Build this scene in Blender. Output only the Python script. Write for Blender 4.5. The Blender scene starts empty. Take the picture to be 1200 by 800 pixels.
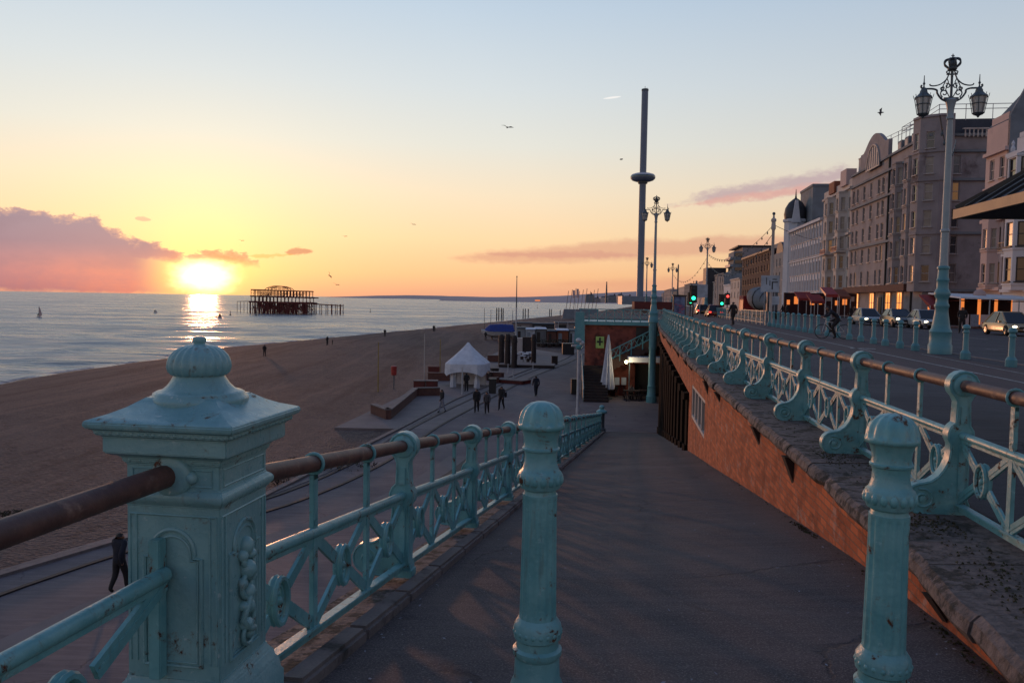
import bpy, bmesh, math, random
from mathutils import Vector, Matrix
PI = math.pi
scene = bpy.context.scene
col = scene.collection
F = 930.0
PITCH = math.atan(49 / F)
ROLL = math.atan(0.0167)
CAMZ = 1.6
fwd = Vector((0, math.cos(PITCH), -math.sin(PITCH)))
r0 = Vector((1, 0, 0)); u0 = Vector((0, math.sin(PITCH), math.cos(PITCH)))
cright = r0 * math.cos(ROLL) + u0 * math.sin(ROLL)
cup = -r0 * math.sin(ROLL) + u0 * math.cos(ROLL)
cd = bpy.data.cameras.new('camera'); cam = bpy.data.objects.new('camera', cd); col.objects.link(cam)
cd.sensor_width = 36; cd.lens = F / 1200 * 36; cd.clip_end = 90000; cd.clip_start = 0.05
M = Matrix((cright, cup, -fwd)).transposed().to_4x4(); M.translation = (0, 0, CAMZ)
cam.matrix_world = M
scene.camera = cam

# ---------------------------------------------------------------- light
def S(r, g, b):
    f = lambda c: (c / 12.92 if c <= .04045 else ((c + .055) / 1.055) ** 2.4)
    return (f(r / 255), f(g / 255), f(b / 255), 1)
SUN_AZ = math.atan(-362 / 930); SUN_EL = math.radians(1.6)
sundir = Vector((math.sin(SUN_AZ) * math.cos(SUN_EL), math.cos(SUN_AZ) * math.cos(SUN_EL), math.sin(SUN_EL)))
world = bpy.data.worlds.new('World'); scene.world = world; world.use_nodes = True
wt = world.node_tree; wt.nodes.clear()
class N:
    def __init__(s, t): s.t = t
    def n(s, ty, **k):
        x = s.t.nodes.new(ty)
        for a, b in k.items(): setattr(x, a, b)
        return x
    def set(s, sock, v):
        if isinstance(v, bpy.types.NodeSocket): s.t.links.new(v, sock)
        elif v is not None: sock.default_value = v
    def m(s, op, a, b=None, c=None, clamp=False):
        x = s.n('ShaderNodeMath', operation=op, use_clamp=clamp)
        for i, v in enumerate((a, b, c)):
            if v is not None: s.set(x.inputs[i], v)
        return x.outputs[0]
    def v(s, op, a, b=None):
        x = s.n('ShaderNodeVectorMath', operation=op)
        s.set(x.inputs[0], a)
        if b is not None: s.set(x.inputs[1], b)
        return x.outputs['Value'] if op in ('DOT_PRODUCT', 'LENGTH') else x.outputs[0]
    def mix(s, f, a, b, bt='MIX'):
        x = s.n('ShaderNodeMix', data_type='RGBA', blend_type=bt); x.clamp_factor = True
        s.set(x.inputs[0], f); s.set(x.inputs[6], a); s.set(x.inputs[7], b)
        return x.outputs[2]
    def ramp(s, f, stops, interp='LINEAR'):
        x = s.n('ShaderNodeValToRGB'); s.set(x.inputs[0], f); e = x.color_ramp; e.interpolation = interp
        while len(e.elements) < len(stops): e.elements.new(.5)
        for el, (p, c) in zip(e.elements, stops):
            el.position = p; el.color = c if len(c) == 4 else (*c, 1)
        return x.outputs[0]
    def noise(s, vec, scale, detail=4, rough=.55, dist=0, out=0):
        x = s.n('ShaderNodeTexNoise'); s.set(x.inputs['Vector'], vec)
        x.inputs['Scale'].default_value = scale; x.inputs['Detail'].default_value = detail
        x.inputs['Roughness'].default_value = rough; x.inputs['Distortion'].default_value = dist
        return x.outputs[out]
    def ss(s, x, a, b):
        r = s.n('ShaderNodeMapRange', interpolation_type='SMOOTHSTEP'); s.set(r.inputs[0], x)
        s.set(r.inputs[1], a); s.set(r.inputs[2], b)
        return r.outputs[0]
    def comb(s, x, y, z):
        c = s.n('ShaderNodeCombineXYZ')
        for i, v in enumerate((x, y, z)): s.set(c.inputs[i], v)
        return c.outputs[0]
w = N(wt)
D = w.v('NORMALIZE', w.n('ShaderNodeTexCoord').outputs['Generated'])
sp = w.n('ShaderNodeSeparateXYZ'); wt.links.new(D, sp.inputs[0]); dx, dy, dz = sp.outputs
hor = w.m('SQRT', w.m('ADD', w.m('MULTIPLY', dx, dx), w.m('MULTIPLY', dy, dy)))
v_ = w.m('DIVIDE', dz, w.m('MAXIMUM', hor, .001))          # tangent of elevation
u_ = w.m('DIVIDE', dx, w.m('MAXIMUM', dy, .05))            # tangent of azimuth from the promenade heading
ang = w.m('ARCCOSINE', w.m('MINIMUM', w.v('DOT_PRODUCT', D, tuple(sundir)), .99999))
base = w.ramp(v_, [(0, S(220, 154, 128)), (.03, S(239, 187, 140)), (.075, S(243, 208, 164)), (.13, S(236, 217, 189)),
                   (.19, S(220, 219, 210)), (.26, S(206, 214, 218)), (.36, S(186, 203, 219)), (.6, S(140, 162, 192)), (1, S(104, 128, 170))])
dark = w.ramp(w.m('DIVIDE', ang, PI), [(0, (1.02,) * 3), (.13, (1, 1, 1)), (.3, (.82, .83, .86)), (.44, (.82, .77, .78)), (.6, (.66, .62, .66)), (1, (.56, .54, .62))])
sky = w.mix(1, base, dark, 'MULTIPLY')
g1 = w.m('EXPONENT', w.m('MULTIPLY', ang, -5.5))
sky = w.mix(1, sky, w.mix(1, w.comb(.10, .085, .01), w.comb(g1, g1, g1), 'MULTIPLY'), 'ADD')
g2 = w.m('EXPONENT', w.m('MULTIPLY', ang, -17))
sky2 = w.mix(1, sky, w.mix(1, w.comb(.45, .33, .0), w.comb(g2, g2, g2), 'MULTIPLY'), 'ADD')
P2 = w.comb(w.m('MULTIPLY', u_, 1.0), w.m('MULTIPLY', v_, 2.2), .3)
nz = w.m('SUBTRACT', w.noise(P2, 16, 6, .6), .5)
nz2 = w.m('SUBTRACT', w.noise(P2, 60, 4, .6), .5)
nz3 = w.m('SUBTRACT', w.noise(P2, 150, 4, .7), .5)
bill = w.m('ADD', w.m('MULTIPLY', nz, .060), w.m('ADD', w.m('MULTIPLY', nz2, .034), w.m('MULTIPLY', nz3, .014)))
inv = lambda x: w.m('SUBTRACT', 1, x)
front = w.ss(dy, .05, .2)
# left cloud bank: top height along azimuth
tu = w.m('DIVIDE', w.m('ADD', u_, 1.2), .9)                 # u -1.2..-.3 -> 0..1
def g(x): return (x, x, x)
pu = lambda px: ((px - 600) / F + 1.2) / .9
pv = lambda px, py: (341 + .0167 * px - py) / F
top0 = w.ramp(tu, [(0, g(.05)), (.35, g(.102)), (pu(0), g(.099)), (pu(45), g(.101)), (pu(110), g(.095)), (pu(150), g(.076)), (pu(185), g(.073)),
                  (pu(212), g(.055)), (pu(250), g(.0555)), (pu(288), g(.0475)), (pu(304), g(.039)), (pu(312), g(.0))])
bot = w.ramp(tu, [(0, g(0)), (pu(0), g(.0)), (1, g(.0))])
top = w.m('SUBTRACT', top0, w.m('MULTIPLY', .012, w.ss(u_, -.38, -.46)))
m1 = w.m('MULTIPLY', w.ss(w.m('SUBTRACT', w.m('ADD', top, w.m('MULTIPLY', bill, .62)), v_), -.0005, .004),
         w.ss(w.m('SUBTRACT', v_, w.m('ADD', bot, w.m('MULTIPLY', bill, .2))), -.004, .004))
m1 = w.m('MULTIPLY', w.m('MULTIPLY', m1, front), w.m('MAXIMUM', w.ss(w.m('ADD', v_, w.m('MULTIPLY', bill, .2)), .030, .044), w.ss(u_, (218 - 600) / F, (150 - 600) / F)))
lf = w.ss(u_, -.36, -.47)
ccol = w.ramp(w.m('MULTIPLY', v_, 9), [(0, S(160, 106, 116)), (.18, S(184, 122, 130)), (.36, S(160, 122, 140)), (.5, S(134, 119, 144)), (.75, S(136, 127, 150)), (1, S(150, 142, 163))])
ccol = w.mix(w.m('MULTIPLY', w.noise(w.comb(w.m('MULTIPLY', u_, 5), w.m('MULTIPLY', v_, 55), 0), 1.6, 4, .6), w.m('MULTIPLY', w.ss(v_, .05, .02), w.ss(u_, -.66, -.42))), ccol, S(236, 142, 118))
ccol = w.mix(w.m('MULTIPLY', w.ss(w.noise(P2, 9, 7, .65), .40, .66), .42), ccol, S(122, 108, 134))
ccol = w.mix(w.ss(u_, -.47, -.36), ccol, S(226, 142, 112))
edge = w.m('MULTIPLY', w.ss(w.m('SUBTRACT', w.m('ADD', top, w.m('MULTIPLY', bill, .62)), v_), .010, .0), w.ss(ang, .5, .1))
ccol = w.mix(w.m('MULTIPLY', edge, .55), ccol, S(250, 190, 150))
sky3 = w.mix(w.m('MULTIPLY', m1, .96), sky2, ccol)
def blob(prev, px0, py0, px1, py1, half, colr, amt, nf=.5, soft=.35):
    ua, va, ub, vb = (px0 - 600) / F, pv(px0, py0), (px1 - 600) / F, pv(px1, py1)
    t = w.m('DIVIDE', w.m('SUBTRACT', u_, ua), ub - ua)
    line = w.m('MULTIPLY_ADD', t, vb - va, va)
    prof = w.m('SQRT', w.m('MAXIMUM', w.m('MULTIPLY', w.m('MULTIPLY', t, inv(t)), 4), 0))
    hh = w.m('MULTIPLY', prof, half / F)
    d = w.m('ADD', w.m('SUBTRACT', hh, w.m('ABSOLUTE', w.m('SUBTRACT', v_, line))), w.m('MULTIPLY', bill, nf))
    mk = w.m('MULTIPLY', w.ss(d, 0, half / F * soft), w.m('MULTIPLY', w.ss(prof, .0, .25), front))
    return w.mix(w.m('MULTIPLY', mk, amt), prev, colr)
s_ = blob(sky3, 770, 244, 1060, 206, 16, S(176, 150, 160), .75, .5, .9)
s_ = blob(s_, 780, 246, 980, 226, 7, S(222, 160, 146), .6, .3, .9)
s_ = blob(s_, 520, 303, 980, 284, 15, S(206, 148, 128), .62, .22, .6)
s_ = blob(s_, 560, 298, 760, 300, 5, S(200, 140, 128), .5, .2, .7)
s_ = blob(s_, 640, 333, 1100, 330, 14, S(214, 146, 122), .4, .2, .9)
s_ = blob(s_, 332, 298, 369, 296, 6, S(190, 130, 110), .85, .25, .5)
s_ = blob(s_, 158, 265, 178, 266, 3, S(196, 170, 150), .7, .1, .5)
s_ = blob(s_, 290, 303, 350, 300, 3, S(226, 160, 90), .5, .2, .7)
s_ = blob(s_, 700, 121, 722, 119, 1.6, S(245, 240, 235), .8, 0, .7)
# bright patch of the veiled sun
su = w.m('DIVIDE', w.m('SUBTRACT', u_, (240 - 600) / F), 1.0); sv = w.m('SUBTRACT', v_, pv(240, 325))
rr = w.m('SQRT', w.m('ADD', w.m('MULTIPLY', su, su), w.m('MULTIPLY', w.m('MULTIPLY', sv, sv), 3.6)))
rr = w.m('ADD', rr, w.m('MULTIPLY', bill, .45))
below = w.m('MULTIPLY', front, inv(w.m('MULTIPLY', w.ss(v_, .038, .05), .85)))
k1 = w.m('MULTIPLY', w.m('MULTIPLY', w.m('EXPONENT', w.m('MULTIPLY', rr, -38)), below), inv(w.m('MULTIPLY', w.ss(u_, (225 - 600) / F, (150 - 600) / F), .75)))
k2 = w.m('MULTIPLY', w.ss(rr, .060, .002), below)
def addc(a, c, k): return w.mix(1, a, w.mix(1, w.comb(*c), w.comb(k, k, k), 'MULTIPLY'), 'ADD')
s_ = addc(s_, (.8, .42, .02), k1)
s_ = addc(s_, (2.6, 2.2, 1.1), w.m('POWER', k2, 1.4))
nish = w.n('ShaderNodeTexSky', sky_type='NISHITA', sun_disc=False)
nish.sun_elevation = SUN_EL; nish.sun_rotation = SUN_AZ
nish.altitude = 5; nish.dust_density = 1.5; nish.ozone_density = 1.5
fin = addc(s_, (0, 0, 0), 0.0)
fin = w.mix(1, fin, w.mix(1, nish.outputs[0], (.012, .012, .012, 1), 'MULTIPLY'), 'ADD')
bg = w.n('ShaderNodeBackground'); wt.links.new(fin, bg.inputs[0]); bg.inputs[1].default_value = 1.0
wo = w.n('ShaderNodeOutputWorld'); wt.links.new(bg.outputs[0], wo.inputs[0])
world.cycles.sampling_method = 'MANUAL'; world.cycles.sample_map_resolution = 2048
sl = bpy.data.lights.new('sun', 'SUN'); so = bpy.data.objects.new('sun', sl); col.objects.link(so)
sl.energy = .68; sl.angle = math.radians(1.7); sl.color = (1, .42, .20)
so.rotation_euler = (-sundir).to_track_quat('-Z', 'Y').to_euler(); so.location = (0, 0, 40)
vs = scene.view_settings; vs.view_transform = 'Standard'; vs.look = 'None'; vs.gamma = 1; vs.use_curve_mapping = False
vs.exposure = 0.10
scene.cycles.use_denoising = True; scene.cycles.max_bounces = 6
scene.cycles.sample_clamp_indirect = 4

# ---------------------------------------------------------------- pixel -> place helpers (for reading the photograph)
def ray(px, py): return fwd + cright * ((px - 600) / F) + cup * ((400 - py) / F)
def G(px, py, z=0.0):
    d = ray(px, py); t = (z - CAMZ) / d.z
    return Vector((d.x * t, d.y * t, z))
def DY(px, py, Y):
    d = ray(px, py); t = Y / d.y
    return Vector((d.x * t, Y, CAMZ + d.z * t))

# ---------------------------------------------------------------- materials
def mat(name, c1, c2=None, scale=6, rough=.6, bump=0, bscale=None, metal=0, spec=.5, c3=None, t3=(.62, .7), s3=3, coord='Object', detail=6,
        emit=None, estr=0, stretch=None, rnd=True, dist=.02):
    m = bpy.data.materials.new(name); m.use_nodes = True; t = m.node_tree; n = N(t)
    b = t.nodes['Principled BSDF']
    v = n.n('ShaderNodeTexCoord').outputs[coord]
    if rnd and coord == 'Object':
        oi = n.n('ShaderNodeObjectInfo').outputs['Random']
        r_ = n.m('MULTIPLY', oi, 57.0)
        v = n.v('ADD', v, n.comb(r_, r_, r_))
    if stretch: v = n.v('MULTIPLY', v, stretch)
    c2 = c2 or tuple(x * .7 for x in c1[:3])
    nn = n.noise(v, scale, detail, .6)
    c = n.mix(n.ss(nn, .32, .68), (*c1[:3], 1), (*c2[:3], 1))
    rg = rough
    if c3:
        k = n.ss(n.noise(v, s3, 8, .68), t3[0], t3[1])
        c = n.mix(k, c, (*c3[:3], 1))
        rg = n.m('ADD', rough, n.m('MULTIPLY', k, .35), clamp=True)
    n.set(b.inputs['Base Color'], c); n.set(b.inputs['Roughness'], rg)
    b.inputs['Metallic'].default_value = metal; b.inputs['Specular IOR Level'].default_value = spec
    if bump:
        bp = n.n('ShaderNodeBump'); bp.inputs['Strength'].default_value = bump; bp.inputs['Distance'].default_value = dist
        n.set(bp.inputs['Height'], n.noise(v, bscale or scale * 4, 5, .6)); n.set(b.inputs['Normal'], bp.outputs[0])
    if emit:
        b.inputs['Emission Color'].default_value = (*emit[:3], 1); b.inputs['Emission Strength'].default_value = estr
    return m
RUST = (.075, .028, .014)
M_ = {}
M_['teal'] = mat('teal_paint', (.075, .28, .30), (.115, .34, .35), 5, .36, .5, 34, c3=RUST, t3=(.635, .675), s3=9, dist=.005)
M_['teal_worn'] = mat('worn_teal_paint', (.075, .265, .29), (.12, .34, .35), 7, .38, .6, 35, c3=RUST, t3=(.585, .625), s3=10, dist=.006)
M_['pale'] = mat('pale_teal_paint', (.25, .38, .40), (.18, .33, .36), 7, .30, .8, 30, c3=(.07, .045, .035), t3=(.60, .68), s3=11, dist=.008)
M_['teal_far'] = mat('far_teal_paint', (.075, .24, .28), (.10, .27, .30), 3, .45, c3=RUST, t3=(.68, .76), s3=4)
M_['rail'] = mat('weathered_handrail', (.13, .062, .048), (.07, .034, .03), 9, .55, .5, 60, c3=(.26, .17, .13), t3=(.54, .68), s3=6, dist=.004)
M_['stone'] = mat('coping_stone', (.20, .155, .14), (.095, .075, .068), 13, .85, 1, 26, c3=(.045, .04, .032), t3=(.50, .60), s3=5.5, dist=.02)
M_['kerbstone'] = mat('kerb_stone', (.19, .155, .145), (.13, .108, .102), 3, .8, .6, 30, c3=(.05, .045, .04), t3=(.55, .7), s3=2)
M_['wood_dark'] = mat('dark_timber', (.018, .012, .012), (.035, .02, .018), 3, .7, .4, 20)
M_['tar'] = mat('tarred_timber', (.010, .008, .008), (.016, .011, .010), 4, .95, spec=.08)
M_['black'] = mat('black_paint', (.012, .012, .014), (.02, .02, .02), 4, .5)
M_['iron'] = mat('dark_iron', (.085, .115, .13), (.055, .075, .088), 8, .5, .3, 30)
M_['lampgrey'] = mat('lamp_paint', (.26, .33, .35), (.31, .36, .38), 5, .42, .2, 20, c3=(.3, .33, .33), t3=(.55, .7), s3=8)
M_['glass'] = mat('lantern_glass', (.5, .5, .46), (.42, .44, .42), 4, .15, spec=.6)
M_['white'] = mat('white_paint', (.5, .5, .5), (.4, .4, .41), 3, .55)
M_['cream'] = mat('cream_stucco', (.52, .46, .42), (.42, .37, .34), .4, .8, c3=(.3, .27, .25), t3=(.55, .75), s3=.25)
M_['whitewall'] = mat('white_stucco', (.58, .60, .64), (.50, .52, .56), .4, .8, c3=(.28, .29, .32), t3=(.58, .8), s3=.3)
M_['pinkwall'] = mat('pink_stucco', (.55, .40, .37), (.47, .35, .33), .4, .8, c3=(.33, .25, .24), t3=(.58, .8), s3=.3)
M_['brownwall'] = mat('brown_stone', (.31, .275, .28), (.235, .21, .215), .5, .85, .4, 3, c3=(.10, .075, .075), t3=(.55, .75), s3=.3)
M_['greywall'] = mat('grey_render', (.20, .22, .24), (.16, .175, .19), .5, .85, c3=(.12, .13, .14), t3=(.55, .75), s3=.2)
M_['redwall'] = mat('dark_red_brickwork', (.040, .014, .016), (.028, .010, .012), .6, .85, .3, 4)
M_['slate'] = mat('roof_slate', (.045, .045, .055), (.03, .03, .038), 1, .6, .3, 5)
M_['pane_light'] = mat('curtained_window', (.20, .18, .17), (.10, .10, .11), .7, .25, spec=.9)
M_['pane_warm'] = mat('warm_lit_window', (.3, .16, .07), (.1, .06, .04), .9, .3, emit=(1, .5, .2), estr=.10)
M_['carglass'] = mat('car_glass', (.012, .014, .018), None, .5, .15, spec=.35)
M_['terrace_brick'] = mat('red_terrace_brick', (.24, .065, .045), (.17, .045, .034), 2.5, .85, .5, 16, c3=(.08, .03, .025), t3=(.5, .65), s3=1.5)
M_['pane'] = mat('window_glass', (.02, .022, .03), (.03, .03, .04), .5, .08, spec=1.0)
M_['frame'] = mat('window_frame_paint', (.42, .38, .36), (.34, .31, .30), 2, .6)
M_['frame_dark'] = mat('dark_window_frame', (.05, .045, .045), None, 2, .6)
M_['lit'] = mat('lit_window_and_glint', (.6, .2, .05), (.5, .15, .04), 1.2, .4, emit=(1, .27, .06), estr=.75)
M_['redfab'] = mat('red_canvas', (.32, .04, .03), (.22, .03, .03), 1, .8)
M_['whitefab'] = mat('white_canvas', (.66, .68, .72), (.52, .54, .58), 2, .8, .3, 8)
M_['bluefab'] = mat('blue_tarpaulin', (.01, .05, .30), (.015, .04, .22), 2, .6, .3, 6)
M_['plastic'] = mat('grey_panel', (.22, .26, .30), (.18, .21, .25), 1, .5)
M_['redpaint'] = mat('red_paint', (.38, .03, .025), None, 3, .45)
M_['yellow'] = mat('yellow_paint', (.35, .24, .05), None, 3, .6)
M_['orangewall'] = mat('orange_hoarding', (.26, .075, .03), (.18, .055, .03), .6, .8)
M_['brickplanter'] = mat('planter_brick', (.13, .055, .04), (.09, .04, .032), 3, .85, .4, 14)
M_['rusty'] = mat('rusted_iron', (.15, .028, .022), (.09, .02, .017), 1, .8)
M_['tower'] = mat('tower_cladding', (.13, .17, .23), (.15, .19, .25), .08, .45)
M_['towerglass'] = mat('pod_glass', (.02, .05, .06), (.03, .07, .08), .4, .12, spec=1)
M_['line'] = mat('road_marking_paint', (.42, .40, .38), (.20, .19, .18), 9, .7, c3=(.09, .085, .09), t3=(.50, .62), s3=14)
M_['skin'] = mat('skin', (.32, .17, .12), None, 8, .6)
M_['hair'] = mat('hair', (.02, .014, .01), None, 20, .7)
M_['navy'] = mat('navy_cloth', (.010, .012, .022), (.016, .018, .03), 8, .85)
M_['blackcloth'] = mat('black_cloth', (.012, .010, .012), (.02, .017, .018), 8, .85)
M_['jean'] = mat('denim_cloth', (.02, .025, .045), None, 8, .85)
M_['palecloth'] = mat('pale_cloth', (.26, .27, .32), None, 8, .85)
M_['greycloth'] = mat('grey_cloth', (.07, .065, .07), None, 8, .85)
M_['shoe'] = mat('shoe_leather', (.015, .012, .012), None, 8, .6)
M_['tyre'] = mat('tyre_rubber', (.012, .012, .012), None, 8, .8)
M_['chrome'] = mat('bright_metal', (.4, .4, .4), None, 8, .25, metal=.9)
M_['head'] = mat('lit_headlamp', (.8, .8, .7), None, 8, .3, emit=(1, .82, .5), estr=7)
M_['tail'] = mat('lit_tail_lamp', (.5, .02, .02), None, 8, .3, emit=(1, .05, .03), estr=2.5)
M_['green'] = mat('lit_green_signal', (.02, .5, .3), None, 8, .3, emit=(.02, 1, .45), estr=3.2)
M_['redsig'] = mat('lit_red_signal', (.5, .02, .02), None, 8, .3, emit=(1, .06, .05), estr=2.6)
M_['bulb'] = mat('lit_bulb', (.9, .7, .4), None, 8, .3, emit=(1, .78, .42), estr=9)
M_['plant'] = mat('dry_shrub', (.03, .032, .018), (.05, .04, .022), 6, .9)
M_['moss'] = mat('moss', (.05, .055, .022), (.07, .055, .032), 9, .95)
M_['hill'] = mat('far_hill', (.5, .37, .35), (.42, .31, .31), .002, .95, rnd=False)  # distance haze tinted into the colour: pale pink instead of misty air
M_['signwhite'] = mat('sign_face', (.42, .48, .55), None, 2, .5)
M_['signgreen'] = mat('lit_green_sign', (.28, .42, .12), (.22, .34, .10), 2, .5, emit=(.34, .50, .14), estr=.04)
M_['gull'] = mat('gull_feathers', (.10, .10, .11), (.06, .06, .07), 5, .8)

def paint(name, c1, c2, rust_t, sc=7, rough=.36, amt=1.0):
    m = bpy.data.materials.new(name); m.use_nodes = True; t = m.node_tree; n = N(t); b = t.nodes['Principled BSDF']
    v = n.n('ShaderNodeTexCoord').outputs['Object']; oi = n.m('MULTIPLY', n.n('ShaderNodeObjectInfo').outputs['Random'], 57.0); v = n.v('ADD', v, n.comb(oi, oi, oi))
    c = n.mix(n.ss(n.noise(v, sc, 6, .62, .4), .34, .66), (*c1, 1), (*c2, 1))
    c = n.mix(n.m('MULTIPLY', n.ss(n.noise(v, 2.3, 5, .6), .42, .68), .35), c, (c1[0] * .55, c1[1] * .62, c1[2] * .62, 1))
    scf = n.ss(n.noise(v, 17, 8, .72), .60, .68); c = n.mix(n.m('MULTIPLY', scf, .55 * amt), c, (min(1, c1[0] * 2.2 + .08), min(1, c1[1] * 1.45 + .05), min(1, c1[2] * 1.4 + .05), 1))
    run = n.m('MULTIPLY', n.ss(n.noise(n.v('MULTIPLY', v, (1, 1, .12)), 34, 5, .6), .54, .70), n.ss(n.noise(v, 3.5, 3), .46, .6))
    c = n.mix(n.m('MULTIPLY', run, .28 * amt), c, (.13, .085, .05, 1))
    rn = n.noise(v, 9.5, 9, .74, .3); ru = n.ss(rn, rust_t, rust_t + .03); halo = n.ss(rn, rust_t - .05, rust_t)
    c = n.mix(n.m('MULTIPLY', halo, .45), c, (.17, .13, .08, 1)); c = n.mix(ru, c, n.mix(n.noise(v, 60, 3), (.035, .014, .010, 1), (.16, .055, .022, 1)))
    n.set(b.inputs['Base Color'], c); n.set(b.inputs['Roughness'], n.m('ADD', n.m('MULTIPLY_ADD', n.noise(v, 22, 4), .25, rough - .12), n.m('MULTIPLY', ru, .45), clamp=True))
    bp = n.n('ShaderNodeBump'); bp.inputs['Strength'].default_value = .8; bp.inputs['Distance'].default_value = .004
    n.set(bp.inputs['Height'], n.m('ADD', n.m('SUBTRACT', n.noise(v, 38, 6, .62), n.m('MULTIPLY', ru, .7)), n.m('MULTIPLY', n.noise(v, 9, 3), 1.4))); n.set(b.inputs['Normal'], bp.outputs[0])
    return m
M_['teal'] = paint('teal_paint', (.12, .345, .37), (.18, .42, .435), .612)
M_['teal_worn'] = paint('worn_teal_paint', (.12, .335, .36), (.185, .415, .435), .600)
M_['pale'] = paint('pale_teal_paint', (.235, .435, .445), (.18, .37, .39), .622, 6, .30, .9)

def asphalt(name, c1, c2, speck, sx=1.0):
    m = bpy.data.materials.new(name); m.use_nodes = True; t = m.node_tree; n = N(t); b = t.nodes['Principled BSDF']
    v = n.n('ShaderNodeTexCoord').outputs['Object']
    big = n.ss(n.noise(v, .55, 6, .62, .4), .3, .72); fine = n.noise(v, 85, 3, .7)
    c = n.mix(big, c1, c2)
    c = n.mix(n.m('MULTIPLY', n.ss(fine, .48, .66), .8), c, speck)
    x = n.n('ShaderNodeTexVoronoi'); n.set(x.inputs['Vector'], v); x.inputs['Scale'].default_value = 13
    sp_ = n.m('MULTIPLY', n.ss(x.outputs['Distance'], .075, .03), n.ss(n.noise(v, 3.1, 2), .52, .6))
    c = n.mix(sp_, c, (.42, .38, .36, 1))
    st = n.ss(n.noise(v, 2.4, 7, .7, .8), .62, .72)
    c = n.mix(n.m('MULTIPLY', st, .4), c, (c1[0] * .45, c1[1] * .45, c1[2] * .45, 1))
    rid = n.noise(n.v('MULTIPLY', v, (.45, 5.5, 1)), 1.6, 5, .6, .3)
    c = n.mix(n.m('MULTIPLY', n.ss(rid, .45, .62), .30), c, (c1[0] * 1.7, c1[1] * 1.65, c1[2] * 1.65, 1))
    ck = n.n('ShaderNodeTexVoronoi', feature='DISTANCE_TO_EDGE'); n.set(ck.inputs['Vector'], n.v('ADD', v, n.v('MULTIPLY', n.noise(v, 2.2, 5, .6, 0, 1), (.5, .5, 0)))); ck.inputs['Scale'].default_value = .42
    crk = n.m('MULTIPLY', n.ss(ck.outputs['Distance'], .010, .003), n.ss(n.noise(v, .5, 2), .48, .55))
    c = n.mix(n.m('MULTIPLY', crk, .45), c, (c1[0] * .3, c1[1] * .3, c1[2] * .3, 1))
    n.set(b.inputs['Base Color'], c); n.set(b.inputs['Roughness'], n.m('MULTIPLY_ADD', big, .12, .74))
    b.inputs['Specular IOR Level'].default_value = .25
    bp = n.n('ShaderNodeBump'); bp.inputs['Strength'].default_value = .7; bp.inputs['Distance'].default_value = .012
    n.set(bp.inputs['Height'], n.m('ADD', fine, n.m('SUBTRACT', n.m('MULTIPLY', rid, .8), crk))); n.set(b.inputs['Normal'], bp.outputs[0])
    return m
M_['ramp'] = asphalt('ramp_asphalt', (.076, .064, .067, 1), (.052, .045, .049, 1), (.19, .165, .16, 1))
M_['prom'] = asphalt('promenade_asphalt', (.150, .124, .128, 1), (.112, .093, .098, 1), (.17, .15, .15, 1))
M_['road'] = asphalt('road_asphalt', (.062, .058, .066, 1), (.048, .045, .052, 1), (.11, .10, .10, 1))
M_['path'] = mat('tinted_path', (.085, .05, .05, 1), (.065, .042, .044, 1), 1.5, .85, .4, 60, rnd=False)
M_['paving'] = mat('concrete_apron', (.19, .155, .15), (.15, .125, .12), .8, .85, .3, 20, rnd=False)

def shingle():
    m = bpy.data.materials.new('beach_shingle'); m.use_nodes = True; t = m.node_tree; n = N(t); b = t.nodes['Principled BSDF']
    v = n.n('ShaderNodeTexCoord').outputs['Object']
    big = n.ss(n.noise(v, .09, 6, .6, .6), .3, .7)
    c = n.mix(big, (.185, .138, .124, 1), (.140, .106, .097, 1))
    vo = n.n('ShaderNodeTexVoronoi'); n.set(vo.inputs['Vector'], v); vo.inputs['Scale'].default_value = 7
    c = n.mix(n.m('MULTIPLY', n.ss(n.v('DOT_PRODUCT', vo.outputs['Color'], (.5, .3, .2)), .45, .9), .6), c, (.30, .20, .16, 1))
    c = n.mix(n.m('MULTIPLY', n.ss(n.noise(v, 1.3, 6, .7), .48, .70), .55), c, (.07, .046, .042, 1))
    tl = n.noise(n.v('MULTIPLY', v, (.30, .022, 1)), 1, 7, .65, .6)
    c = n.mix(n.m('MULTIPLY', n.ss(tl, .52, .60), .5), c, (.085, .055, .05, 1)); c = n.mix(n.m('MULTIPLY', n.ss(tl, .46, .40), .35), c, (.30, .20, .165, 1))
    sz = n.n('ShaderNodeSeparateXYZ'); t.links.new(v, sz.inputs[0])
    wet = n.ss(sz.outputs[2], -8.55, -8.95)
    c = n.mix(n.m('MULTIPLY', wet, .75), c, (.05, .034, .032, 1))
    n.set(b.inputs['Base Color'], c); n.set(b.inputs['Roughness'], n.m('SUBTRACT', .92, n.m('MULTIPLY', wet, .5)))
    b.inputs['Specular IOR Level'].default_value = .2
    bp = n.n('ShaderNodeBump'); bp.inputs['Strength'].default_value = 1; bp.inputs['Distance'].default_value = .20
    n.set(bp.inputs['Height'], n.m('ADD', vo.outputs['Distance'], n.m('MULTIPLY', n.noise(v, 1.1, 6, .7), 2.2))); n.set(b.inputs['Normal'], bp.outputs[0])
    return m
M_['shingle'] = shingle()
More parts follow.
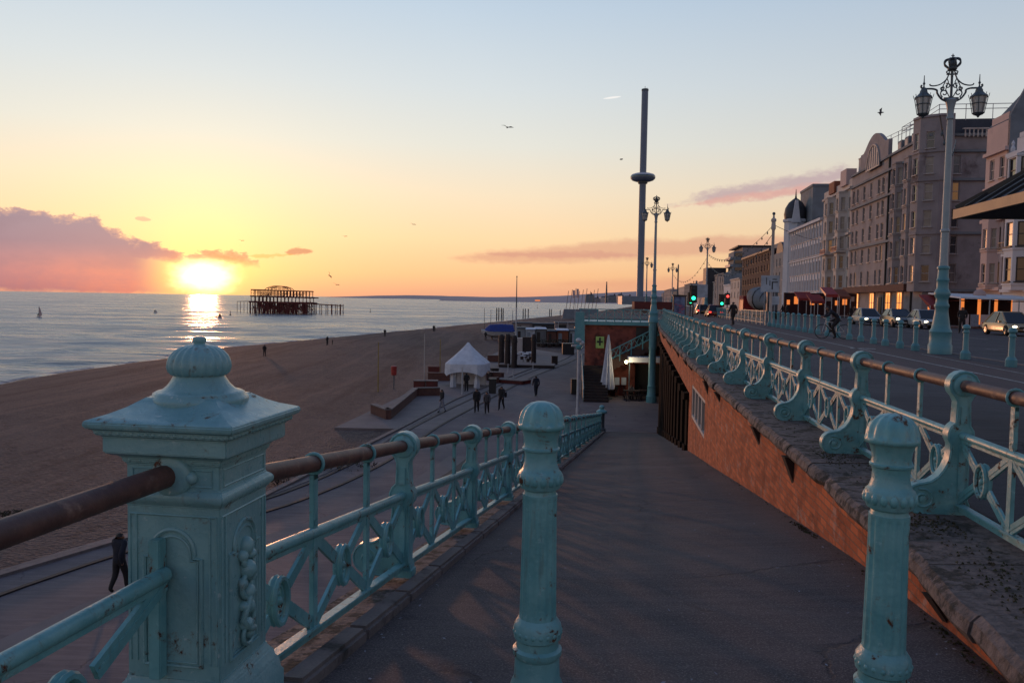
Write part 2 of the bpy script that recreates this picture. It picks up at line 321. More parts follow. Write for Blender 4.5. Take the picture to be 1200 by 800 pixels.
def water():
    m = bpy.data.materials.new('sea_water'); m.use_nodes = True; t = m.node_tree; n = N(t); b = t.nodes['Principled BSDF']
    v = n.n('ShaderNodeTexCoord').outputs['Object']
    wind = n.ss(n.noise(n.v('MULTIPLY', v, (.006, .03, 1)), 1, 6, .65, .6), .35, .65)
    streak = n.ss(n.noise(n.v('MULTIPLY', v, (.03, .16, 1)), 1, 7, .7, .4), .36, .66)
    n.set(b.inputs['Base Color'], n.mix(streak, (.13, .16, .185, 1), (.27, .29, .31, 1)))
    n.set(b.inputs['Roughness'], n.m('ADD', n.m('MULTIPLY', wind, .14), n.m('MULTIPLY_ADD', streak, .14, .16)))
    b.inputs['IOR'].default_value = 1.36; b.inputs['Specular IOR Level'].default_value = .7
    v1 = n.v('MULTIPLY', v, (.22, .9, 1)); v2 = n.v('MULTIPLY', v, (.05, .16, 1))
    h = n.m('ADD', n.m('MULTIPLY', n.noise(v1, .9, 5, .6, .5), .55), n.m('MULTIPLY', n.noise(v2, .5, 4, .55, .3), 1.8))
    bp = n.n('ShaderNodeBump'); bp.inputs['Strength'].default_value = 1; bp.inputs['Distance'].default_value = .9
    n.set(bp.inputs['Height'], h); n.set(b.inputs['Normal'], bp.outputs[0])
    return m
M_['sea'] = water()
M_['foam'] = mat('wave_foam', (.55, .52, .50), (.3, .3, .32), .6, .8, c3=(.12, .12, .14), t3=(.48, .58), s3=.8, rnd=False)
def brick(name, A, B, MOR, dirt, bw=.23, rh=.075, white=.0):
    m = bpy.data.materials.new(name); m.use_nodes = True; t = m.node_tree; n = N(t); b = t.nodes['Principled BSDF']
    v = n.n('ShaderNodeTexCoord').outputs['UV']
    vj = n.v('ADD', v, n.v('MULTIPLY', n.n('ShaderNodeTexNoise', ).outputs[1], (0, 0, 0)))
    x = n.n('ShaderNodeTexBrick'); n.set(x.inputs['Vector'], vj); x.inputs['Scale'].default_value = 1
    x.inputs['Brick Width'].default_value = bw; x.inputs['Row Height'].default_value = rh; x.inputs['Mortar Size'].default_value = .007
    x.inputs['Mortar Smooth'].default_value = .4; x.inputs['Bias'].default_value = 0
    x.inputs['Color1'].default_value = A; x.inputs['Color2'].default_value = B; x.inputs['Mortar'].default_value = MOR
    c = n.mix(n.m('MULTIPLY', n.ss(n.noise(v, 1.9, 9, .75, .8), .46, .66), .55), x.outputs[0], dirt)
    c = n.mix(n.m('MULTIPLY', n.ss(n.noise(v, 3.2, 9, .75), .54, .64), white), c, (.42, .33, .29, 1))
    n.set(b.inputs['Base Color'], c); b.inputs['Roughness'].default_value = .88; None; b.inputs['Specular IOR Level'].default_value = .2
    bp = n.n('ShaderNodeBump'); bp.inputs['Strength'].default_value = .8; bp.inputs['Distance'].default_value = .012
    n.set(bp.inputs['Height'], n.m('ADD', n.m('MULTIPLY', x.outputs[1], -1), n.m('MULTIPLY', n.noise(v, 30, 4, .7), .8))); n.set(b.inputs['Normal'], bp.outputs[0])
    return m
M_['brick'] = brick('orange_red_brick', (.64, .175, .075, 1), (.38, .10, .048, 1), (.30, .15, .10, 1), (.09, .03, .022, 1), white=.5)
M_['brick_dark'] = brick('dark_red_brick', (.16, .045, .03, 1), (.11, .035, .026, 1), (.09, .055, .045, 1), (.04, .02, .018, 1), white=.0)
M_['brick_low'] = brick('brown_brick', (.14, .065, .05, 1), (.10, .05, .042, 1), (.10, .075, .065, 1), (.05, .03, .028, 1))

# ---------------------------------------------------------------- mesh helpers
class MB:
    def __init__(s): s.v = []; s.f = []; s.mi = []; s.uv = {}; s.cur = 0
    def add(s, vs, fs, uvs=None):
        o = len(s.v); s.v += [tuple(x) for x in vs]
        for i, f in enumerate(fs):
            s.f.append(tuple(o + k for k in f)); s.mi.append(s.cur)
            if uvs: s.uv[len(s.f) - 1] = uvs[i]
        return s
    def box(s, c, d, rz=0, top=None, rot=None):
        hx, hy, hz = d[0] / 2, d[1] / 2, d[2] / 2; tx, ty = (top if top else (1, 1))
        P = [(-hx, -hy, -hz), (hx, -hy, -hz), (hx, hy, -hz), (-hx, hy, -hz), (-hx * tx, -hy * ty, hz), (hx * tx, -hy * ty, hz), (hx * tx, hy * ty, hz), (-hx * tx, hy * ty, hz)]
        R = rot if rot is not None else Matrix.Rotation(rz, 3, 'Z')
        c = Vector(c)
        return s.add([R @ Vector(p) + c for p in P], [(0, 3, 2, 1), (4, 5, 6, 7), (0, 1, 5, 4), (1, 2, 6, 5), (2, 3, 7, 6), (3, 0, 4, 7)])
    def bar(s, a, b, w_, h_, up=(0, 0, 1)):
        a, b = Vector(a), Vector(b); d = (b - a); L = d.length
        if L < 1e-6: return s
        d.normalize(); u = Vector(up)
        if abs(d.dot(u)) > .99: u = Vector((0, 1, 0))
        x = d.cross(u).normalized(); z = x.cross(d)
        R = Matrix((x, d, z)).transposed()
        return s.box((a + b) / 2, (w_, L, h_), rot=R)
    def tube(s, pts, r, n=8, closed=False, cap=True):
        pts = [Vector(p) for p in pts]; k = len(pts); rs = r if isinstance(r, (list, tuple)) else [r] * k
        rings = []; prev = None
        for i, p in enumerate(pts):
            if closed: t = pts[(i + 1) % k] - pts[i - 1]
            else: t = pts[min(i + 1, k - 1)] - pts[max(i - 1, 0)]
            t.normalize()
            if prev is None:
                u = Vector((0, 0, 1)) if abs(t.z) < .9 else Vector((1, 0, 0))
                x = t.cross(u).normalized()
            else: x = (prev - t * prev.dot(t)).normalized()
            prev = x; y = t.cross(x)
            rings.append([p + (x * math.cos(2 * PI * j / n) + y * math.sin(2 * PI * j / n)) * rs[i] for j in range(n)])
        vs = [q for rg in rings for q in rg]; fs = []
        for i in range(k if closed else k - 1):
            a, b = i * n, ((i + 1) % k) * n
            for j in range(n): fs.append((a + j, a + (j + 1) % n, b + (j + 1) % n, b + j))
        if not closed and cap: fs += [tuple(reversed(range(n))), tuple(range((k - 1) * n, k * n))]
        return s.add(vs, fs)
    def lathe(s, prof, n=16, c=(0, 0, 0), flute=None, sq=None, ax=None):
        """prof (r,z); flute(z)->amplitude,count ; sq True = square section"""
        vs = []; c = Vector(c)
        for r, z in prof:
            for j in range(n):
                a = 2 * PI * (j + (.5 if sq else 0)) / n; q = r
                if flute:
                    am, ct = flute(z); q = r * (1 - am * (.5 - .5 * math.cos(a * ct)))
                if sq: q = r / math.cos(PI / 4)
                p = Vector((q * math.cos(a), q * math.sin(a), z))
                if ax is not None: p = ax @ p
                vs.append(p + c)
        k = len(prof); fs = []
        for i in range(k - 1):
            for j in range(n): fs.append((i * n + j, i * n + (j + 1) % n, (i + 1) * n + (j + 1) % n, (i + 1) * n + j))
        fs += [tuple(reversed(range(n))), tuple(range((k - 1) * n, k * n))]
        return s.add(vs, fs)
    def sphere(s, c, r, n=10, m=6, sc=(1, 1, 1)):
        pr = [(math.sin(PI * i / m), -math.cos(PI * i / m)) for i in range(m + 1)]
        pr[0] = (.02, -1); pr[-1] = (.02, 1)
        Mx = Matrix.Diagonal(Vector(sc)) * r
        return s.lathe(pr, n, c, ax=Mx)
    def plate(s, poly, t, fr):
        """poly in (a,b); fr(a,b,c)->xyz, thickness along c centred"""
        k = len(poly); vs = [fr(a, b, -t / 2) for a, b in poly] + [fr(a, b, t / 2) for a, b in poly]
        fs = [tuple(range(k)), tuple(reversed(range(k, 2 * k)))] + [(i, i + k, (i + 1) % k + k, (i + 1) % k) for i in range(k)]
        return s.add(vs, fs)
    def build(s, name, m, parent=None, smooth=None, world=False, bevel=0, loc=None):
        me = bpy.data.meshes.new(name); vs = s.v
        if parent is not None and world:
            inv_ = parent_matrix(parent).inverted(); vs = [tuple(inv_ @ Vector(p)) for p in s.v]
        me.from_pydata(vs, [], s.f)
        ms = m if isinstance(m, (list, tuple)) else [m]
        for x in ms: me.materials.append(M_[x] if isinstance(x, str) else x)
        if len(ms) > 1: me.polygons.foreach_set('material_index', s.mi)
        if s.uv:
            ul = me.uv_layers.new(name='UVMap')
            for pi, uvs in s.uv.items():
                for li, q in zip(me.polygons[pi].loop_indices, uvs): ul.data[li].uv = q
        bm = bmesh.new(); bm.from_mesh(me); bmesh.ops.recalc_face_normals(bm, faces=bm.faces)
        if bevel:
            es = [e for e in bm.edges if len(e.link_faces) == 2 and e.calc_face_angle(0) > .6]
            bmesh.ops.bevel(bm, geom=es, offset=bevel, segments=2, affect='EDGES', clamp_overlap=True)
        bm.to_mesh(me); bm.free()
        if smooth or bevel:
            me.polygons.foreach_set('use_smooth', [True] * len(me.polygons)); me.set_sharp_from_angle(angle=smooth or .7)
        o = bpy.data.objects.new(name, me); col.objects.link(o)
        if parent is not None: o.parent = parent
        if loc is not None: o.location = loc
        return o
def parent_matrix(o):
    m = o.matrix_basis.copy()
    return parent_matrix(o.parent) @ m if o.parent else m
def tag(o, label, cat, group=None):
    o['label'] = label; o['category'] = cat
    if group: o['group'] = group
    return o
def thing(name, loc, label, cat, group=None, rz=0):
    o = bpy.data.objects.new(name, None); col.objects.link(o); o.empty_display_size = .3
    o.location = loc; o.rotation_euler = (0, 0, rz)
    return tag(o, label, cat, group)
def struct(name, mb, m, **k):
    o = mb.build(name, m, **k); o['kind'] = 'structure'; return o
def stuff(name, mb, m, label=None, cat=None, **k):
    o = mb.build(name, m, **k); o['kind'] = 'stuff'
    if label: tag(o, label, cat)
    return o
KIDS = {}
def copy_tree(o, parent=None):
    c = o.copy(); col.objects.link(c)
    if parent is not None: c.parent = parent
    for ch in list(o.children): copy_tree(ch, c)
    return c
def place(proto, first, loc, rz, label=None, scale=None):
    o = proto if first else copy_tree(proto)
    o.location = loc; o.rotation_euler = (0, 0, rz)
    if label: o['label'] = label
    if scale: o.scale = (scale,) * 3
    return o
ORD = 'first second third fourth fifth sixth seventh eighth ninth tenth eleventh twelfth thirteenth fourteenth fifteenth sixteenth seventeenth eighteenth nineteenth twentieth'.split()
ORD += ['twenty-' + x for x in ORD[:9]] + ['thirtieth'] + ['thirty-' + x for x in ORD[:9]]
def lerp(pts, x):
    for (a, b), (c, d) in zip(pts, pts[1:]):
        if x <= c: return b + (d - b) * (x - a) / (c - a)
    (a, b), (c, d) = pts[-2:]
    return b + (d - b) * (x - a) / (c - a)
def srt(pts, n=8):  # smooth polyline
    out = []
    P = [Vector(p) for p in pts]
    for i in range(len(P) - 1):
        p0 = P[max(i - 1, 0)]; p1 = P[i]; p2 = P[i + 1]; p3 = P[min(i + 2, len(P) - 1)]
        for k in range(n):
            t = k / n
            out.append(.5 * ((2 * p1) + (p2 - p0) * t + (2 * p0 - 5 * p1 + 4 * p2 - p3) * t * t + (3 * p1 - p0 - 3 * p2 + p3) * t ** 3))
    out.append(P[-1]); return out

# ---------------------------------------------------------------- layout curves
LOW = -6.4; SEA = -9.0
RAILX = [(-6, 1.65), (0, 2.35), (5, 2.95), (23, 5.1), (48, 9.0), (62, 11.4), (100, 18), (480, 74), (1500, 230)]
WALLX = [(-6, .6), (0, 1.6), (3.5, 2.42), (5, 2.70), (8, 3.12), (16.7, 4.26), (23, 5.16), (48, 9.0), (62, 11.4), (100, 18), (480, 74), (1500, 230)]
XW = lambda Y: lerp(WALLX, Y)
XR = lambda Y: lerp(RAILX, Y) + .42
XL = lambda Y: -1.76 + .152 * Y
ZR = lambda Y: max(LOW + .01, .2 - .137 * Y) if Y > 2.2 else -.10
YEND = (.2 - LOW) / .137
TILT = [(3, .04), (6.5, .14), (13, .20), (21.5, .24), (38, .10), (46, 0), (60, 0)]
def ZRX(x, Y):
    t = max(0, min(1, (x - XL(Y)) / (XW(Y) - XL(Y)))); return ZR(Y) + (lerp(TILT, Y) if Y > 3 else .02) * t ** 1.4
FX = lambda Y: 36.3 + .14 * Y
SHORE = [(-40, -57), (92, -59), (154, -60), (229, -42), (343, -15), (505, 22), (900, 105), (1600, 240)]
PROM = [(-40, -34), (0, -20), (21.3, -14.6), (30.6, -9.9), (49.3, -6.6), (62, -4.6), (83.6, .2), (109, 6.2), (200, 24), (480, 70), (900, 140), (1600, 262)]
TRACK = [(-12, -27), (0, -20.6), (21.3, -13.8), (30.6, -8.9), (39, -6.6), (49.3, -5.2), (62, -2.7), (83.6, 1.8), (109, 8.2), (150, 15.5), (220, 28)]
# ================================================================ GROUND, SEA, BEACH
def strip(Ys, xl, xr, z, nx=1, uvs=False):
    mb = MB(); vs = []; fs = []
    for Y in Ys:
        a, b = xl(Y), xr(Y)
        for k in range(nx + 1):
            x = a + (b - a) * k / nx
            vs.append((x, Y, z(x, Y) if callable(z) else z))
    for i in range(len(Ys) - 1):
        for k in range(nx): fs.append((i * (nx + 1) + k, i * (nx + 1) + k + 1, (i + 1) * (nx + 1) + k + 1, (i + 1) * (nx + 1) + k))
    return mb.add(vs, fs)
def frange(a, b, n): return [a + (b - a) * i / n for i in range(n + 1)]
import numpy as np
def build_sea():
    rs = np.random.RandomState(5); NR, NC = 800, 300
    Yv = 55 * np.exp(np.linspace(0, math.log(40000 / 55), NR)); U = np.linspace(-1.25, 1.0, NC)
    Y, u = np.meshgrid(Yv, U, indexing='ij'); X = u * Y; sp = np.maximum(Y * (math.log(40000 / 55) / NR), .3); Z = np.zeros_like(X)
    for i in range(64):
        lam = 2.4 * 2 ** (4.0 * rs.rand()); th = rs.normal(0, .42); kx, ky = math.sin(th) * 2 * PI / lam, math.cos(th) * 2 * PI / lam
        wgt = np.clip(lam / (sp * 3.2) - .6, 0, 1) * (1 - np.clip((1.6 * Y * 2.25 / NC / (lam / max(.15, abs(math.sin(th))))) - .6, 0, 1))
        Z += min(lam, 6 + lam * .12) * .0050 * wgt * np.cos(kx * X + ky * Y + rs.rand() * 6.28)
    calm = np.clip((Y - 30) / 60, .35, 1); Z = SEA + Z * calm * .85
    vs = np.stack([X, Y, Z], -1).reshape(-1, 3); a = (np.arange(NR - 1)[:, None] * NC + np.arange(NC - 1)[None, :]).reshape(-1)
    fs = np.stack([a, a + 1, a + NC + 1, a + NC], -1)
    me = bpy.data.meshes.new('sea'); me.vertices.add(len(vs)); me.vertices.foreach_set('co', vs.ravel()); me.loops.add(fs.size); me.loops.foreach_set('vertex_index', fs.ravel())
    me.polygons.add(len(fs)); me.polygons.foreach_set('loop_start', np.arange(0, fs.size, 4)); me.polygons.foreach_set('loop_total', np.full(len(fs), 4)); me.update(calc_edges=True)
    me.polygons.foreach_set('use_smooth', np.ones(len(fs), bool)); me.materials.append(M_['sea']); o = bpy.data.objects.new('sea', me); col.objects.link(o); o['kind'] = 'structure'
build_sea()
struct('deep_water', MB().add([(-60000, -2000, SEA - 1.8), (60000, -2000, SEA - 1.8), (60000, 80000, SEA - 1.8), (-60000, 80000, SEA - 1.8)], [(0, 1, 2, 3)]), 'sea')
import mathutils.noise as mnoise
def beach_z(t, x, Y):
    base = LOW - .12 - .35 * max(0, t - .1) if t < .55 else LOW - .12 - .16 - (t - .55) / .45 * (2.42) * (.55 + .45 * (t - .55) / .45)
    return base + (.16 * mnoise.noise((x * .09, Y * .05, 1)) + .06 * mnoise.noise((x * .6, Y * .3, 3))) * min(1, t * 5) - max(0, t - 1) * 9
Ys = [-40 + i * 2.2 for i in range(80)] + [136 + i * 8 for i in range(70)] + [700, 900, 1200, 1600]
mb = MB(); vs = []; fs = []; NX = 46
for Y in Ys:
    a, b = lerp(PROM, Y) + .05, lerp(SHORE, Y)
    b += 1.6 * mnoise.noise((Y * .035, 2, 5)) + .6 * mnoise.noise((Y * .15, 7, 5))
    for k in range(NX + 1):
        t = k / (NX - 4); x = a + (b - a) * t; vs.append((x, Y, beach_z(t, x, Y)))
for i in range(len(Ys) - 1):
    for k in range(NX): fs.append((i * (NX + 1) + k, i * (NX + 1) + k + 1, (i + 1) * (NX + 1) + k + 1, (i + 1) * (NX + 1) + k))
struct('beach', mb.add(vs, fs), 'shingle', smooth=3)
Yl = [-40, -20, 0, 10, 21.3, 30.6, 39, 49.3, 56, 62, 72, 83.6, 95, 109, 150, 200, 300, 480, 700, 900, 1200, 1600]
struct('lower_promenade', strip(Yl, lambda Y: lerp(PROM, Y), lambda Y: max(XW(Y) + 4, lerp(PROM, Y) + 20), LOW), 'prom')
# edge kerb between the promenade and the shingle
def edge_bar(line, Y0, Y1, n, w_, h_, z, off=0.0):
    mb = MB(); pts = [Vector((lerp(line, Y) + off, Y, z)) for Y in frange(Y0, Y1, n)]
    for a, b in zip(pts, pts[1:]): mb.bar(a, b, w_, h_)
    return mb
def smooth_line(line, n=6): return [(p.x, p.y) for p in srt([(x, y, 0) for x, y in line], n)]
PROM_S = sorted(smooth_line(PROM[:9])); TRACK_S = sorted(smooth_line(TRACK))
struct('promenade_kerb', edge_bar(PROM, -12, 100, 60, .28, .22, LOW - .02), 'kerbstone')
# sunken tram line: two dark rails with pale concrete between, running along the promenade
struct('track_bed', strip(frange(-12, 200, 120), lambda Y: lerp(TRACK_S, Y) - .7, lambda Y: lerp(TRACK_S, Y) + .7, LOW + .004), 'prom')
for off in (-.72, .72):
    struct('track_rail', edge_bar(TRACK_S, -12, 180, 110, .16, .05, LOW + .02, off), 'wood_dark')
struct('track_edging', edge_bar(TRACK_S, -12, 60, 50, .22, .03, LOW + .012, -1.1), 'kerbstone')
struct('paving_strip', strip(frange(-12, 40, 26), lambda Y: lerp(TRACK_S, Y) + 3.3, lambda Y: lerp(TRACK_S, Y) + 4.3, LOW + .006), 'paving')
struct('drain_channel', strip(frange(-12, 40, 26), lambda Y: lerp(TRACK_S, Y) + 4.31, lambda Y: lerp(TRACK_S, Y) + 4.75, LOW + .008), 'wood_dark')
# wide concrete apron round the tent, seaward of the track
ap = [G(392, 501, LOW), G(512, 503, LOW), G(560, 474, LOW), G(600, 452, LOW), G(640, 436, LOW), G(676, 417, LOW), G(600, 405, LOW), G(520, 440, LOW), G(437, 480, LOW)]
mb = MB().add([(p.x, p.y, LOW + .01) for p in ap] + [(p.x, p.y, LOW - .5) for p in ap],
              [tuple(range(9))] + [(i, (i + 1) % 9, (i + 1) % 9 + 9, i + 9) for i in range(9)])
struct('paved_apron', mb, 'paving')

# ---- upper level
Yu = [-8, 0, 5, 14, 23, 34, 48, 62, 80, 100, 200, 480, 900, 1500]
KX = lambda Y: 11.3 + .14 * Y
struct('upper_promenade', strip(Yu, lambda Y: XR(Y) + .18, KX, 0.0), 'road')
struct('cycle_path', strip(Yu[:-3], lambda Y: 7.1 + .118 * Y, lambda Y: KX(Y) - .9, .004), 'path')
struct('carriageway', strip(Yu, KX, lambda Y: FX(Y) - 5.5, -.10), 'road')
struct('kerb_line', edge_bar([(-8, KX(-8)), (1500, KX(1500))], -8, 400, 8, .16, .16, -.06), 'kerbstone')
struct('far_pavement', strip(Yu, lambda Y: FX(Y) - 5.5, lambda Y: FX(Y) + 900, .02), 'paving')
def line_strip(a, b, w_, z=.008, zz=None):
    a, b = Vector((*a, z)), Vector((*b, z)); d = (b - a).normalized(); n_ = Vector((-d.y, d.x, 0)) * w_ / 2
    return [a - n_, a + n_, b + n_, b - n_]
mb = MB()
def gl(p, q, w_, z=.009):
    A_, B_ = G(*p), G(*q); mb.add(line_strip((A_.x, A_.y), (B_.x, B_.y), w_, z), [(0, 1, 2, 3)])
gl((862, 379), (1215, 452), .11)
gl((1080, 415), (1240, 446), .07); gl((996, 408), (1026, 409), .5); gl((1155, 409), (1170, 410), .12)
struct('painted_lane_line', mb, 'line')
mb = MB()
for k in range(20):
    y = 24 + k * 9
    mb.add(line_strip((KX(y) + 8 , y), (KX(y) + 8 + .42, y + 3), .12, -.092), [(0, 1, 2, 3)])
struct('painted_road_dashes', mb, 'line')

# ---- the ramp
Yr = [-6, -2, 0, 2.2] + frange(3, YEND, 24)
def xleft(Y): return XL(Y) + .1 if Y > 3 else -1.3 + .19 * (Y - 3)
struct('ramp_surface', strip(Yr, xleft, lambda Y: XW(Y) + .05, ZRX, 10), 'ramp')
# retaining wall under the seaward side of the ramp, and the strip its railing stands on
mb = MB(); s_len = 0; prev = None
for Y in Yr:
    x = xleft(Y) - .36
    if prev is not None:
        px_, pY = prev; L = math.hypot(x - px_, Y - pY)
        mb.add([(px_, pY, LOW - .3), (x, Y, LOW - .3), (x, Y, ZR(Y) - .02), (px_, pY, ZR(pY) - .02)], [(0, 1, 2, 3)],
               [[(s_len, LOW), (s_len + L, LOW), (s_len + L, ZR(Y)), (s_len, ZR(pY))]]); s_len += L
    prev = (x, Y)
tag(mb.build('ramp_retaining_wall', 'brick_low'), 'brown brick retaining wall under the seaward side of the ramp', 'wall')
mb = strip(Yr, lambda Y: xleft(Y) - .40, lambda Y: xleft(Y) + .005, lambda x, Y: ZR(Y) + .012)
struct('railing_strip', mb, 'stone')
mb = MB()
rnd = random.Random(4)
for k in range(int((YEND - 3.7) / .92)):
    Y = 3.7 + k * .92
    a = Vector((XL(Y) + .16, Y + .006, ZR(Y) + .012)); b = Vector((XL(Y + .917) + .16, Y + .917, ZR(Y + .917) + .012))
    mb.bar(a, b, .15 + rnd.uniform(-.008, .008), .13)
struct('ramp_kerb', mb, 'kerbstone', bevel=.022)
struct('ramp_foot_step', MB().box((7.4, YEND + .12, LOW + .012), (4.2, .22, .02)), 'kerbstone')

# ---- landward retaining wall of the ramp: brick face, coping, dark recess with columns
def wall_strip(Y0, Y1, n, xf, zb, zt, mb=None):
    mb = mb or MB(); Ys_ = frange(Y0, Y1, n); s0 = 0
    for a, b in zip(Ys_, Ys_[1:]):
        L = math.hypot(xf(b) - xf(a), b - a)
        rows = 1
        za0, zb0, za1, zb1 = zb(a), zb(b), zt(a), zt(b)
        mb.add([(xf(a), a, za0), (xf(b), b, zb0), (xf(b), b, zb1), (xf(a), a, za1)], [(0, 1, 2, 3)],
               [[(s0, za0), (s0 + L, zb0), (s0 + L, zb1), (s0, za1)]]); s0 += L
    return mb
YB = 23.2
rw = thing('promenade_wall', (XW(12), 12, ZR(12)), 'orange red brick retaining wall with worn stone coping along the right of the ramp', 'retaining wall')
WY0, WY1, WZ0, WZ1 = 18.6, 22.3, -1.62, -.70        # window opening
xw = lambda Y: XW(Y) + .04
mb = wall_strip(-6, WY0, 30, xw, lambda Y: ZR(Y) - .3, lambda Y: -.16)
mb = wall_strip(WY0, WY1, 4, xw, lambda Y: ZR(Y) - .3, lambda Y: WZ0, mb)
mb = wall_strip(WY0, WY1, 4, xw, lambda Y: WZ1, lambda Y: -.16, mb)
mb = wall_strip(WY1, YB, 2, xw, lambda Y: ZR(Y) - .3, lambda Y: -.16, mb)
for Y in (WY0, WY1): mb.add([(xw(Y), Y, WZ0), (xw(Y) + .2, Y, WZ0), (xw(Y) + .2, Y, WZ1), (xw(Y), Y, WZ1)], [(0, 1, 2, 3)], [[(0, WZ0), (.2, WZ0), (.2, WZ1), (0, WZ1)]])
for z in (WZ0, WZ1): mb.add([(xw(WY0), WY0, z), (xw(WY1), WY1, z), (xw(WY1) + .2, WY1, z), (xw(WY0) + .2, WY0, z)], [(0, 1, 2, 3)], [[(0, 0), (3.6, 0), (3.6, .2), (0, .2)]])
mb.add([(xw(YB), YB, -7), (XW(YB) + 1.3, YB, -7), (XW(YB) + 1.3, YB, -.16), (xw(YB), YB, -.16)], [(0, 1, 2, 3)], [[(0, -7), (1.2, -7), (1.2, -.16), (0, -.16)]])
mb.build('brick_face', 'brick', rw, world=True)
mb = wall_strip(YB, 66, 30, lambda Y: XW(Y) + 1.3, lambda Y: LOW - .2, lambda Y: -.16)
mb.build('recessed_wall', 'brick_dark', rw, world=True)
# upper brick band above the dark columns
mb = wall_strip(YB, 66, 30, xw, lambda Y: -1.05 + .012 * (Y - YB), lambda Y: -.16)
mb.build('fascia_wall', 'brick', rw, world=True)
mb = MB()
for k in range(30):
    Y0, Y1 = YB + k * (66 - YB) / 30, YB + (k + 1) * (66 - YB) / 30
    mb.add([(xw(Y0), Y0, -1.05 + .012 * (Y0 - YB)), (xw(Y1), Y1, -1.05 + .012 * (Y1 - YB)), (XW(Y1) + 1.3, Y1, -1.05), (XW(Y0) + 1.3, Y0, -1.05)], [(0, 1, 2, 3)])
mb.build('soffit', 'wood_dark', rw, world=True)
# coping stones, uneven broken nosing
mb = MB(); rnd = random.Random(7); Y = -6.0
while Y < 66:
    L = rnd.uniform(.8, 1.15); Y1 = Y + L - .012; j = rnd.uniform(-.02, .02); dz = rnd.uniform(-.006, .006)
    nseg = 5; prof = [(.66, -.17), (.02, -.17), (-.05, -.15), (-.085, -.10), (-.07, -.035), (-.03, 0), (.66, .012)]
    vs = []
    for i in range(nseg + 1):
        yy = Y + (Y1 - Y) * i / nseg; x0 = XW(yy); wob = .028 * mnoise.noise((yy * 3.1, 1.7, 0)) + j
        chip = max(0, mnoise.noise((yy * 1.9, 9.1, 0)) - .35) * .25
        for pi_, (a, z) in enumerate(prof):
            a = a if a < .6 else XR(yy) - x0 + .22
            e = 1 if pi_ in (2, 3, 4, 5) else 0
            vs.append((x0 + a + e * (wob + chip), yy, z - .02 + dz - (chip * .5 if pi_ in (4, 5) else 0) + .006 * mnoise.noise((yy * 4, a * 6, 2))))
    k = len(prof); fs = [(i * k + a, i * k + (a + 1) % k, (i + 1) * k + (a + 1) % k, (i + 1) * k + a) for i in range(nseg) for a in range(k)]
    fs += [tuple(range(k)), tuple(reversed(range(nseg * k, nseg * k + k)))]
    mb.add(vs, fs); Y += L
mb.build('coping', 'stone', rw, world=True, smooth=.6)
for k in range(20):
    Y = 2.6 + k * 2.45 * .9
    if Y > 45: break
    if k % 3 == 2: continue
    b_ = MB(); x = XW(Y); dz_ = (.46, .36, .40, .52)[k % 4]
    b_.add([(x + .05, Y - .07, -.175), (x + .05, Y + .07, -.175), (x - .085, Y - .06, -.175), (x - .085, Y + .06, -.175), (x + .05, Y - .04, -dz_), (x + .05, Y + .04, -dz_)],
           [(0, 1, 3, 2), (2, 3, 5, 4), (0, 2, 4), (1, 5, 3), (0, 4, 5, 1)])
    b_.build('wall_bracket', 'wood_dark', rw, world=True)
# window in the brick face
wn = MB(); n_ = 4
def wp(Y, z, d=.05): return Vector((xw(Y) + d, Y, z))
for z in (WZ0 + .04, WZ1 - .04): wn.bar(wp(WY0, z), wp(WY1, z), .08, .08)
for k in range(n_ + 1):
    Y = WY0 + .04 + (WY1 - WY0 - .08) * k / n_; wn.bar(wp(Y, WZ0), wp(Y, WZ1), .07, .07, up=(0, 1, 0))
wf = wn.build('window', 'cream', rw, world=True)
MB().add([wp(WY0, WZ0, .12), wp(WY1, WZ0, .12), wp(WY1, WZ1, .12), wp(WY0, WZ1, .12)], [(0, 1, 2, 3)]).build('pane', 'pane', wf, world=True)
# dark timber columns in front of the recess, with shutters between
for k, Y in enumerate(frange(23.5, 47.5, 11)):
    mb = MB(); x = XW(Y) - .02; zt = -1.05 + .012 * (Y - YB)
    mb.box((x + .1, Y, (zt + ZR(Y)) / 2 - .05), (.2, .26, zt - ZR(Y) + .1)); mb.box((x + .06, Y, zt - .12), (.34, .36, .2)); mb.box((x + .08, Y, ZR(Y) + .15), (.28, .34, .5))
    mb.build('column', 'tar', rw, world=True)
    if k < 11:
        Yc = Y + 1.09; m2 = MB()
        m2.box((XW(Yc) + .62, Yc, (zt + ZR(Yc)) / 2), (.06, 1.5, zt - ZR(Yc) - .1), rz=-.12)
        m2.build('shutter', ('tar', 'redwall', 'tar')[k % 3], rw, world=True)
# moss tufts on the coping foot
mb = MB(); rnd = random.Random(3)
for k in range(900):
    Y = rnd.choice([rnd.gauss(5.85, .18), rnd.gauss(8.35, .25), rnd.gauss(4.4, .4), rnd.uniform(3.6, 22)]); x = XW(Y) + rnd.uniform(.12, .5); z = -.012
    if rnd.random() < .3: x = XW(Y) - rnd.random() ** 2 * .07; z = ZRX(x, Y)
    for q in range(3):
        a = rnd.uniform(0, 6.28); h = rnd.uniform(.004, .016); wd = rnd.uniform(.006, .016)
        mb.add([(x - wd * math.cos(a), Y - wd * math.sin(a), z), (x + wd * math.cos(a), Y + wd * math.sin(a), z), (x + .5 * wd * math.sin(a), Y - .5 * wd * math.cos(a), z + h)], [(0, 1, 2)])
stuff('moss', mb, 'moss', 'dark green moss growing on the coping beside the railing feet', 'moss')
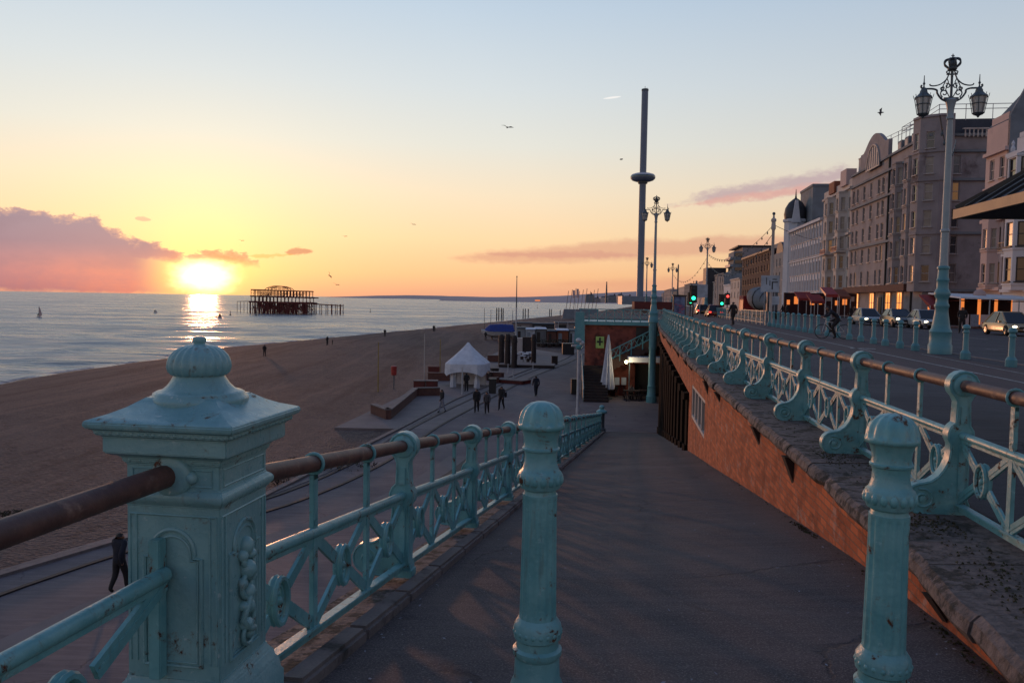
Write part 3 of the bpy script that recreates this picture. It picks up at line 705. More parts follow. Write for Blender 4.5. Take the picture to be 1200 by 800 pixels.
# leaves and scraps on the ramp
mb = MB(); rnd = random.Random(9)
for k in range(240):
    Y = 3.6 + 30 * rnd.random() ** 1.6; t = rnd.random(); t = t ** 2.2 if rnd.random() < .6 else 1 - t ** 3 * .5
    x = XL(Y) + .28 + (XW(Y) - XL(Y) - .35) * t; z = ZRX(x, Y) + .006; a = rnd.uniform(0, 6.28); l = rnd.uniform(.006, .02)
    c_, s1 = math.cos(a) * l, math.sin(a) * l
    mb.add([(x - c_, Y - s1, z), (x + s1 * .5, Y - c_ * .5, z + .002), (x + c_, Y + s1, z + rnd.uniform(0, .01)), (x - s1 * .5, Y + c_ * .5, z + .002)], [(0, 1, 2, 3)])
stuff('litter', mb, 'palecloth', 'pale dead leaves and scraps scattered on the ramp', 'litter')

# ================================================================ RAILINGS
RAILZ, MIDZ, BOTZ = 1.03, .64, .10
def post_mesh(r=.105):
    """profile in (n,z): n towards the drop; thickness along the rail"""
    P = [(-.075, 0), (-.075, .10), (-.06, .13), (-.06, .56), (-.085, .60), (-.09, .64), (-.085, .68), (-.06, .72), (-.052, .90)]
    for k in range(13):
        a = math.radians(232 - k * (284 / 12)); P.append((r * math.cos(a), RAILZ + r * math.sin(a)))
    P += [(.052, .90), (.058, .74), (.09, .71), (.11, .66), (.108, .61), (.088, .57), (.086, .52), (.095, .45), (.125, .38), (.165, .32), (.22, .278), (.28, .262)]
    for k in range(9):
        a = math.radians(80 - k * 21); P.append((.285 + .12 * math.cos(a), .135 + .125 * math.sin(a)))
    P += [(.24, .01), (.20, .0)]
    return P
def make_post(parent, matn, headr=.114):
    fr = lambda a, b, c: (-a, c, b)
    mb = MB(); P = post_mesh(headr); mb.plate(P, .10, fr)
    # raised border rim on both faces
    for sgn in (-1, 1):
        pts = [Vector((-a, sgn * .051, b)) for a, b in P]
        c_ = []
        for i, p in enumerate(pts):
            t = (pts[(i + 1) % len(pts)] - pts[i - 1]).normalized(); nn = Vector((-t.z, 0, t.x))
            c_.append(p + nn * .010)
        mb.tube(c_, .0075, 5, closed=True)
        # scroll eye, boss and rail collar
        sp_ = [Vector((-(.275 + (.085 - .0042 * k) * math.cos(.62 * k + 1.2)), sgn * .053, .135 + (.085 - .0042 * k) * math.sin(.62 * k + 1.2))) for k in range(17)]
        mb.tube(sp_, .011, 5)
        R = Matrix.Rotation(-sgn * PI / 2, 3, 'X')
        mb.lathe([(.001, 0), (.03, 0), (.026, .016), (.001, .022)], 10, (-.275, sgn * .049, .135), ax=R)
        mb.lathe([(.048, -.01), (.085, -.01), (.085, .012), (.072, .022), (.048, .022)], 18, (0, sgn * .049, RAILZ), ax=R)
        mb.lathe([(.001, 0), (.032, 0), (.026, .012), (.001, .016)], 10, (0, sgn * .049, MIDZ), ax=R)
        mb.box((0, sgn * .056, .37), (.05, .014, .40)); mb.box((0, sgn * .056, .80), (.045, .014, .13))
    mb.box((-.01, 0, .03), (.19, .12, .06))
    return mb.build('post', matn, parent, bevel=.004)
def make_baluster(parent, matn):
    mb = MB()
    mb.tube([(.056 * math.cos(a), 0, RAILZ + .056 * math.sin(a)) for a in [2 * PI * k / 16 for k in range(16)]], .011, 6, closed=True)
    mb.box((0, 0, (RAILZ - .06 + BOTZ) / 2), (.028, .060, RAILZ - .06 - BOTZ)); mb.box((0, 0, .86), (.03, .05, .16), top=(1, .6))
    mb.box((0, 0, RAILZ - .075), (.028, .06, .03)); mb.box((0, 0, .70), (.034, .046, .03))
    return mb.build('baluster', matn, parent, bevel=.003)
def make_lattice(parent, matn, L, sl):
    """X bracing with an oval medallion, spans L along +y, rising sl per metre"""
    mb = MB(); z0, z1 = BOTZ + .02, MIDZ - .03; zc = (z0 + z1) / 2; Q = lambda y, z: Vector((0, y, z + sl * y))
    h = L / 2
    for sy in (-1, 1):
        for sz in (-1, 1):
            a = Q(sy * (h - .015), zc + sz * (z1 - z0) / 2); b = Q(sy * h * .26, zc + sz * (z1 - z0) * .13)
            mb.bar(a, b, .020, .066, up=(0, -sz, sy)); mb.bar(a + Vector((-.009, 0, 0)), b + Vector((-.009, 0, 0)), .008, .014, up=(0, -sz, sy))
    def ell(ry, rz, r_, o_=0): mb.tube([Vector((o_, 0, 0)) + Q(ry * math.cos(a), zc + rz * math.sin(a)) for a in [2 * PI * k / 18 for k in range(18)]], r_, 6, closed=True)
    ell(.078, .118, .017, .014); ell(.078, .118, .017, -.014); ell(.046, .080, .010)
    mb.sphere(Q(0, zc), .022, 8, 5, (1.2, 1, 1.2)); mb.sphere(Q(0, zc + .038), .013, 6, 4); mb.sphere(Q(0, zc - .038), .013, 6, 4)
    return mb.build('lattice_panel', matn, parent, smooth=.8)
def railing(name, label, pts, matn, posts, first_post=True, cell=3, closed_end=True):
    """pts: list of (x,y,z) of the post feet; drop side is -x"""
    root = thing(name, pts[0], label, 'railing', None)
    P = [Vector(p) for p in pts]; O = P[0]
    tp = lambda h: [p - O + Vector((0, 0, h)) for p in P]
    mb = MB(); mb.tube(tp(RAILZ), .046, 14); mb.build('handrail', 'rail', root, smooth=.9)
    for nm, hz in (('middle_rail', MIDZ), ('bottom_rail', BOTZ)):
        mb = MB()
        for a, b in zip(tp(hz), tp(hz)[1:]):
            mb.bar(a, b, .066, .018) if hz < .3 else mb.tube([a, b], .031, 12); mb.bar(a - Vector((0, 0, .028)), b - Vector((0, 0, .028)), .022, .05)
        mb.build(nm, matn, root, bevel=.004)
    pp = bp_ = None; lat = {}
    cnt = {'b': 0, 'l': 0}
    for i, p in enumerate(P):
        q = P[i + 1] if i + 1 < len(P) else None
        d = (q - p) if q is not None else (p - P[i - 1]); rz = math.atan2(-d.x, d.y)
        if posts[i]:
            if pp is None: pp = make_post(root, matn); o = pp
            else: o = pp.copy(); col.objects.link(o)
            o.parent = root; o.location = p - O; o.rotation_euler = (0, 0, rz)
        if q is None: continue
        L2 = math.hypot(d.x, d.y); sl = d.z / L2; cl = L2 / cell
        key = (round(cl, 3), round(sl, 3))
        for k in range(cell):
            c_ = p - O + d * ((k + .5) / cell)
            if key not in lat:
                o = make_lattice(root, matn, cl, sl); lat[key] = o
            else: o = lat[key].copy(); col.objects.link(o)
            o.location = c_; o.rotation_euler = (0, 0, rz)
            if k:
                if bp_ is None: bp_ = make_baluster(root, matn); o = bp_
                else: o = bp_.copy(); col.objects.link(o)
                o.location = p - O + d * (k / cell); o.rotation_euler = (0, 0, rz)
    return root
# landward railing on the coping
pts = []; Y = -1.35
arc = []
while Y < 64:
    pts.append((XR(Y), Y, -.035)); Y += 2.43
pts = [(XR(3.72 - 2.43 * 2), 3.72 - 2.43 * 2, -.035)] + [(XR(3.72 + 2.43 * k), 3.72 + 2.43 * k, -.035) for k in range(-1, 25)]
pts = [(x, y, z) for x, y, z in pts]
railing('promenade_railing', 'long turquoise iron railing with scrolled posts standing on the coping right of the ramp', pts, 'teal_worn', [True] * len(pts))
# seaward railing going down the ramp
HP = 3.40
LP_ = [(XL(3.50), 3.50, ZR(3.50) + .03)] + [(XL(y), y, ZR(y) + .06) for y in [6.15 + 2.62 * k for k in range(16)]]
railing('ramp_railing', 'turquoise iron railing descending the seaward side of the ramp to the foot newel', LP_, 'teal', [False] + [True] * 16)
# level railing left of the near pier, running out of the frame
d_ = Vector((-.19, -1, 0)).normalized()
P0 = Vector((-1.36, 3.10, -.15))
sp3 = [P0, P0 + d_ * .02, P0 + d_ * 2.4]
near = [tuple(P0), tuple(P0 + d_ * 3.3)]
railing('terrace_railing', 'turquoise railing with rusty handrail left of the domed pier at the near corner', near, 'teal', [False, True], cell=3)
# ---------------------------------------------------------------- the big pier
hd = math.atan(.152)
pier = thing('railing_pier', (-1.31, 3.32, -.25), 'large pale turquoise cast iron pier with square cap and fluted dome at lower left', 'pier', None, rz=-hd)
Z0 = .25
mb = MB().lathe([(.26, 0), (.26, .16), (.25, .175), (.245, .22), (.232, .235), (.225, .27), (.208, .285), (.203, .31)], 4, sq=True); mb.build('plinth', 'pale', pier, bevel=.006)
mb = MB().lathe([(.20, .30), (.20, 1.005), (.207, 1.01), (.214, 1.02), (.224, 1.03), (.227, 1.045), (.222, 1.06), (.207, 1.07), (.20, 1.075), (.20, 1.17), (.213, 1.18), (.213, 1.195), (.226, 1.205), (.236, 1.215)], 4, sq=True)
mb.build('shaft', 'pale', pier, bevel=.004)
mb = MB().lathe([(.24, 1.21), (.262, 1.222), (.262, 1.285), (.268, 1.288), (.285, 1.296), (.285, 1.312), (.298, 1.318), (.312, 1.326), (.314, 1.345), (.308, 1.352), (.25, 1.372), (.20, 1.396), (.165, 1.42), (.15, 1.43)], 4, sq=True)
mb.build('cap', 'pale', pier, bevel=.004)
# egg and dart beading under the cap edge
mb = MB()
for side in range(4):
    R = Matrix.Rotation(side * PI / 2, 3, 'Z')
    for k in range(19):
        mb.sphere(R @ Vector((-.27 + k * .03, -.281, 1.304)), .0105, 6, 4, (1.1, .8, .9))
    for k in range(9):
        mb.sphere(R @ Vector((-.18 + k * .045, -.207, 1.187)), .009, 6, 4)
mb.build('beading', 'pale', pier, smooth=1.2)
mb = MB()
mb.lathe([(.196, 1.395), (.199, 1.415), (.195, 1.428), (.184, 1.434), (.182, 1.444), (.170, 1.452), (.152, 1.456), (.138, 1.466), (.122, 1.484), (.110, 1.504), (.103, 1.518), (.100, 1.526)], 40)
mb.v = [(x, y, 1.395 + (z - 1.395) * .92) for x, y, z in mb.v]
neck = mb.build('finial_neck', 'pale', pier, smooth=.9)
mb = MB(); dome = [(.096, 1.520), (.112, 1.526), (.124, 1.540), (.130, 1.562), (.127, 1.587), (.117, 1.612), (.098, 1.635), (.072, 1.652), (.045, 1.661), (.026, 1.664), (.022, 1.668), (.027, 1.674), (.028, 1.69), (.022, 1.697), (.004, 1.699)]
mb.lathe(dome, 160, flute=lambda z: ((.075 if 1.53 < z < 1.655 else (.05 if z < 1.662 else 0)), 20))
mb.v = [(x, y, 1.395 + (z - 1.395) * .92) for x, y, z in mb.v]
mb.build('finial_dome', 'pale', pier, smooth=1.4)
def face_fr(side):
    R = Matrix.Rotation(side * PI / 2, 3, 'Z')
    return lambda a, d, z: R @ Vector((a, -.20 - d, z))
for side in (0, 1, 3):
    fr = face_fr(side); mb = MB()
    def arch(hw, zb, zs, r, off, rad, shoulder):
        pts = [fr(-hw, off, zb), fr(-hw, off, zs)]
        if shoulder: pts += [fr(-r, off, zs), fr(-r, off, zs + .02)]
        pts += [fr(-r * math.cos(a), off, zs + .02 + r * math.sin(a)) for a in [PI * k / 14 for k in range(15)]]
        if shoulder: pts += [fr(r, off, zs + .02), fr(r, off, zs)]
        pts += [fr(hw, off, zs), fr(hw, off, zb), fr(-hw, off, zb)]
        mb.tube(pts, rad, 6, closed=False)
    arch(.122, .36, .80, .093, .002, .009, True); arch(.105, .375, .79, .076, .001, .006, True)
    for s in (-1, 1):
        mb.bar(fr(s * .172, .003, .37), fr(s * .172, .003, .98), .036, .02, up=fr(0, 1, 0) - fr(0, 0, 0)) if False else mb.tube([fr(s * .158, .001, .37), fr(s * .158, .001, .97)], .006, 5)
        mb.tube([fr(s * .186, .001, .37), fr(s * .186, .001, .97)], .005, 5)
    mb.tube([fr(-.186, .001, .97), fr(.186, .001, .97)], .005, 5)
    mb.tube([fr(-.17, .001, 1.09), fr(.17, .001, 1.09), fr(.17, .001, 1.155), fr(-.17, .001, 1.155), fr(-.17, .001, 1.09)], .004, 5)
    mb.build('panel_moulding', 'pale', pier, smooth=.9)
# carved foliage on the ramp side
fr = face_fr(1); mb = MB(); rnd = random.Random(5)
for k, (a, z, r, sc) in enumerate([(0, .80, .034, (1, 1, 1.2)), (.028, .76, .028, (1.2, 1, .8)), (-.03, .765, .026, (1, 1, 1)), (.0, .70, .045, (1.1, .8, 1)), (.035, .66, .028, (1, 1, .8)), (-.035, .65, .026, (1, 1, 1)),
                             (.01, .60, .038, (1, .9, 1)), (-.02, .55, .030, (1.2, 1, .8)), (.03, .53, .026, (1, 1, 1.2)), (-.01, .47, .036, (1, 1, .8)), (.02, .42, .026, (1, 1, 1))]):
    mb.sphere(fr(a, .008, z), r, 9, 6, sc)
def curl(a0, z0, r, dr, w0, n, sgn, rad):
    pts = [fr(a0 + sgn * (r - dr * k) * math.cos(w0 + .5 * k), .016, z0 + (r - dr * k) * math.sin(w0 + .5 * k)) for k in range(n)]
    mb.tube(pts, rad, 6)
curl(.0, .74, .06, .003, -1.0, 14, 1, .012); curl(.0, .64, .06, .003, -1.4, 14, -1, .012); curl(0, .50, .062, .003, -1.4, 15, 1, .012); curl(0, .43, .055, .003, -2.4, 14, -1, .010)
mb.tube([fr(.03, .02, .62), fr(-.02, .03, .56), fr(-.05, .02, .50), fr(-.01, .03, .45), fr(.05, .02, .43)], .014, 6)
mb.build('carved_foliage', 'pale', pier, smooth=1.2)
for (side, zz, hw) in ((0, RAILZ + .10, .0), (2, RAILZ + .045, .0)):
    fr = face_fr(side); mb = MB()
    c_ = fr(0, 0, zz); R = Matrix.Rotation(side * PI / 2, 3, 'Z') @ Matrix.Rotation(PI / 2, 3, 'X')
    mb.lathe([(.05, -.02), (.084, -.02), (.086, .012), (.078, .024), (.064, .028), (.050, .028)], 24, c_, ax=R)
    mb.build('rail_collar', 'pale', pier, smooth=.8)
fr = face_fr(0); mb = MB().sphere(fr(.085, .004, 1.125), .026, 10, 6); mb.build('rosette', 'pale', pier, smooth=1.2)
fr = face_fr(0); MB().box(fr(-.05, .03, .60), (.05, .05, .56), rz=0).build('rail_bracket', 'teal', pier, bevel=.004)
# newel at the ramp foot
nw = thing('newel_post', (XL(48) , 48.0, LOW), 'turquoise newel post with ball cap at the foot of the ramp railing', 'post')
MB().lathe([(.26, 0), (.26, .25), (.2, .3), (.18, .34), (.18, 1.15), (.22, 1.2)], 8).build('shaft', 'iron', nw, bevel=.01)
MB().lathe([(.24, 1.18), (.34, 1.24), (.34, 1.32), (.22, 1.40), (.12, 1.46), (.16, 1.52), (.17, 1.58), (.12, 1.66), (.03, 1.70)], 16).build('cap', 'teal', nw, smooth=.8)

# ================================================================ BOLLARDS
def near_bollard(x, y, z, label, rz):
    r_ = thing('bollard', (x, y, z), label, 'bollard', 'tall fluted bollards at the head of the ramp', rz)
    Z = lambda py: 1.385 - (py - 468) / 282.
    mb = MB().lathe([(.135, 0), (.135, .06), (.12, .08), (.118, .16), (.108, .19), (.098, .21), (.094, .30), (.104, .315), (.104, .335), (.09, .345), (.088, .375), (.1, .385), (.103, .41), (.1, .44), (.09, .455), (.08, .47)], 32)
    mb.build('base', 'teal_worn', r_, smooth=.6)
    mb = MB(); zs = [.46, .475, .49] + frange(.50, .965, 8) + [.975, .985, .995]
    mb.lathe([(.0790 - .008 * (z - .46) / .55 + (.002 if z > .96 else 0), z) for z in zs], 112, flute=lambda z: (.075 if .485 < z < .98 else 0, 14))
    mb.build('fluted_shaft', 'teal', r_, smooth=1.3)
    mb = MB().lathe([(.071, .99), (.068, 1.0), (.066, 1.012), (.07, 1.018), (.082, 1.022), (.087, 1.035), (.092, 1.05), (.093, 1.075), (.088, 1.09), (.079, 1.098), (.074, 1.11), (.068, 1.13), (.067, 1.16), (.070, 1.178), (.078, 1.182), (.079, 1.19), (.073, 1.195), (.070, 1.21), (.073, 1.235), (.081, 1.262), (.088, 1.272)], 32)
    nk = mb.build('collar', 'teal_worn', r_, smooth=.6)
    mb = MB()
    for k in range(16):
        a = 2 * PI * k / 16; mb.sphere((.083 * math.cos(a), .083 * math.sin(a), 1.060), .0215, 8, 5, (.8, .8, 1.15))
    for k in range(20):
        a = 2 * PI * k / 20; mb.sphere((.094 * math.cos(a), .094 * math.sin(a), .412), .0135, 7, 4)
    mb.build('bead_ring', 'teal', r_, smooth=1.2)
    mb = MB().lathe([(.082, 1.268), (.097, 1.272), (.0985, 1.284), (.097, 1.292), (.0965, 1.296), (.094, 1.314), (.085, 1.342), (.070, 1.362), (.048, 1.377), (.022, 1.384), (.004, 1.386)], 120,
                    flute=lambda z: (.085 if 1.295 < z < 1.38 else 0, 12))
    mb.build('ribbed_cap', 'teal', r_, smooth=1.3)
    return r_
bd = G(634, 468, 0); 
def at_depth(px, py, Y):
    p = DY(px, py, Y); return p
p1 = at_depth(635, 470, 3.3); p2 = at_depth(1047, 484, 3.02)
near_bollard(p1.x, p1.y, p1.z - 1.385, 'turquoise fluted bollard with ribbed dome cap in the middle of the ramp', .1)
near_bollard(p2.x, p2.y, p2.z - 1.385, 'turquoise fluted bollard near the brick wall at the right of the ramp', .5)
def far_bollard():
    r_ = thing('bollard', (0, 0, 0), 'x', 'bollard', 'turquoise bollards along the edge of the road')
    MB().lathe([(.15, 0), (.15, .2), (.12, .23), (.11, .26), (.10, .28)], 8).build('base', 'teal_far', r_, bevel=.008)
    MB().lathe([(.09, .27), (.083, .3), (.078, .80), (.10, .815), (.10, .85), (.082, .86), (.07, .90), (.085, .94)], 14).build('shaft', 'teal_far', r_, smooth=.6)
    MB().lathe([(.085, .93), (.115, .945), (.118, .975), (.105, 1.02), (.07, 1.055), (.01, 1.075)], 14).build('cap', 'teal_far', r_, smooth=.8)
    return r_
fb = far_bollard(); first = True
BX = lambda Y: 10.55 + .14 * Y
bys = [21.5, 24.4, 28.6, 30.2, 31.9, 33.4, 35.2, 37.0, 39.0, 41.0, 43.0, 44.6, 46.2, 47.8, 49.4, 51, 52.6, 54.2, 55.8, 57.4]
for i, Y in enumerate(bys):
    o = place(fb, first, (BX(Y), Y, 0), 0); first = False
    if i < 2: o['label'] = ('turquoise bollard cut by the right edge of the frame', 'turquoise bollard standing alone just right of the big lamp post')[i]
    elif i in (8, 9): o['label'] = 'turquoise bollard directly behind the cyclist, ' + ('nearer' if i == 8 else 'farther') + ' of the two'
    else: o['label'] = 'turquoise bollard on the road edge, %s leftward from the big lamp post' % ORD[i - 2]
# guard rail farther along the road edge
gr = thing('guard_railing', (BX(59), 59, 0), 'turquoise pedestrian guard railing on the road edge beside the mixer truck', 'railing')
mb = MB(); m2 = MB()
for k in range(18):
    Y = 59 + k * 2; mb.box((BX(Y), Y, .55), (.07, .07, 1.1))
for k in range(17):
    Y = 59 + k * 2; a = Vector((BX(Y), Y, 0)); b = Vector((BX(Y + 2), Y + 2, 0)); up_ = Vector((0, 0, 1))
    m2.bar(a + up_ * 1.05, b + up_ * 1.05, .05, .05); m2.bar(a + up_ * .2, b + up_ * .2, .04, .04)
    for q in range(4):
        c_ = a + (b - a) * (q / 4); e = a + (b - a) * ((q + 1) / 4); m2.bar(c_ + up_ * .2, e + up_ * 1.03, .03, .03); m2.bar(e + up_ * .2, c_ + up_ * 1.03, .03, .03)
mb.build('posts', 'teal_far', gr, world=True)['kind'] = 'thing'; m2.build('lattice_panels', 'teal_far', gr, world=True)

# ================================================================ LAMP POSTS
def make_lamp():
    r_ = thing('street_lamp', (0, 0, 0), 'x', 'street lamp', 'ornate seafront lamp posts')
    MB().lathe([(.38, 0), (.38, .30), (.35, .34), (.345, .72), (.36, .75), (.34, .80), (.30, .86), (.27, 1.05), (.225, 1.35), (.205, 1.55), (.235, 1.60), (.235, 1.66), (.20, 1.72), (.19, 1.85), (.21, 1.92), (.255, 2.0), (.26, 2.08), (.22, 2.15), (.19, 2.22),
                (.185, 2.45), (.205, 2.5), (.175, 2.58), (.165, 2.85), (.20, 2.88), (.20, 2.94), (.15, 2.98)], 12).build('base', 'teal_far', r_, bevel=.006)
    MB().lathe([(.14, 2.96), (.130, 3.2), (.122, 4.1), (.15, 4.13), (.15, 4.18), (.118, 4.22), (.095, 7.6), (.088, 7.85), (.12, 7.88), (.12, 7.95), (.10, 7.99), (.11, 8.2), (.15, 8.4), (.19, 8.5), (.12, 8.55)], 14).build('shaft', 'lampgrey', r_, smooth=.6)
    mb = MB(); mb.lathe([(.045, 8.5), (.04, 9.2), (.05, 9.5)], 8)
    for s in (-1, 1):
        mb.tube(srt([(s * .10, 0, 8.45), (s * .30, 0, 8.55), (s * .44, 0, 8.74), (s * .46, 0, 8.84), (s * .60, 0, 8.89), (s * .87, 0, 8.90), (s * .96, 0, 8.96), (s * .94, 0, 9.02)], 5), .032, 6)
        mb.tube(srt([(s * .09, 0, 9.40), (s * .17, 0, 9.2), (s * .33, 0, 9.05), (s * .52, 0, 8.99), (s * .66, 0, 9.0), (s * .69, 0, 9.05)], 5), .022, 6)
        for cx_, cz_, r0_, w0_ in ((.22, 8.74, .13, -1.2), (.13, 8.98, .09, 1.0), (.14, 9.44, .07, 1.8), (.30, 8.90, .07, 2.2)):
            mb.tube([(s * (cx_ + (r0_ - r0_ * .055 * k) * math.cos(w0_ + .55 * k)), 0, cz_ + (r0_ - r0_ * .055 * k) * math.sin(w0_ + .55 * k)) for k in range(14)], .021, 5)
        mb.tube([(s * .05, 0, 8.6), (s * .18, 0, 8.86), (s * .10, 0, 9.1), (s * .16, 0, 9.25)], .018, 5)
        mb.tube([(s * .28, 0, 8.58), (s * .34, 0, 8.74), (s * .28, 0, 8.95), (s * .12, 0, 9.3)], .018, 5)
    mb.box((0, 0, 8.56), (.46, .07, .07))
    mb.box((0, 0, 9.36), (.34, .05, .04)); mb.box((0, 0, 9.48), (.22, .05, .03))
    mb.build('scroll_bracket', 'iron', r_, smooth=.8)
    mb = MB(); mb.lathe([(.12, 9.5), (.15, 9.53), (.15, 9.58), (.13, 9.6)], 12)
    for k in range(4):
        a = PI * k / 4
        mb.tube(srt([(.14 * q * math.cos(a), .14 * q * math.sin(a), 9.58) if False else (math.cos(a) * rr_ , math.sin(a) * rr_, zz_) for rr_, zz_, q in ((-.13, 9.58, 0), (-.25, 9.70, 0), (-.23, 9.82, 0), (-.10, 9.87, 0), (0, 9.82, 0), (.10, 9.87, 0), (.23, 9.82, 0), (.25, 9.70, 0), (.13, 9.58, 0))], 4), .028, 5)
    mb.sphere((0, 0, 9.9), .045, 8, 5); mb.bar((-.05, 0, 9.97), (.05, 0, 9.97), .02, .03); mb.box((0, 0, 9.97), (.025, .025, .12)); mb.sphere((0, 0, 9.70), .13, 10, 6)
    mb.build('crown', 'iron', r_, smooth=.8)
    lan = None
    for s in (-1, 1):
        if lan is None:
            mb = MB(); mb.lathe([(.012, .42), (.02, .2), (.045, .14), (.02, .10), (.03, .02), (.07, 0), (.09, -.05), (.12, -.10), (.13, -.16), (.20, -.24), (.28, -.30), (.285, -.34)], 8)
            for k in range(8):
                a = 2 * PI * (k + .5) / 8
                mb.tube([(.27 * math.cos(a), .27 * math.sin(a), -.33), (.175 * math.cos(a), .175 * math.sin(a), -.86)], .013, 4)
                mb.tube([(.285 * math.cos(a), .285 * math.sin(a), -.33), (.31 * math.cos(a), .31 * math.sin(a), -.22)], .010, 4)
            for rr_, zz_ in ((.232, -.55), (.18, -.86)):
                mb.tube([(rr_ * math.cos(2 * PI * k / 16), rr_ * math.sin(2 * PI * k / 16), zz_) for k in range(16)], .012, 4, closed=True)
            mb.lathe([(.18, -.86), (.15, -.90), (.06, -.94), (.02, -1.0)], 8)
            lan = mb.build('lantern', 'iron', r_, smooth=.5); o = lan
            MB().lathe([(.165, -.86), (.255, -.335)], 8).build('glass', 'glass', lan)
        else:
            o = copy_tree(lan, r_)
        o.location = (s * .87, 0, 8.92)
    return r_
lp = make_lamp()
LAMPS = [(G(1101, 415), 'tall ornate lamp post with two lanterns and a crown beside the road at right', 0, 1),
         (None, 'ornate lamp post rising past the railing from the lower promenade near the tower', 0, 1)]
place(lp, True, tuple(G(1101, 414.5)), -.14, LAMPS[0][1])
for (px, pyt, Y, lab) in ((769.5, 229, 63, LAMPS[1][1]), (829.5, 278, 108, 'ornate lamp post over the road left of the apartment tower'), (788.5, 308, 172, 'small distant lamp post just right of the tall tower foot'),
                     (813, 329, 300, 'tiniest distant lamp post above the green traffic light'), (758.5, 301, 150, 'distant lamp post half hidden behind the tall tower')):
    p = DY(px, pyt, Y); place(lp, False, (p.x, Y, p.z - 10.0), -.12 if Y < 80 else .25 * (Y > 200), lab)
# pedestal carrying the second lamp from the lower promenade
p = DY(769.5, 229, 63); 
MBp = MB().lathe([(.42, LOW), (.42, LOW + .5), (.36, LOW + .6), (.33, LOW + 1.2), (.35, LOW + 1.3), (.30, LOW + 1.4), (.28, -2.2), (.32, -2.1), (.30, -1.9), (.36, -.1), (.42, p.z - 10 + .02)], 12, (p.x, 63, 0))
tag(MBp.build('lamp_pedestal', 'teal_far', smooth=.5), 'thick turquoise iron column on the lower promenade carrying the second lamp post', 'column')
# ================================================================ SEA THINGS, FAR COAST
def beach_h(x, Y):
    a, b = lerp(PROM, Y), lerp(SHORE, Y); t = (x - a) / (b - a); return beach_z(t, x, Y)
pr = thing('ruined_pier', (DY(330, 368, 470).x, 470, SEA), 'rusted skeleton of a ruined pier standing in the sea near the sun', 'pier')
rnd = random.Random(11); k_ = 470 / F
def PX(px): return (px - 600) * k_
def PZ(py): return SEA + (368 - py) * k_
def jit(v, s=.25): return v + rnd.uniform(-s, s)
mb = MB()
for row, dy in enumerate((-9, 0, 9)):
    for px in frange(299, 364, 30):
        x = jit(PX(px)); mb.tube([(jit(x, .5), 470 + dy, SEA - 2), (x, 470 + dy, PZ(354))], .30, 5)
    for px in (366, 372, 379, 386, 391, 397, 399.5):
        if row != 1: x = jit(PX(px)); mb.tube([(x, 470 + dy * .5, SEA - 2), (x, 470 + dy * .5, PZ(356))], .24, 5)
    for px in (281.5, 289, 293, 296):
        if row != 2: x = jit(PX(px)); mb.tube([(x, 470 + dy * .6, SEA - 2), (x, 470 + dy * .6, PZ(355))], .15, 5)
for k in range(110):
    a = rnd.uniform(300, 360); y0 = rnd.choice((-9, 0, 9)); mb.tube([(PX(a), 470 + y0, PZ(rnd.uniform(355, 360))), (PX(a + rnd.uniform(2, 6)), 470 + y0, PZ(rnd.uniform(360, 367)))], .16, 4)
mb.build('piles', 'rusty', pr, world=True)
mb = MB()
for dy in (-9, 0, 9):
    mb.bar((PX(297), 470 + dy, PZ(354.5)), (PX(367), 470 + dy, PZ(355.5)), .7, .75); mb.bar((PX(298), 470 + dy, PZ(362)), (PX(365), 470 + dy, PZ(362.5)), .25, .25)
    mb.bar((PX(366), 470 + dy * .5, PZ(356)), (PX(400), 470 + dy * .5, PZ(357.5)), .5, .4)
    mb.bar((PX(281), 470 + dy * .6, PZ(354.5)), (PX(298), 470 + dy * .6, PZ(353.8)), .3, .28)
for px in frange(298, 366, 12): mb.bar((PX(px), 461, PZ(354.8)), (PX(px), 479, PZ(354.8)), .4, .4)
mb.box((PX(332), 470, PZ(354.3)), (30, 17, .3))
mb.build('deck', 'rusty', pr, world=True)
mb = MB()
for dy in (-8, 0, 8):
    for px in frange(299, 363, 15):
        x = PX(px); mb.tube([(x, 470 + dy, PZ(354)), (x + jit(0, .2), 470 + dy, PZ(348))], .24, 5)
    for px in frange(299, 362, 17):
        x = PX(px); mb.tube([(x, 470 + dy, PZ(348)), (x, 470 + dy, PZ(341 + (px < 303) * -1))], .2, 4)
    mb.bar((PX(298), 470 + dy, PZ(348.2)), (PX(369), 470 + dy, PZ(349)), .5, .65)
    mb.bar((PX(299), 470 + dy, PZ(340.6)), (PX(363), 470 + dy, PZ(341.6)), .4, .65); mb.bar((PX(299), 470 + dy, PZ(344)), (PX(363), 470 + dy, PZ(344.5)), .2, .2)
    arc = [(PX(313 + 28 * t), 470 + dy * .7, PZ(340.5 - 4.6 * math.sin(PI * t) ** .6)) for t in frange(0, 1, 12)]
    mb.tube(arc, .18, 4); mb.bar(arc[1], arc[-2], .2, .2)
    for p in arc[2:-1:2]: mb.tube([p, (p[0], p[1], PZ(341))], .12, 4)
    for k in range(14):
        a = rnd.uniform(300, 358); mb.tube([(PX(a), 470 + dy, PZ(348)), (PX(a + rnd.uniform(2, 5)), 470 + dy, PZ(342 + rnd.uniform(0, 4)))], .1, 4)
for px in frange(300, 362, 8): mb.bar((PX(px), 462, PZ(341)), (PX(px), 478, PZ(341)), .2, .2); mb.bar((PX(px), 462, PZ(348.3)), (PX(px), 478, PZ(348.3)), .3, .3)
mb.box((PX(332), 470, PZ(348.4)), (29, 15, .2))
mb.tube([(PX(295.5), 470, PZ(342)), (PX(304), 470, PZ(342.4))], .15, 4)
mb.build('pavilion_frame', 'rusty', pr, world=True)
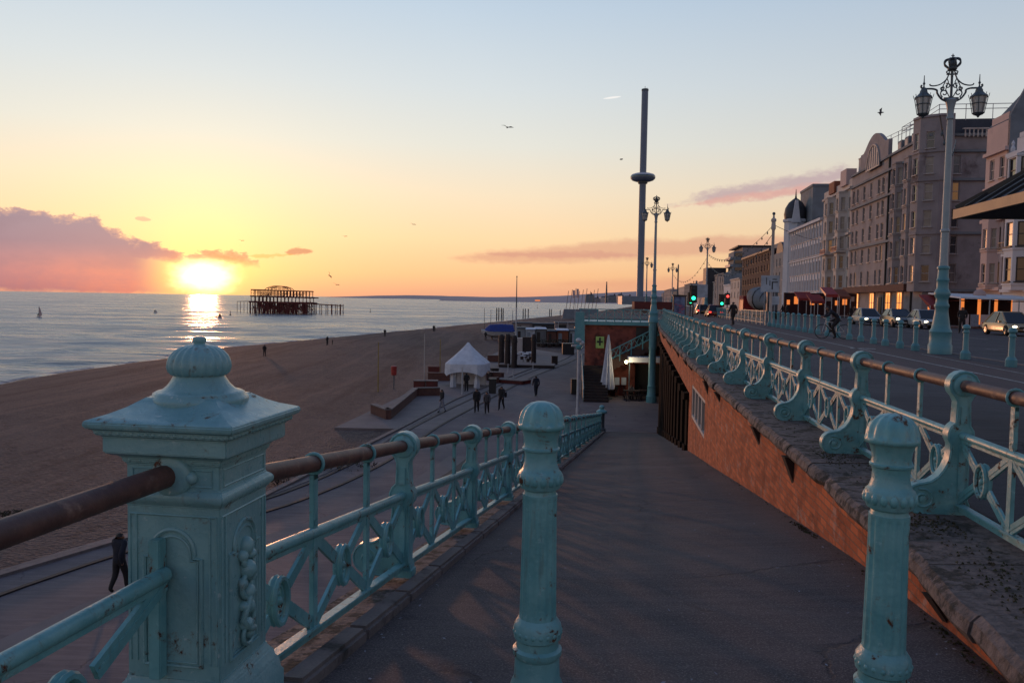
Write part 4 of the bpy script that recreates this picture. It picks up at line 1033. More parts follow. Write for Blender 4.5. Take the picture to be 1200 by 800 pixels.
# far hills and the towns under them
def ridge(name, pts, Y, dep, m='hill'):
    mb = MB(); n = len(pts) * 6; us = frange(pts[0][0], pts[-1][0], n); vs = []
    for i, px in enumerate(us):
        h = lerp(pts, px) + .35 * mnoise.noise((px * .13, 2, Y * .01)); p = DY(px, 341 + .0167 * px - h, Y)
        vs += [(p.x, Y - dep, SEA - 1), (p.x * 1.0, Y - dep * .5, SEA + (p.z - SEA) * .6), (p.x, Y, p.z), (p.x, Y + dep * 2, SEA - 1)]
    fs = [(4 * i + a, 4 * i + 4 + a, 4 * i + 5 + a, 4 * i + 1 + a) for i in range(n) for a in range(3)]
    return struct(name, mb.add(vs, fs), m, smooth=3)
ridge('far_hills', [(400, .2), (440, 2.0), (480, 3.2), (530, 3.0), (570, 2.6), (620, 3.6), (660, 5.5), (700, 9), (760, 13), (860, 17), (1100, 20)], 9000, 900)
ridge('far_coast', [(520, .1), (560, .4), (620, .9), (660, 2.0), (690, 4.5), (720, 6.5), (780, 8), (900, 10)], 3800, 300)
for px, py, Y, r in ((672.5, 340, 4300, 6), (677, 338.5, 4200, 6)):
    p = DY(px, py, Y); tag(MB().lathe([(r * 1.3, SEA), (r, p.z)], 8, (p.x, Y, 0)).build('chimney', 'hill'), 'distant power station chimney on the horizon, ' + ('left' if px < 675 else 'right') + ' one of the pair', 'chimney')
o = MB().box(tuple(DY(630, 352.0, 3500)), (22, 8, 5)).build('greenhouse', 'lit'); tag(o, 'far shore building given an orange glow for its sun glint across the bay', 'building')  # sun reflection on far windows, put in as an emissive box
def sail(px, py, h, label, m='white'):
    p = G(px, py, SEA); r = thing('windsurfer', tuple(p), label, 'windsurfer', 'windsurfers out on the sea')
    MB().tube([(-1.3, 0, .05), (-.6, 0, .1), (.6, 0, .1), (1.3, 0, .12)], [.05, .25, .25, .04], 8).build('board', 'white', r)
    MB().plate([(0, .1), (.15, h), (.5, h * .8), (1.0, h * .4), (1.1, h * .2), (.4, .35)], .05, lambda a, b, c: (a - .2, c + .4 * a, b)).build('sail', m, r)
    MB().tube([(-.2, 0, .1), (-.05, 0, h + .1)], .06, 5).build('mast', 'black', r)
    MB().tube([(-.5, 0, .1), (-.6, 0, .9), (-.45, 0, 1.4), (-.35, 0, 1.7)], [.10, .16, .18, .1], 6).build('rider', 'blackcloth', r)
sail(46, 372, 4.6, 'windsurfer on the sea at far left with a narrow tall sail', 'pinkwall'); sail(182, 367, 2.0, 'small windsurfer sailing in the glitter left of the sun')
sail(257, 372.5, 2.2, 'small windsurfer sail in the sun track right of the pier dome', 'orangewall')
for i, (px, py, h) in enumerate(((270, 369, 1.6), (300, 370, 1.8), (434, 366, 2), (596, 359, 4), (630, 361, 4))):
    p = G(px, py, SEA); tag(MB().lathe([(.5, -.3), (.5, .3), (.15, .5), (.12, h), (.3, h + .1), (.05, h + .6)], 8, tuple(p)).build('buoy', 'black'),
                            ('small dark buoy left of the ruined pier', 'dark buoy just below the ruined pier', 'small buoy right of the ruined pier', 'marker buoy left of the tall flagpole top', 'marker buoy right of the tall flagpole')[i], 'buoy')
k = 0
for px, yt, yb in ((582, 361, 373), (584.5, 361, 373), (587.5, 361, 373), (589.5, 361.5, 373), (613, 362, 371), (615.5, 362, 371), (619, 362, 370.5), (644, 362, 369), (646, 362.5, 369), (656.5, 363.5, 369)):
    p = G(px, yb, SEA + 1.0); t = DY(px, yt, p.y)
    tag(MB().lathe([(.28, SEA - 1), (.26, t.z), (.05, t.z + .2)], 6, (p.x, p.y, 0)).build('timber_post', 'wood_dark'), 'tall timber post at the waterline, %s from the left beyond the blue covered boat' % ORD[k], 'post', 'timber posts along the far waterline'); k += 1
# surf line
mb = MB(); vs = []
Ysf = [86 + 3 * i for i in range(150)]
for Y in Ysf:
    b = lerp(SHORE, Y) + 1.6 * mnoise.noise((Y * .035, 2, 5)) + 1.0
    w1 = .5 + 1.8 * abs(mnoise.noise((Y * .11, 1, 8))); vs += [(b - w1 - .5, Y, SEA + .05), (b + .35, Y, SEA + .03)]
mb.add(vs, [(2 * i, 2 * i + 1, 2 * i + 3, 2 * i + 2) for i in range(len(Ysf) - 1)])
stuff('surf_foam', mb, 'foam', 'thin broken line of white surf along the shingle', 'surf')

# ================================================================ TOWER
tb = DY(749.8, 350, 480); tz = DY(757.5, 107, 480).z; pz = DY(754, 207.5, 480).z
tw = thing('observation_tower', (tb.x, 480, -.1), 'very tall slim steel observation tower with a glass ring pod part way up', 'tower')
mb = MB().lathe([(2.05, 0), (2.0, pz), (1.95, tz)], 24); mb.build('shaft', 'tower', tw, smooth=.6)
mb = MB().lathe([(2.02, tz), (2.1, tz + .3), (2.1, tz + 1.2), (1.9, tz + 1.3)], 20); mb.tube([(0, 0, tz + 1), (0, 0, tz + 3)], .15, 5); mb.tube([(1.2, 0, tz + 1), (1.2, 0, tz + 2.2)], .12, 5); mb.build('top_cap', 'iron', tw)
pd = MB().lathe([(2.2, pz - 2.6), (4.6, pz - 2.5), (6.3, pz - 1.9), (7.2, pz - 1.0), (7.4, pz - .4)], 40).build('pod', 'tower', tw, smooth=.8)
MB().lathe([(7.42, pz - .4), (7.45, pz + .3), (7.3, pz + .7)], 40).build('pod_glazing', 'towerglass', pd, smooth=.8)
MB().lathe([(7.3, pz + .7), (6.6, pz + 1.5), (4.8, pz + 2.1), (2.3, pz + 2.3)], 40).build('pod_roof', 'whitewall', pd, smooth=.8)
MB().lathe([(2.5, pz - 4), (2.9, pz - 3.6), (2.9, pz - 2.5)], 20).build('lift_collar', 'iron', tw)
MB().box((0, 0, 2.4), (24, 18, 5)).build('base_building', 'plastic', tw)

# ================================================================ BUILDINGS
WIN = {}; WR = random.Random(77)
def window_proto(w_, h_, fr_m, style):
    """frame + sill mesh, pane child. centre bottom origin, outward +y"""
    mb = MB(); f = .09
    mb.box((-w_ / 2 + f / 2, 0, h_ / 2), (f, .08, h_)); mb.box((w_ / 2 - f / 2, 0, h_ / 2), (f, .08, h_)); mb.box((0, 0, f / 2), (w_ - 2 * f, .08, f)); mb.box((0, 0, h_ - f / 2), (w_ - 2 * f, .08, f))
    if style != 'plain': mb.box((0, .01, h_ * .5), (w_ - 2 * f, .07, .08))
    if style == 'cross': mb.box((0, .005, h_ * .5), (.06, .06, h_ - 2 * f))
    mb.box((0, .16, -.06), (w_ + .25, .36, .10))
    return mb
def add_window(root, x, y, z, rz, w_, h_, fr_m='frame', style='sash', pane='pane'):
    if pane == 'pane': pane = WR.choice(['pane'] * 6 + ['pane_light'] * 4 + ['pane_warm'])
    key = (w_, h_, fr_m, style, pane)
    if key not in WIN:
        mbw = window_proto(w_, h_, fr_m, style); o = mbw.build('window', fr_m, root)
        MB().add([(-w_ / 2 + .05, -.02, .05), (w_ / 2 - .05, -.02, .05), (w_ / 2 - .05, -.02, h_ - .05), (-w_ / 2 + .05, -.02, h_ - .05)], [(0, 1, 2, 3)]).build('pane', pane, o)
        WIN[key] = o
    else: o = copy_tree(WIN[key], root)
    o.location = (x, y, z); o.rotation_euler = (0, 0, rz); return o
def facade(mb, o, u, width, z0, z1, ops, rev=.22):
    """vertical wall from point o along unit u, outward = left of u; rectangular openings (x0,x1,za,zb)"""
    o = Vector((o[0], o[1], 0)); u = Vector((u[0], u[1], 0)).normalized(); n = Vector((-u.y, u.x, 0))
    xs = sorted({0, width} | {q for p in ops for q in p[:2]}); zs = sorted({z0, z1} | {q for p in ops for q in p[2:]})
    P = lambda x, z, d=0: o + u * x - n * d + Vector((0, 0, z))
    inside = lambda x, z: any(a < x < b and c < z < e for a, b, c, e in ops)
    for i in range(len(xs) - 1):
        run = None
        for j in range(len(zs) - 1):
            if inside((xs[i] + xs[i + 1]) / 2, (zs[j] + zs[j + 1]) / 2):
                if run is not None: mb.add([P(xs[i], run), P(xs[i + 1], run), P(xs[i + 1], zs[j]), P(xs[i], zs[j])], [(0, 1, 2, 3)]); run = None
            elif run is None: run = zs[j]
        if run is not None: mb.add([P(xs[i], run), P(xs[i + 1], run), P(xs[i + 1], z1), P(xs[i], z1)], [(0, 1, 2, 3)])
    for a, b, c, e in ops:
        for q in (((a, c), (b, c)), ((b, c), (b, e)), ((b, e), (a, e)), ((a, e), (a, c))):
            (x0, za), (x1, zb) = q; mb.add([P(x0, za), P(x1, zb), P(x1, zb, rev), P(x0, za, rev)], [(0, 1, 2, 3)])
def put_windows(root, o, u, cols, rows, w_, h_, fm, style, skip=lambda c, r: False, pane=lambda c, r: 'pane', rev=.16):
    o = Vector((o[0], o[1], 0)); u = Vector((u[0], u[1], 0)).normalized(); n = Vector((-u.y, u.x, 0)); rz = math.atan2(u.y, u.x); ops = []
    for ci, c in enumerate(cols):
        for ri, z in enumerate(rows):
            if skip(ci, ri): continue
            p = o + u * c - n * rev; add_window(root, p.x, p.y, z, rz, w_, h_, fm, style, pane(ci, ri)); ops.append((c - w_ / 2, c + w_ / 2, z, z + h_))
    return ops
class Bldg:
    def __init__(s, name, label, Y0, Y1, h, depth=14, cat='building', fx=FX, z0=0.02):
        s.p0 = Vector((fx(Y0), Y0, 0)); s.p1 = Vector((fx(Y1), Y1, 0)); s.L = (s.p1 - s.p0).length; s.h = h; s.dep = depth
        d = s.p1 - s.p0; s.root = thing(name, (s.p0.x, s.p0.y, z0), label, cat, None, rz=math.atan2(d.y, d.x)); s.wall = MB(); s.trim = MB()
    def front(s, cols, rows, w_=1.1, h_=1.9, fm='frame', style='sash', z1=None, x0=0, x1=None, **k):
        x1 = s.L if x1 is None else x1
        ops = put_windows(s.root, (x0, 0), (1, 0), [c - x0 for c in cols], rows, w_, h_, fm, style, **k)
        facade(s.wall, (x0, 0), (1, 0), x1 - x0, 0, z1 or s.h, ops)
    def flank(s, cols=(), rows=(), w_=1.1, h_=1.9, fm='frame', style='sash', h=None, **k):
        """near end, facing the camera"""
        ops = put_windows(s.root, (0, -s.dep), (0, 1), list(cols), list(rows), w_, h_, fm, style, **k)
        facade(s.wall, (0, -s.dep), (0, 1), s.dep, 0, h or s.h, ops)
    def shell(s, h=None):
        h = h or s.h; s.wall.add([(s.L, 0, 0), (s.L, -s.dep, 0), (0, -s.dep, 0), (s.L, 0, h), (s.L, -s.dep, h), (0, -s.dep, h), (0, 0, h)], [(0, 1, 4, 3), (1, 2, 5, 4), (3, 4, 5, 6)])
    def cornice(s, z, out=.35, hh=.35, x0=0, x1=None, side=True):
        x1 = s.L if x1 is None else x1
        s.trim.box(((x0 + x1) / 2, out / 2 + .003, z), (x1 - x0 - .01, out, hh))
        if side: s.trim.box((-out / 2 - .003, -s.dep / 2, z), (out, s.dep, hh))
    def bay(s, xc, w_, proj, z0, z1, rows, ww=.95, wh=1.9, fm='frame', style='sash', part='bay', m=None, sidew=.6, pane='pane'):
        mb = MB(); A, B, C, D = (xc - w_ / 2, 0), (xc - w_ * .27, proj), (xc + w_ * .27, proj), (xc + w_ / 2, 0)
        for (a, b, wn_) in ((A, B, sidew), (B, C, ww), (C, D, sidew)):
            u = (b[0] - a[0], b[1] - a[1]); L = math.hypot(*u)
            ops = put_windows(s.root, a, u, [L / 2], rows, min(wn_, L - .3), wh, fm, style, pane=lambda c, r: pane)
            facade(mb, a, u, L, z0, z1, ops)
        mb.add([(*A, z1), (*B, z1), (*C, z1), (*D, z1)], [(0, 1, 2, 3)]); mb.add([(*A, z0), (*B, z0), (*C, z0), (*D, z0)], [(3, 2, 1, 0)])
        for zz in [z1 - .1] + [r - .35 for r in rows]:
            q = .08; mb.add([(xc - w_ / 2 - q, .01, zz), (B[0] - q, proj + q, zz), (C[0] + q, proj + q, zz), (xc + w_ / 2 + q, .01, zz), (xc - w_ / 2 - q, .01, zz + .2), (B[0] - q, proj + q, zz + .2), (C[0] + q, proj + q, zz + .2), (xc + w_ / 2 + q, .01, zz + .2)],
                                 [(3, 2, 1, 0), (4, 5, 6, 7), (0, 1, 5, 4), (1, 2, 6, 5), (2, 3, 7, 6)])
        mb.build(part, m or s.m, s.root)
    def chimney(s, x, y, z, w_=1.2, d=.7, h=1.6, m=None, pots=3):
        mb = MB().box((x, y, z + h / 2), (w_, d, h)).box((x, y, z + h), (w_ + .15, d + .15, .15))
        for k in range(pots): mb.lathe([(.13, h), (.11, h + .5)], 8, (x - w_ / 2 + w_ * (k + .5) / pots, y, z))
        mb.build('chimney', m or s.m, s.root)
    def done(s, m, tm=None):
        s.wall.build('wall', m, s.root)
        if s.trim.v: s.trim.build('cornice', tm or m, s.root)
        return s.root
def add_balcony(b, xc, w_, z, proj=.9, m='black', slab='cream'):
    mb = MB().box((xc, proj / 2 + .01, z), (w_, proj, .12)); 
    q = MB(); n = max(3, int(w_ / .25))
    for zz in (z + .2, z + .95): q.box((xc, proj - .04, zz), (w_, .05, .05))
    for k in range(n + 1): q.box((xc - w_ / 2 + .03 + (w_ - .06) * k / n, proj - .04, z + .55), (.03, .03, .8))
    o = mb.build('balcony', slab, b.root); q.build('balustrade', m, o)
# -- B0 white bow fronted house, mostly behind the shelter roof
b = Bldg('seafront_house', 'white stuccoed house with blue glazed bow windows above the cafe canopy at far right', 58, 76.4, 16.0); b.m = 'whitewall'
rows = [4.0, 7.2, 10.2, 13.0]
b.front([1.2, 4.8, 7.3, 13.6, 16.9], [4.2, 7.4, 10.4, 13.1], .95, 1.9, style='cross'); b.flank(); b.shell()
for xc in (10.4, 3.0, 15.2): b.bay(xc, 3.2, 1.15, 3.2, 15.4, rows, ww=1.3, wh=2.2, sidew=.75, fm='frame_dark')
for z in (3.2, 6.6, 16.0): b.cornice(z, .3, .3)
for k in range(4): b.trim.box((2.5 + k * 4.4, .1, 16.7), (1.6, .3, 1.1)); b.trim.box((2.5 + k * 4.4, .1, 17.4), (.8, .3, .5))
for k in range(7): b.trim.lathe([(.18, 16.2), (.22, 16.5), (.1, 16.8), (.16, 17), (.02, 17.3)], 8, (.8 + k * 2.8, .1, 0))
b.chimney(6, -4, 16, 1.6, .9, 2.2); b.done('whitewall')
for xc in (6.6, 17): add_balcony(b, xc, 1.8, 6.75)
# -- A tall pink house with pale grey flank
b = Bldg('tall_seafront_house', 'tall narrow pink fronted house with a plain grey flank and sloping gable chimney', 76.45, 81.2, 19.5, depth=15); b.m = 'pinkwall'
b.front([1.3, 3.4], [4.0, 7.4, 10.8, 14.2], 1.0, 2.0, style='cross'); b.shell()
for z in (3.4, 10.2, 16.8): b.cornice(z, .35, .35, side=False)
b.bay(2.4, 2.6, .8, 3.4, 13.2, [4.0, 7.4, 10.8], ww=.9, sidew=.5)
gp = [(0, 0), (-15, 0), (-15, 22.8), (-3.6, 23.3), (-1.7, 23.2), (-1.3, 22.6), (0, 19.9)]
g_ = MB().add([(-.01, y, z) for y, z in gp] + [(.35, y, z) for y, z in gp], [(0, 1, 2, 3, 4, 5, 6), (13, 12, 11, 10, 9, 8, 7)] + [(i, i + 7, (i + 1) % 7 + 7, (i + 1) % 7) for i in range(7)])
g_.build('gable_wall', 'greywall', b.root)
MB().add([(.35, 0, 19.5), (4.75, 0, 19.5), (4.75, -3, 23.0), (.35, -3, 23.0)], [(0, 1, 2, 3)]).build('roof', 'slate', b.root)
b.chimney(.4, -2.5, 23.1, .9, 1.5, .7, 'slate', 2)
MB().box((2.4, -.9, 19.9), (3.6, 1.5, .9)).build('parapet', 'pinkwall', b.root)
b.done('pinkwall')
# -- hotel
M_['litwin'] = mat('bright_lit_window', (.6, .25, .06), (.5, .2, .05), 1.2, .4, emit=(1, .33, .07), estr=1.25)
HY0, HY1 = 97.0, 129.0
b = Bldg('brown_hotel', 'large brown stone seafront hotel with a corner turret and four glowing ground floor windows', HY0, HY1, 22.2, depth=20, cat='hotel'); b.m = 'brownwall'
rows = [4.6, 8.0, 11.2, 14.4, 17.6]
cols = [7.2, 10.9, 12.6, 16.4, 18.4, 22.0, 25.4, 28.8, 31.0]
cols = [c for c in cols if c < b.L - 1]
b.front(cols, rows, 1.15, 2.1, style='cross')
for xc, w_ in ((4.7, 3.0), (9.3, 2.6)): b.bay(xc, w_, .9, 3.9, 20.4, rows, ww=1.0, wh=2.1, sidew=.55)
b.flank([6.4, 11.5, 17.0], [1.0] + rows, 1.5, 2.2, style='cross', skip=lambda c, r: c == 2 and r in (0,)); b.shell()
# corner turret
mb = MB(); 
tc = [(-.9, -2.6), (-.9, -1.1), (.2, .9), (1.9, 1.15), (3.0, 0)]
for a, c in zip(tc, tc[1:]):
    u = (c[0] - a[0], c[1] - a[1]); L = math.hypot(*u)
    ops = put_windows(b.root, a, u, [L / 2], [r for r in rows] + [20.6], min(.95, L - .5), 2.0, 'frame', 'sash') if L > 1.6 else []
    facade(mb, a, u, L, 3.4, 24.6, ops)
mb.add([(*p, 24.6) for p in tc], [tuple(range(5))]); mb.add([(*p, 3.4) for p in tc], [tuple(range(4, -1, -1))])
for zz in (10.3, 16.7, 20.1, 24.3): 
    k_s = [(p[0] * 1.0 - .12, p[1] + .1) for p in tc]; mb.add([(*p, zz) for p in k_s] + [(*p, zz + .28) for p in k_s], [tuple(range(4, -1, -1)), tuple(range(5, 10))] + [(i, i + 1, i + 6, i + 5) for i in range(4)])
mb.build('corner_turret', 'brownwall', b.root)
# arched gable section
gx0, gx1 = 13.9, 27.0; mb = MB(); n = 14
prof_ = [(gx0 + .02, 22.1)] + [(gx0 + .02, 24.6)] + [(gx0 + (gx1 - gx0) * t, 24.6 + 2.0 * math.sin(PI * min(max((t - .12) / .76, 0), 1))) for t in frange(.10, .90, n)] + [(gx1 - .02, 24.6), (gx1 - .02, 22.1)]
mb.plate(prof_, .5, lambda a, c, d: (a, .05 + d, c)); mb.build('gable', 'brownwall', b.root)
mb = MB(); m2 = MB(); cx_ = (gx0 + gx1) / 2
arcp = [(cx_ + 3.0 * math.cos(a), 21.6 + 3.4 * math.sin(a)) for a in frange(0, PI, 16)]
m2.plate(arcp, .06, lambda a, c, d: (a, .34 + d, c))
for a, c in zip(arcp, arcp[1:]): mb.bar((a[0], .40, a[1]), (c[0], .40, c[1]), .16, .18, up=(0, 1, 0))
mb.box((cx_, .4, 21.6), (6.2, .2, .18))
for x in frange(-2, 2, 4): mb.box((cx_ + x, .4, 21.6 + 1.6 * math.sqrt(1 - (x / 3.1) ** 2)), (.13, .12, 3.2 * math.sqrt(1 - (x / 3.1) ** 2)))
aw = mb.build('arched_window', 'frame', b.root); m2.build('pane', 'plastic', aw)
for x in (gx0 - .15, 3.4): MB().tube([(x, .12, .2), (x, .12, 22)], .13, 6).build('drainpipe', 'black', b.root)
for z in (3.6, 10.5, 16.9, 20.3, 22.2): b.cornice(z, .3, .3)
MB().box((b.L / 2 + 1.5, .55, 3.95), (b.L - 4, .9, .9)).build('balcony_parapet', 'brickplanter', b.root)
# mansard, dormer, rooftop rail
mb = MB().add([(.2, -.6, 22.3), (13.6, -.6, 22.3), (13.6, -2.6, 24.3), (.9, -2.6, 24.3), (.2, -19.5, 22.3), (.9, -17, 24.3), (13.6, -17, 24.3), (27.3, -.6, 22.3), (31, -.6, 22.3), (31, -2.6, 23.8), (27.3, -2.6, 23.8)],
              [(0, 1, 2, 3), (0, 3, 5, 4), (3, 2, 6, 5), (7, 8, 9, 10)]); mb.build('roof', 'slate', b.root)
mb = MB().box((-.05, -9, 23.1), (.9, 2.8, 1.6)); dm = mb.build('dormer', 'greywall', b.root); MB().box((-.53, -9, 23.1), (.06, 1.7, 1.1)).build('dormer_window', 'frame', dm)
mb = MB()
for y in frange(-12.5, -4, 18): mb.lathe([(.09, 21.9), (.13, 22.2), (.07, 22.5), (.1, 22.8)], 6, (-.3, y, 0))
mb.box((-.3, -8.2, 22.88), (.3, 9, .16)); mb.build('balustrade', 'cream', b.root)
for k in range(3):
    x = 6.0 + 2.6 * k; dm = MB().box((x, -.9, 23.0), (1.5, 1.2, 1.5)).build('dormer', 'greywall', b.root); MB().box((x, -.28, 23), (1.0, .06, 1.0)).build('dormer_window', 'frame', dm)
mb = MB()
rp = [(-.2, -19, 25.8), (-.2, -1, 25.8), (4, -1.2, 25.9), (13.4, -1.2, 26.0), (14, -3, 26.6), (27, -3, 27.2)]
for a, c in zip(rp, rp[1:]):
    for dz in (0, -.55): mb.tube([(a[0], a[1], a[2] + dz), (c[0], c[1], c[2] + dz)], .045, 4)
    nn = max(1, int((Vector(c) - Vector(a)).length / 3))
    for k in range(nn + 1): p = Vector(a).lerp(Vector(c), k / nn); mb.tube([p, p - Vector((0, 0, 1.9))], .045, 4)
mb.build('roof_railing', 'white', b.root)
# the four glowing windows and ground floor
for x in (7.6, 12.2, 19.4, 27.0):
    mb = MB(); mb.box((x - 1.05, .10, 2.1), (.12, .12, 3.0)); mb.box((x + 1.05, .10, 2.1), (.12, .12, 3.0)); mb.box((x, .10, .65), (2.3, .16, .12)); mb.box((x, .1, 2.0), (2.0, .08, .08)); mb.box((x, .1, 2.0), (.06, .1, 2.6))
    for k in range(8): a, c = PI * k / 8, PI * (k + 1) / 8; mb.bar((x + 1.05 * math.cos(a), .1, 3.1 + .55 * math.sin(a)), (x + 1.05 * math.cos(c), .1, 3.1 + .55 * math.sin(c)), .12, .12, up=(0, 1, 0))
    o = mb.build('tall_window', 'frame', b.root); o['label'] = 'tall arched window glowing orange'
    MB().box((x, .04, 2.0), (2.0, .05, 2.7)).build('pane', 'litwin', o)
MB().box((16.0, .05, 1.4), (1.8, .12, 2.8)).build('door', 'black', b.root)
b.done('brownwall', 'greywall')
# -- C
b = Bldg('bay_fronted_hotel', 'tall cream hotel with stacked bay windows between the brown hotel and the white one', 129.05, 147, 22.0, depth=14, cat='hotel'); b.m = 'cream'
rows = [4.4, 7.6, 10.8, 14.0, 17.2]
b.front([1.0, 6.9, 8.4, 14.2, 17.0], rows, 1.0, 1.9, style='sash'); b.flank(); b.shell()
for xc in (3.9, 11.4): b.bay(xc, 3.4, 1.2, 3.5, 20.2, rows, ww=1.2, wh=2.1, sidew=.7)
for z in (3.5, 13.2, 20.6): b.cornice(z, .35, .35)
for xc in (3.9, 11.4): add_balcony(b, xc, 3.6, 10.3, 1.6, 'redpaint'); 
MB().box((3.9, -.4, 22.6), (3.6, 1.6, 2.6)).build('attic', 'pinkwall', b.root); MB().box((11.4, -.4, 22.0), (3.6, 1.6, 2.0)).build('attic', 'orangewall', b.root)
b.chimney(.6, -2, 22, 1.1, 1.6, 3.2, 'cream'); b.chimney(16.6, -3, 21.8, 1.2, .8, 3.0, 'cream'); b.done('cream')
# -- D white hotel with dome
b = Bldg('white_domed_hotel', 'white seafront hotel with columns of tall bright windows and a domed end tower', 147.05, 180, 17.6, depth=16, cat='hotel'); b.m = 'whitewall'
rows = [4.2, 7.6, 11.0, 14.2]
b.front([c for c in frange(1.6, 27.0, 11)], rows, 1.15, 2.2, style='cross'); b.flank([4, 8, 12], rows, 1.0, 1.9); b.shell()
for x in frange(.4, 28.2, 12): b.trim.box((x, .08, 10.4), (.3, .14, 13.4))
for z in (3.6, 17.4): b.cornice(z, .6, .5)
b.cornice(10.6, .25, .2)
MB().add([(0, -.3, 17.6), (27, -.3, 17.6), (27, -5, 20.4), (0, -5, 20.4), (0, -12, 17.6)], [(0, 1, 2, 3), (0, 3, 4)]).build('roof', 'slate', b.root)
tx = 30.6
MB().lathe([(2.3, 0), (2.3, 19.6), (2.6, 19.8), (2.6, 20.3), (2.3, 20.4)], 8, (tx, -1.2, 0)).build('end_tower', 'whitewall', b.root)
dm = MB().lathe([(2.3, 20.4), (2.45, 21.4), (2.2, 22.8), (1.5, 24.0), (.7, 24.7), (.25, 25.0), (.15, 25.6), (.05, 27)], 16, (tx, -1.2, 0)).build('dome', 'slate', b.root, smooth=.9)
MB().box((tx - 2.45, -.9, 21.9), (.4, 1.9, 4.8), top=(1, .3)).build('gablet', 'whitewall', b.root)
b.done('whitewall')
MBx = MB().box((67.6, 176, 13.4), (6.5, 12, 26.8), rz=-.14); r_ = thing('rear_block', (67.6, 176, 0), 'plain grey blind walled block rising behind the white domed hotel', 'building')
MBx.build('wall', 'greywall', r_, world=True); MB().box((67.6, 176, 27.0), (6.8, 12.3, .5), rz=-.14).build('parapet', 'greywall', r_, world=True)
# -- E small arched house
b = Bldg('arched_house', 'grey rendered house with an arched roof left of the white domed hotel', 180.1, 199, 13.6, cat='house'); b.m = 'greywall'
b.front([2.5, 6.5, 10.5, 14.5], [4, 7.2, 10.4], 1.2, 1.9); b.flank(); b.shell()
MB().plate([(4 * math.cos(a) + 8, 13.6 + 2.6 * math.sin(a)) for a in frange(0, PI, 12)], 5, lambda a, c, d: (a, d - 2.6, c)).build('barrel_roof', 'slate', b.root); b.done('greywall')
# -- F red block
b = Bldg('red_brick_block', 'dark red brick block with a flat white topped roof beyond the sign post', 199.1, 246, 15.2, depth=13); b.m = 'redwall'
b.front([c for c in frange(3, 44, 9)], [4, 7.0, 10.0, 12.8], 1.5, 1.7, fm='frame_dark'); b.flank([4, 9], [4, 7, 10, 12.8], 1.5, 1.7, fm='frame_dark'); b.shell(); b.cornice(15.2, .4, .5)
MB().box((20, .8, 3.6), (30, 1.6, .4)).build('canopy', 'whitewall', b.root); MB().box((10, -6, 16.2), (7, 6, 2)).build('plant_room', 'greywall', b.root); b.done('redwall', 'slate')
# -- G apartment tower with banded balconies
r_ = thing('apartment_tower', (94, 318, 0), 'dark apartment tower with banded balconies rising behind the red brick block', 'building', rz=-.14)
MB().box((0, 0, 10.5), (14, 16, 22.6)).build('wall', 'greywall', r_)
MB().box((3.2, 4, 11.6), (14, 26, 23.6)).build('rear_wing', 'brownwall', r_)
for k in range(7):
    MB().box((-7.6, 0, 2.4 + k * 2.8), (1.4, 15.6, 1.0)).build('balcony', 'plastic', r_); MB().box((0, -8.25, 3.8 + k * 2.8), (13, .4, 1.2)).build('window_band', 'pane', r_)
MB().box((-12, 12, 8), (8, 12, 16)).build('side_wing', 'slate', r_)
MB().box((2, 4, 23.9), (15.5, 27, .5)).build('roof', 'slate', r_)
# -- farther terraces, one by one
rnd = random.Random(21); i = 0
spec = [(250, 272, 9.5, 'cream'), (272.5, 290, 8, 'whitewall'), (290.5, 320, 12.5, 'greywall'), (320.5, 350, 10, 'cream'), (351, 390, 11.5, 'pinkwall'), (391, 430, 9, 'whitewall'), (431, 480, 12, 'greywall'), (481, 540, 11, 'cream'), (541, 620, 9, 'greywall'), (621, 720, 12, 'brownwall')]
for (a, c, h, m) in spec:
    b = Bldg('terrace_house', {'cream': 'cream', 'whitewall': 'white', 'greywall': 'grey', 'pinkwall': 'pink', 'brownwall': 'brown'}[m] + ' distant seafront terrace house, %s beyond the red brick block' % ORD[i], a, c, h, cat='house'); b.root['group'] = 'distant terrace houses'
    b.m = m; n = max(3, int(b.L / 6)); b.front([b.L * (k + .5) / n for k in range(n)], [r for r in (3.5, 6.6, 9.4) if r + 2.2 < h], 1.5, 1.8, fm='frame_dark'); b.flank([4], [3.5], 1.5, 1.8, fm='frame_dark'); b.shell(); b.cornice(h, .3, .4, side=False)
    b.chimney(b.L * .3, -4, h, 1.6, 1, 1.6); b.done(m); i += 1
# distant town beyond the terrace railing, left and right of the tower
far = [(686, 696, 352.5, 346), (695, 703, 352.5, 350), (703, 712, 352, 348.5), (711, 724, 353, 347), (723, 730, 353, 345.8), (729, 742, 353, 348), (760, 772, 354, 350), (776, 786, 355, 343.5), (785, 800, 355, 344.5), (799, 806, 355, 347)]
for i, (a, c, yb, yt) in enumerate(far):
    Y = 760 + 13 * (i % 4) * 4; p = DY(a, yb, Y); q = DY(c, yt, Y); w_ = q.x - p.x; h = q.z
    r_ = thing('distant_house', ((p.x + q.x) / 2, Y, 0), 'tiny far off town building on the skyline, %s from the left around the tower' % ORD[i], 'building', 'distant town buildings')
    MB().box((0, 0, h / 2), (w_, 12, h)).build('wall', ('greywall', 'brownwall', 'cream')[i % 3], r_); MB().box((0, 0, h + .6), (w_ * .9, 9, 1.2), top=(.5, .3)).build('roof', 'slate', r_)
    MB().box((w_ * .2, 0, h + 1.6), (w_ * .12, 1.5, 2)).build('chimney', 'redwall', r_)
p = DY(676.2 + 0, 352, 500)
# spire / mast in the far town
p = DY(711, 330, 700); tag(MB().tube([(p.x, 700, 0), (p.x, 700, p.z)], [1.2, .5], 6).build('mast', 'iron'), 'thin dark mast rising from the distant town left of the tower', 'mast')
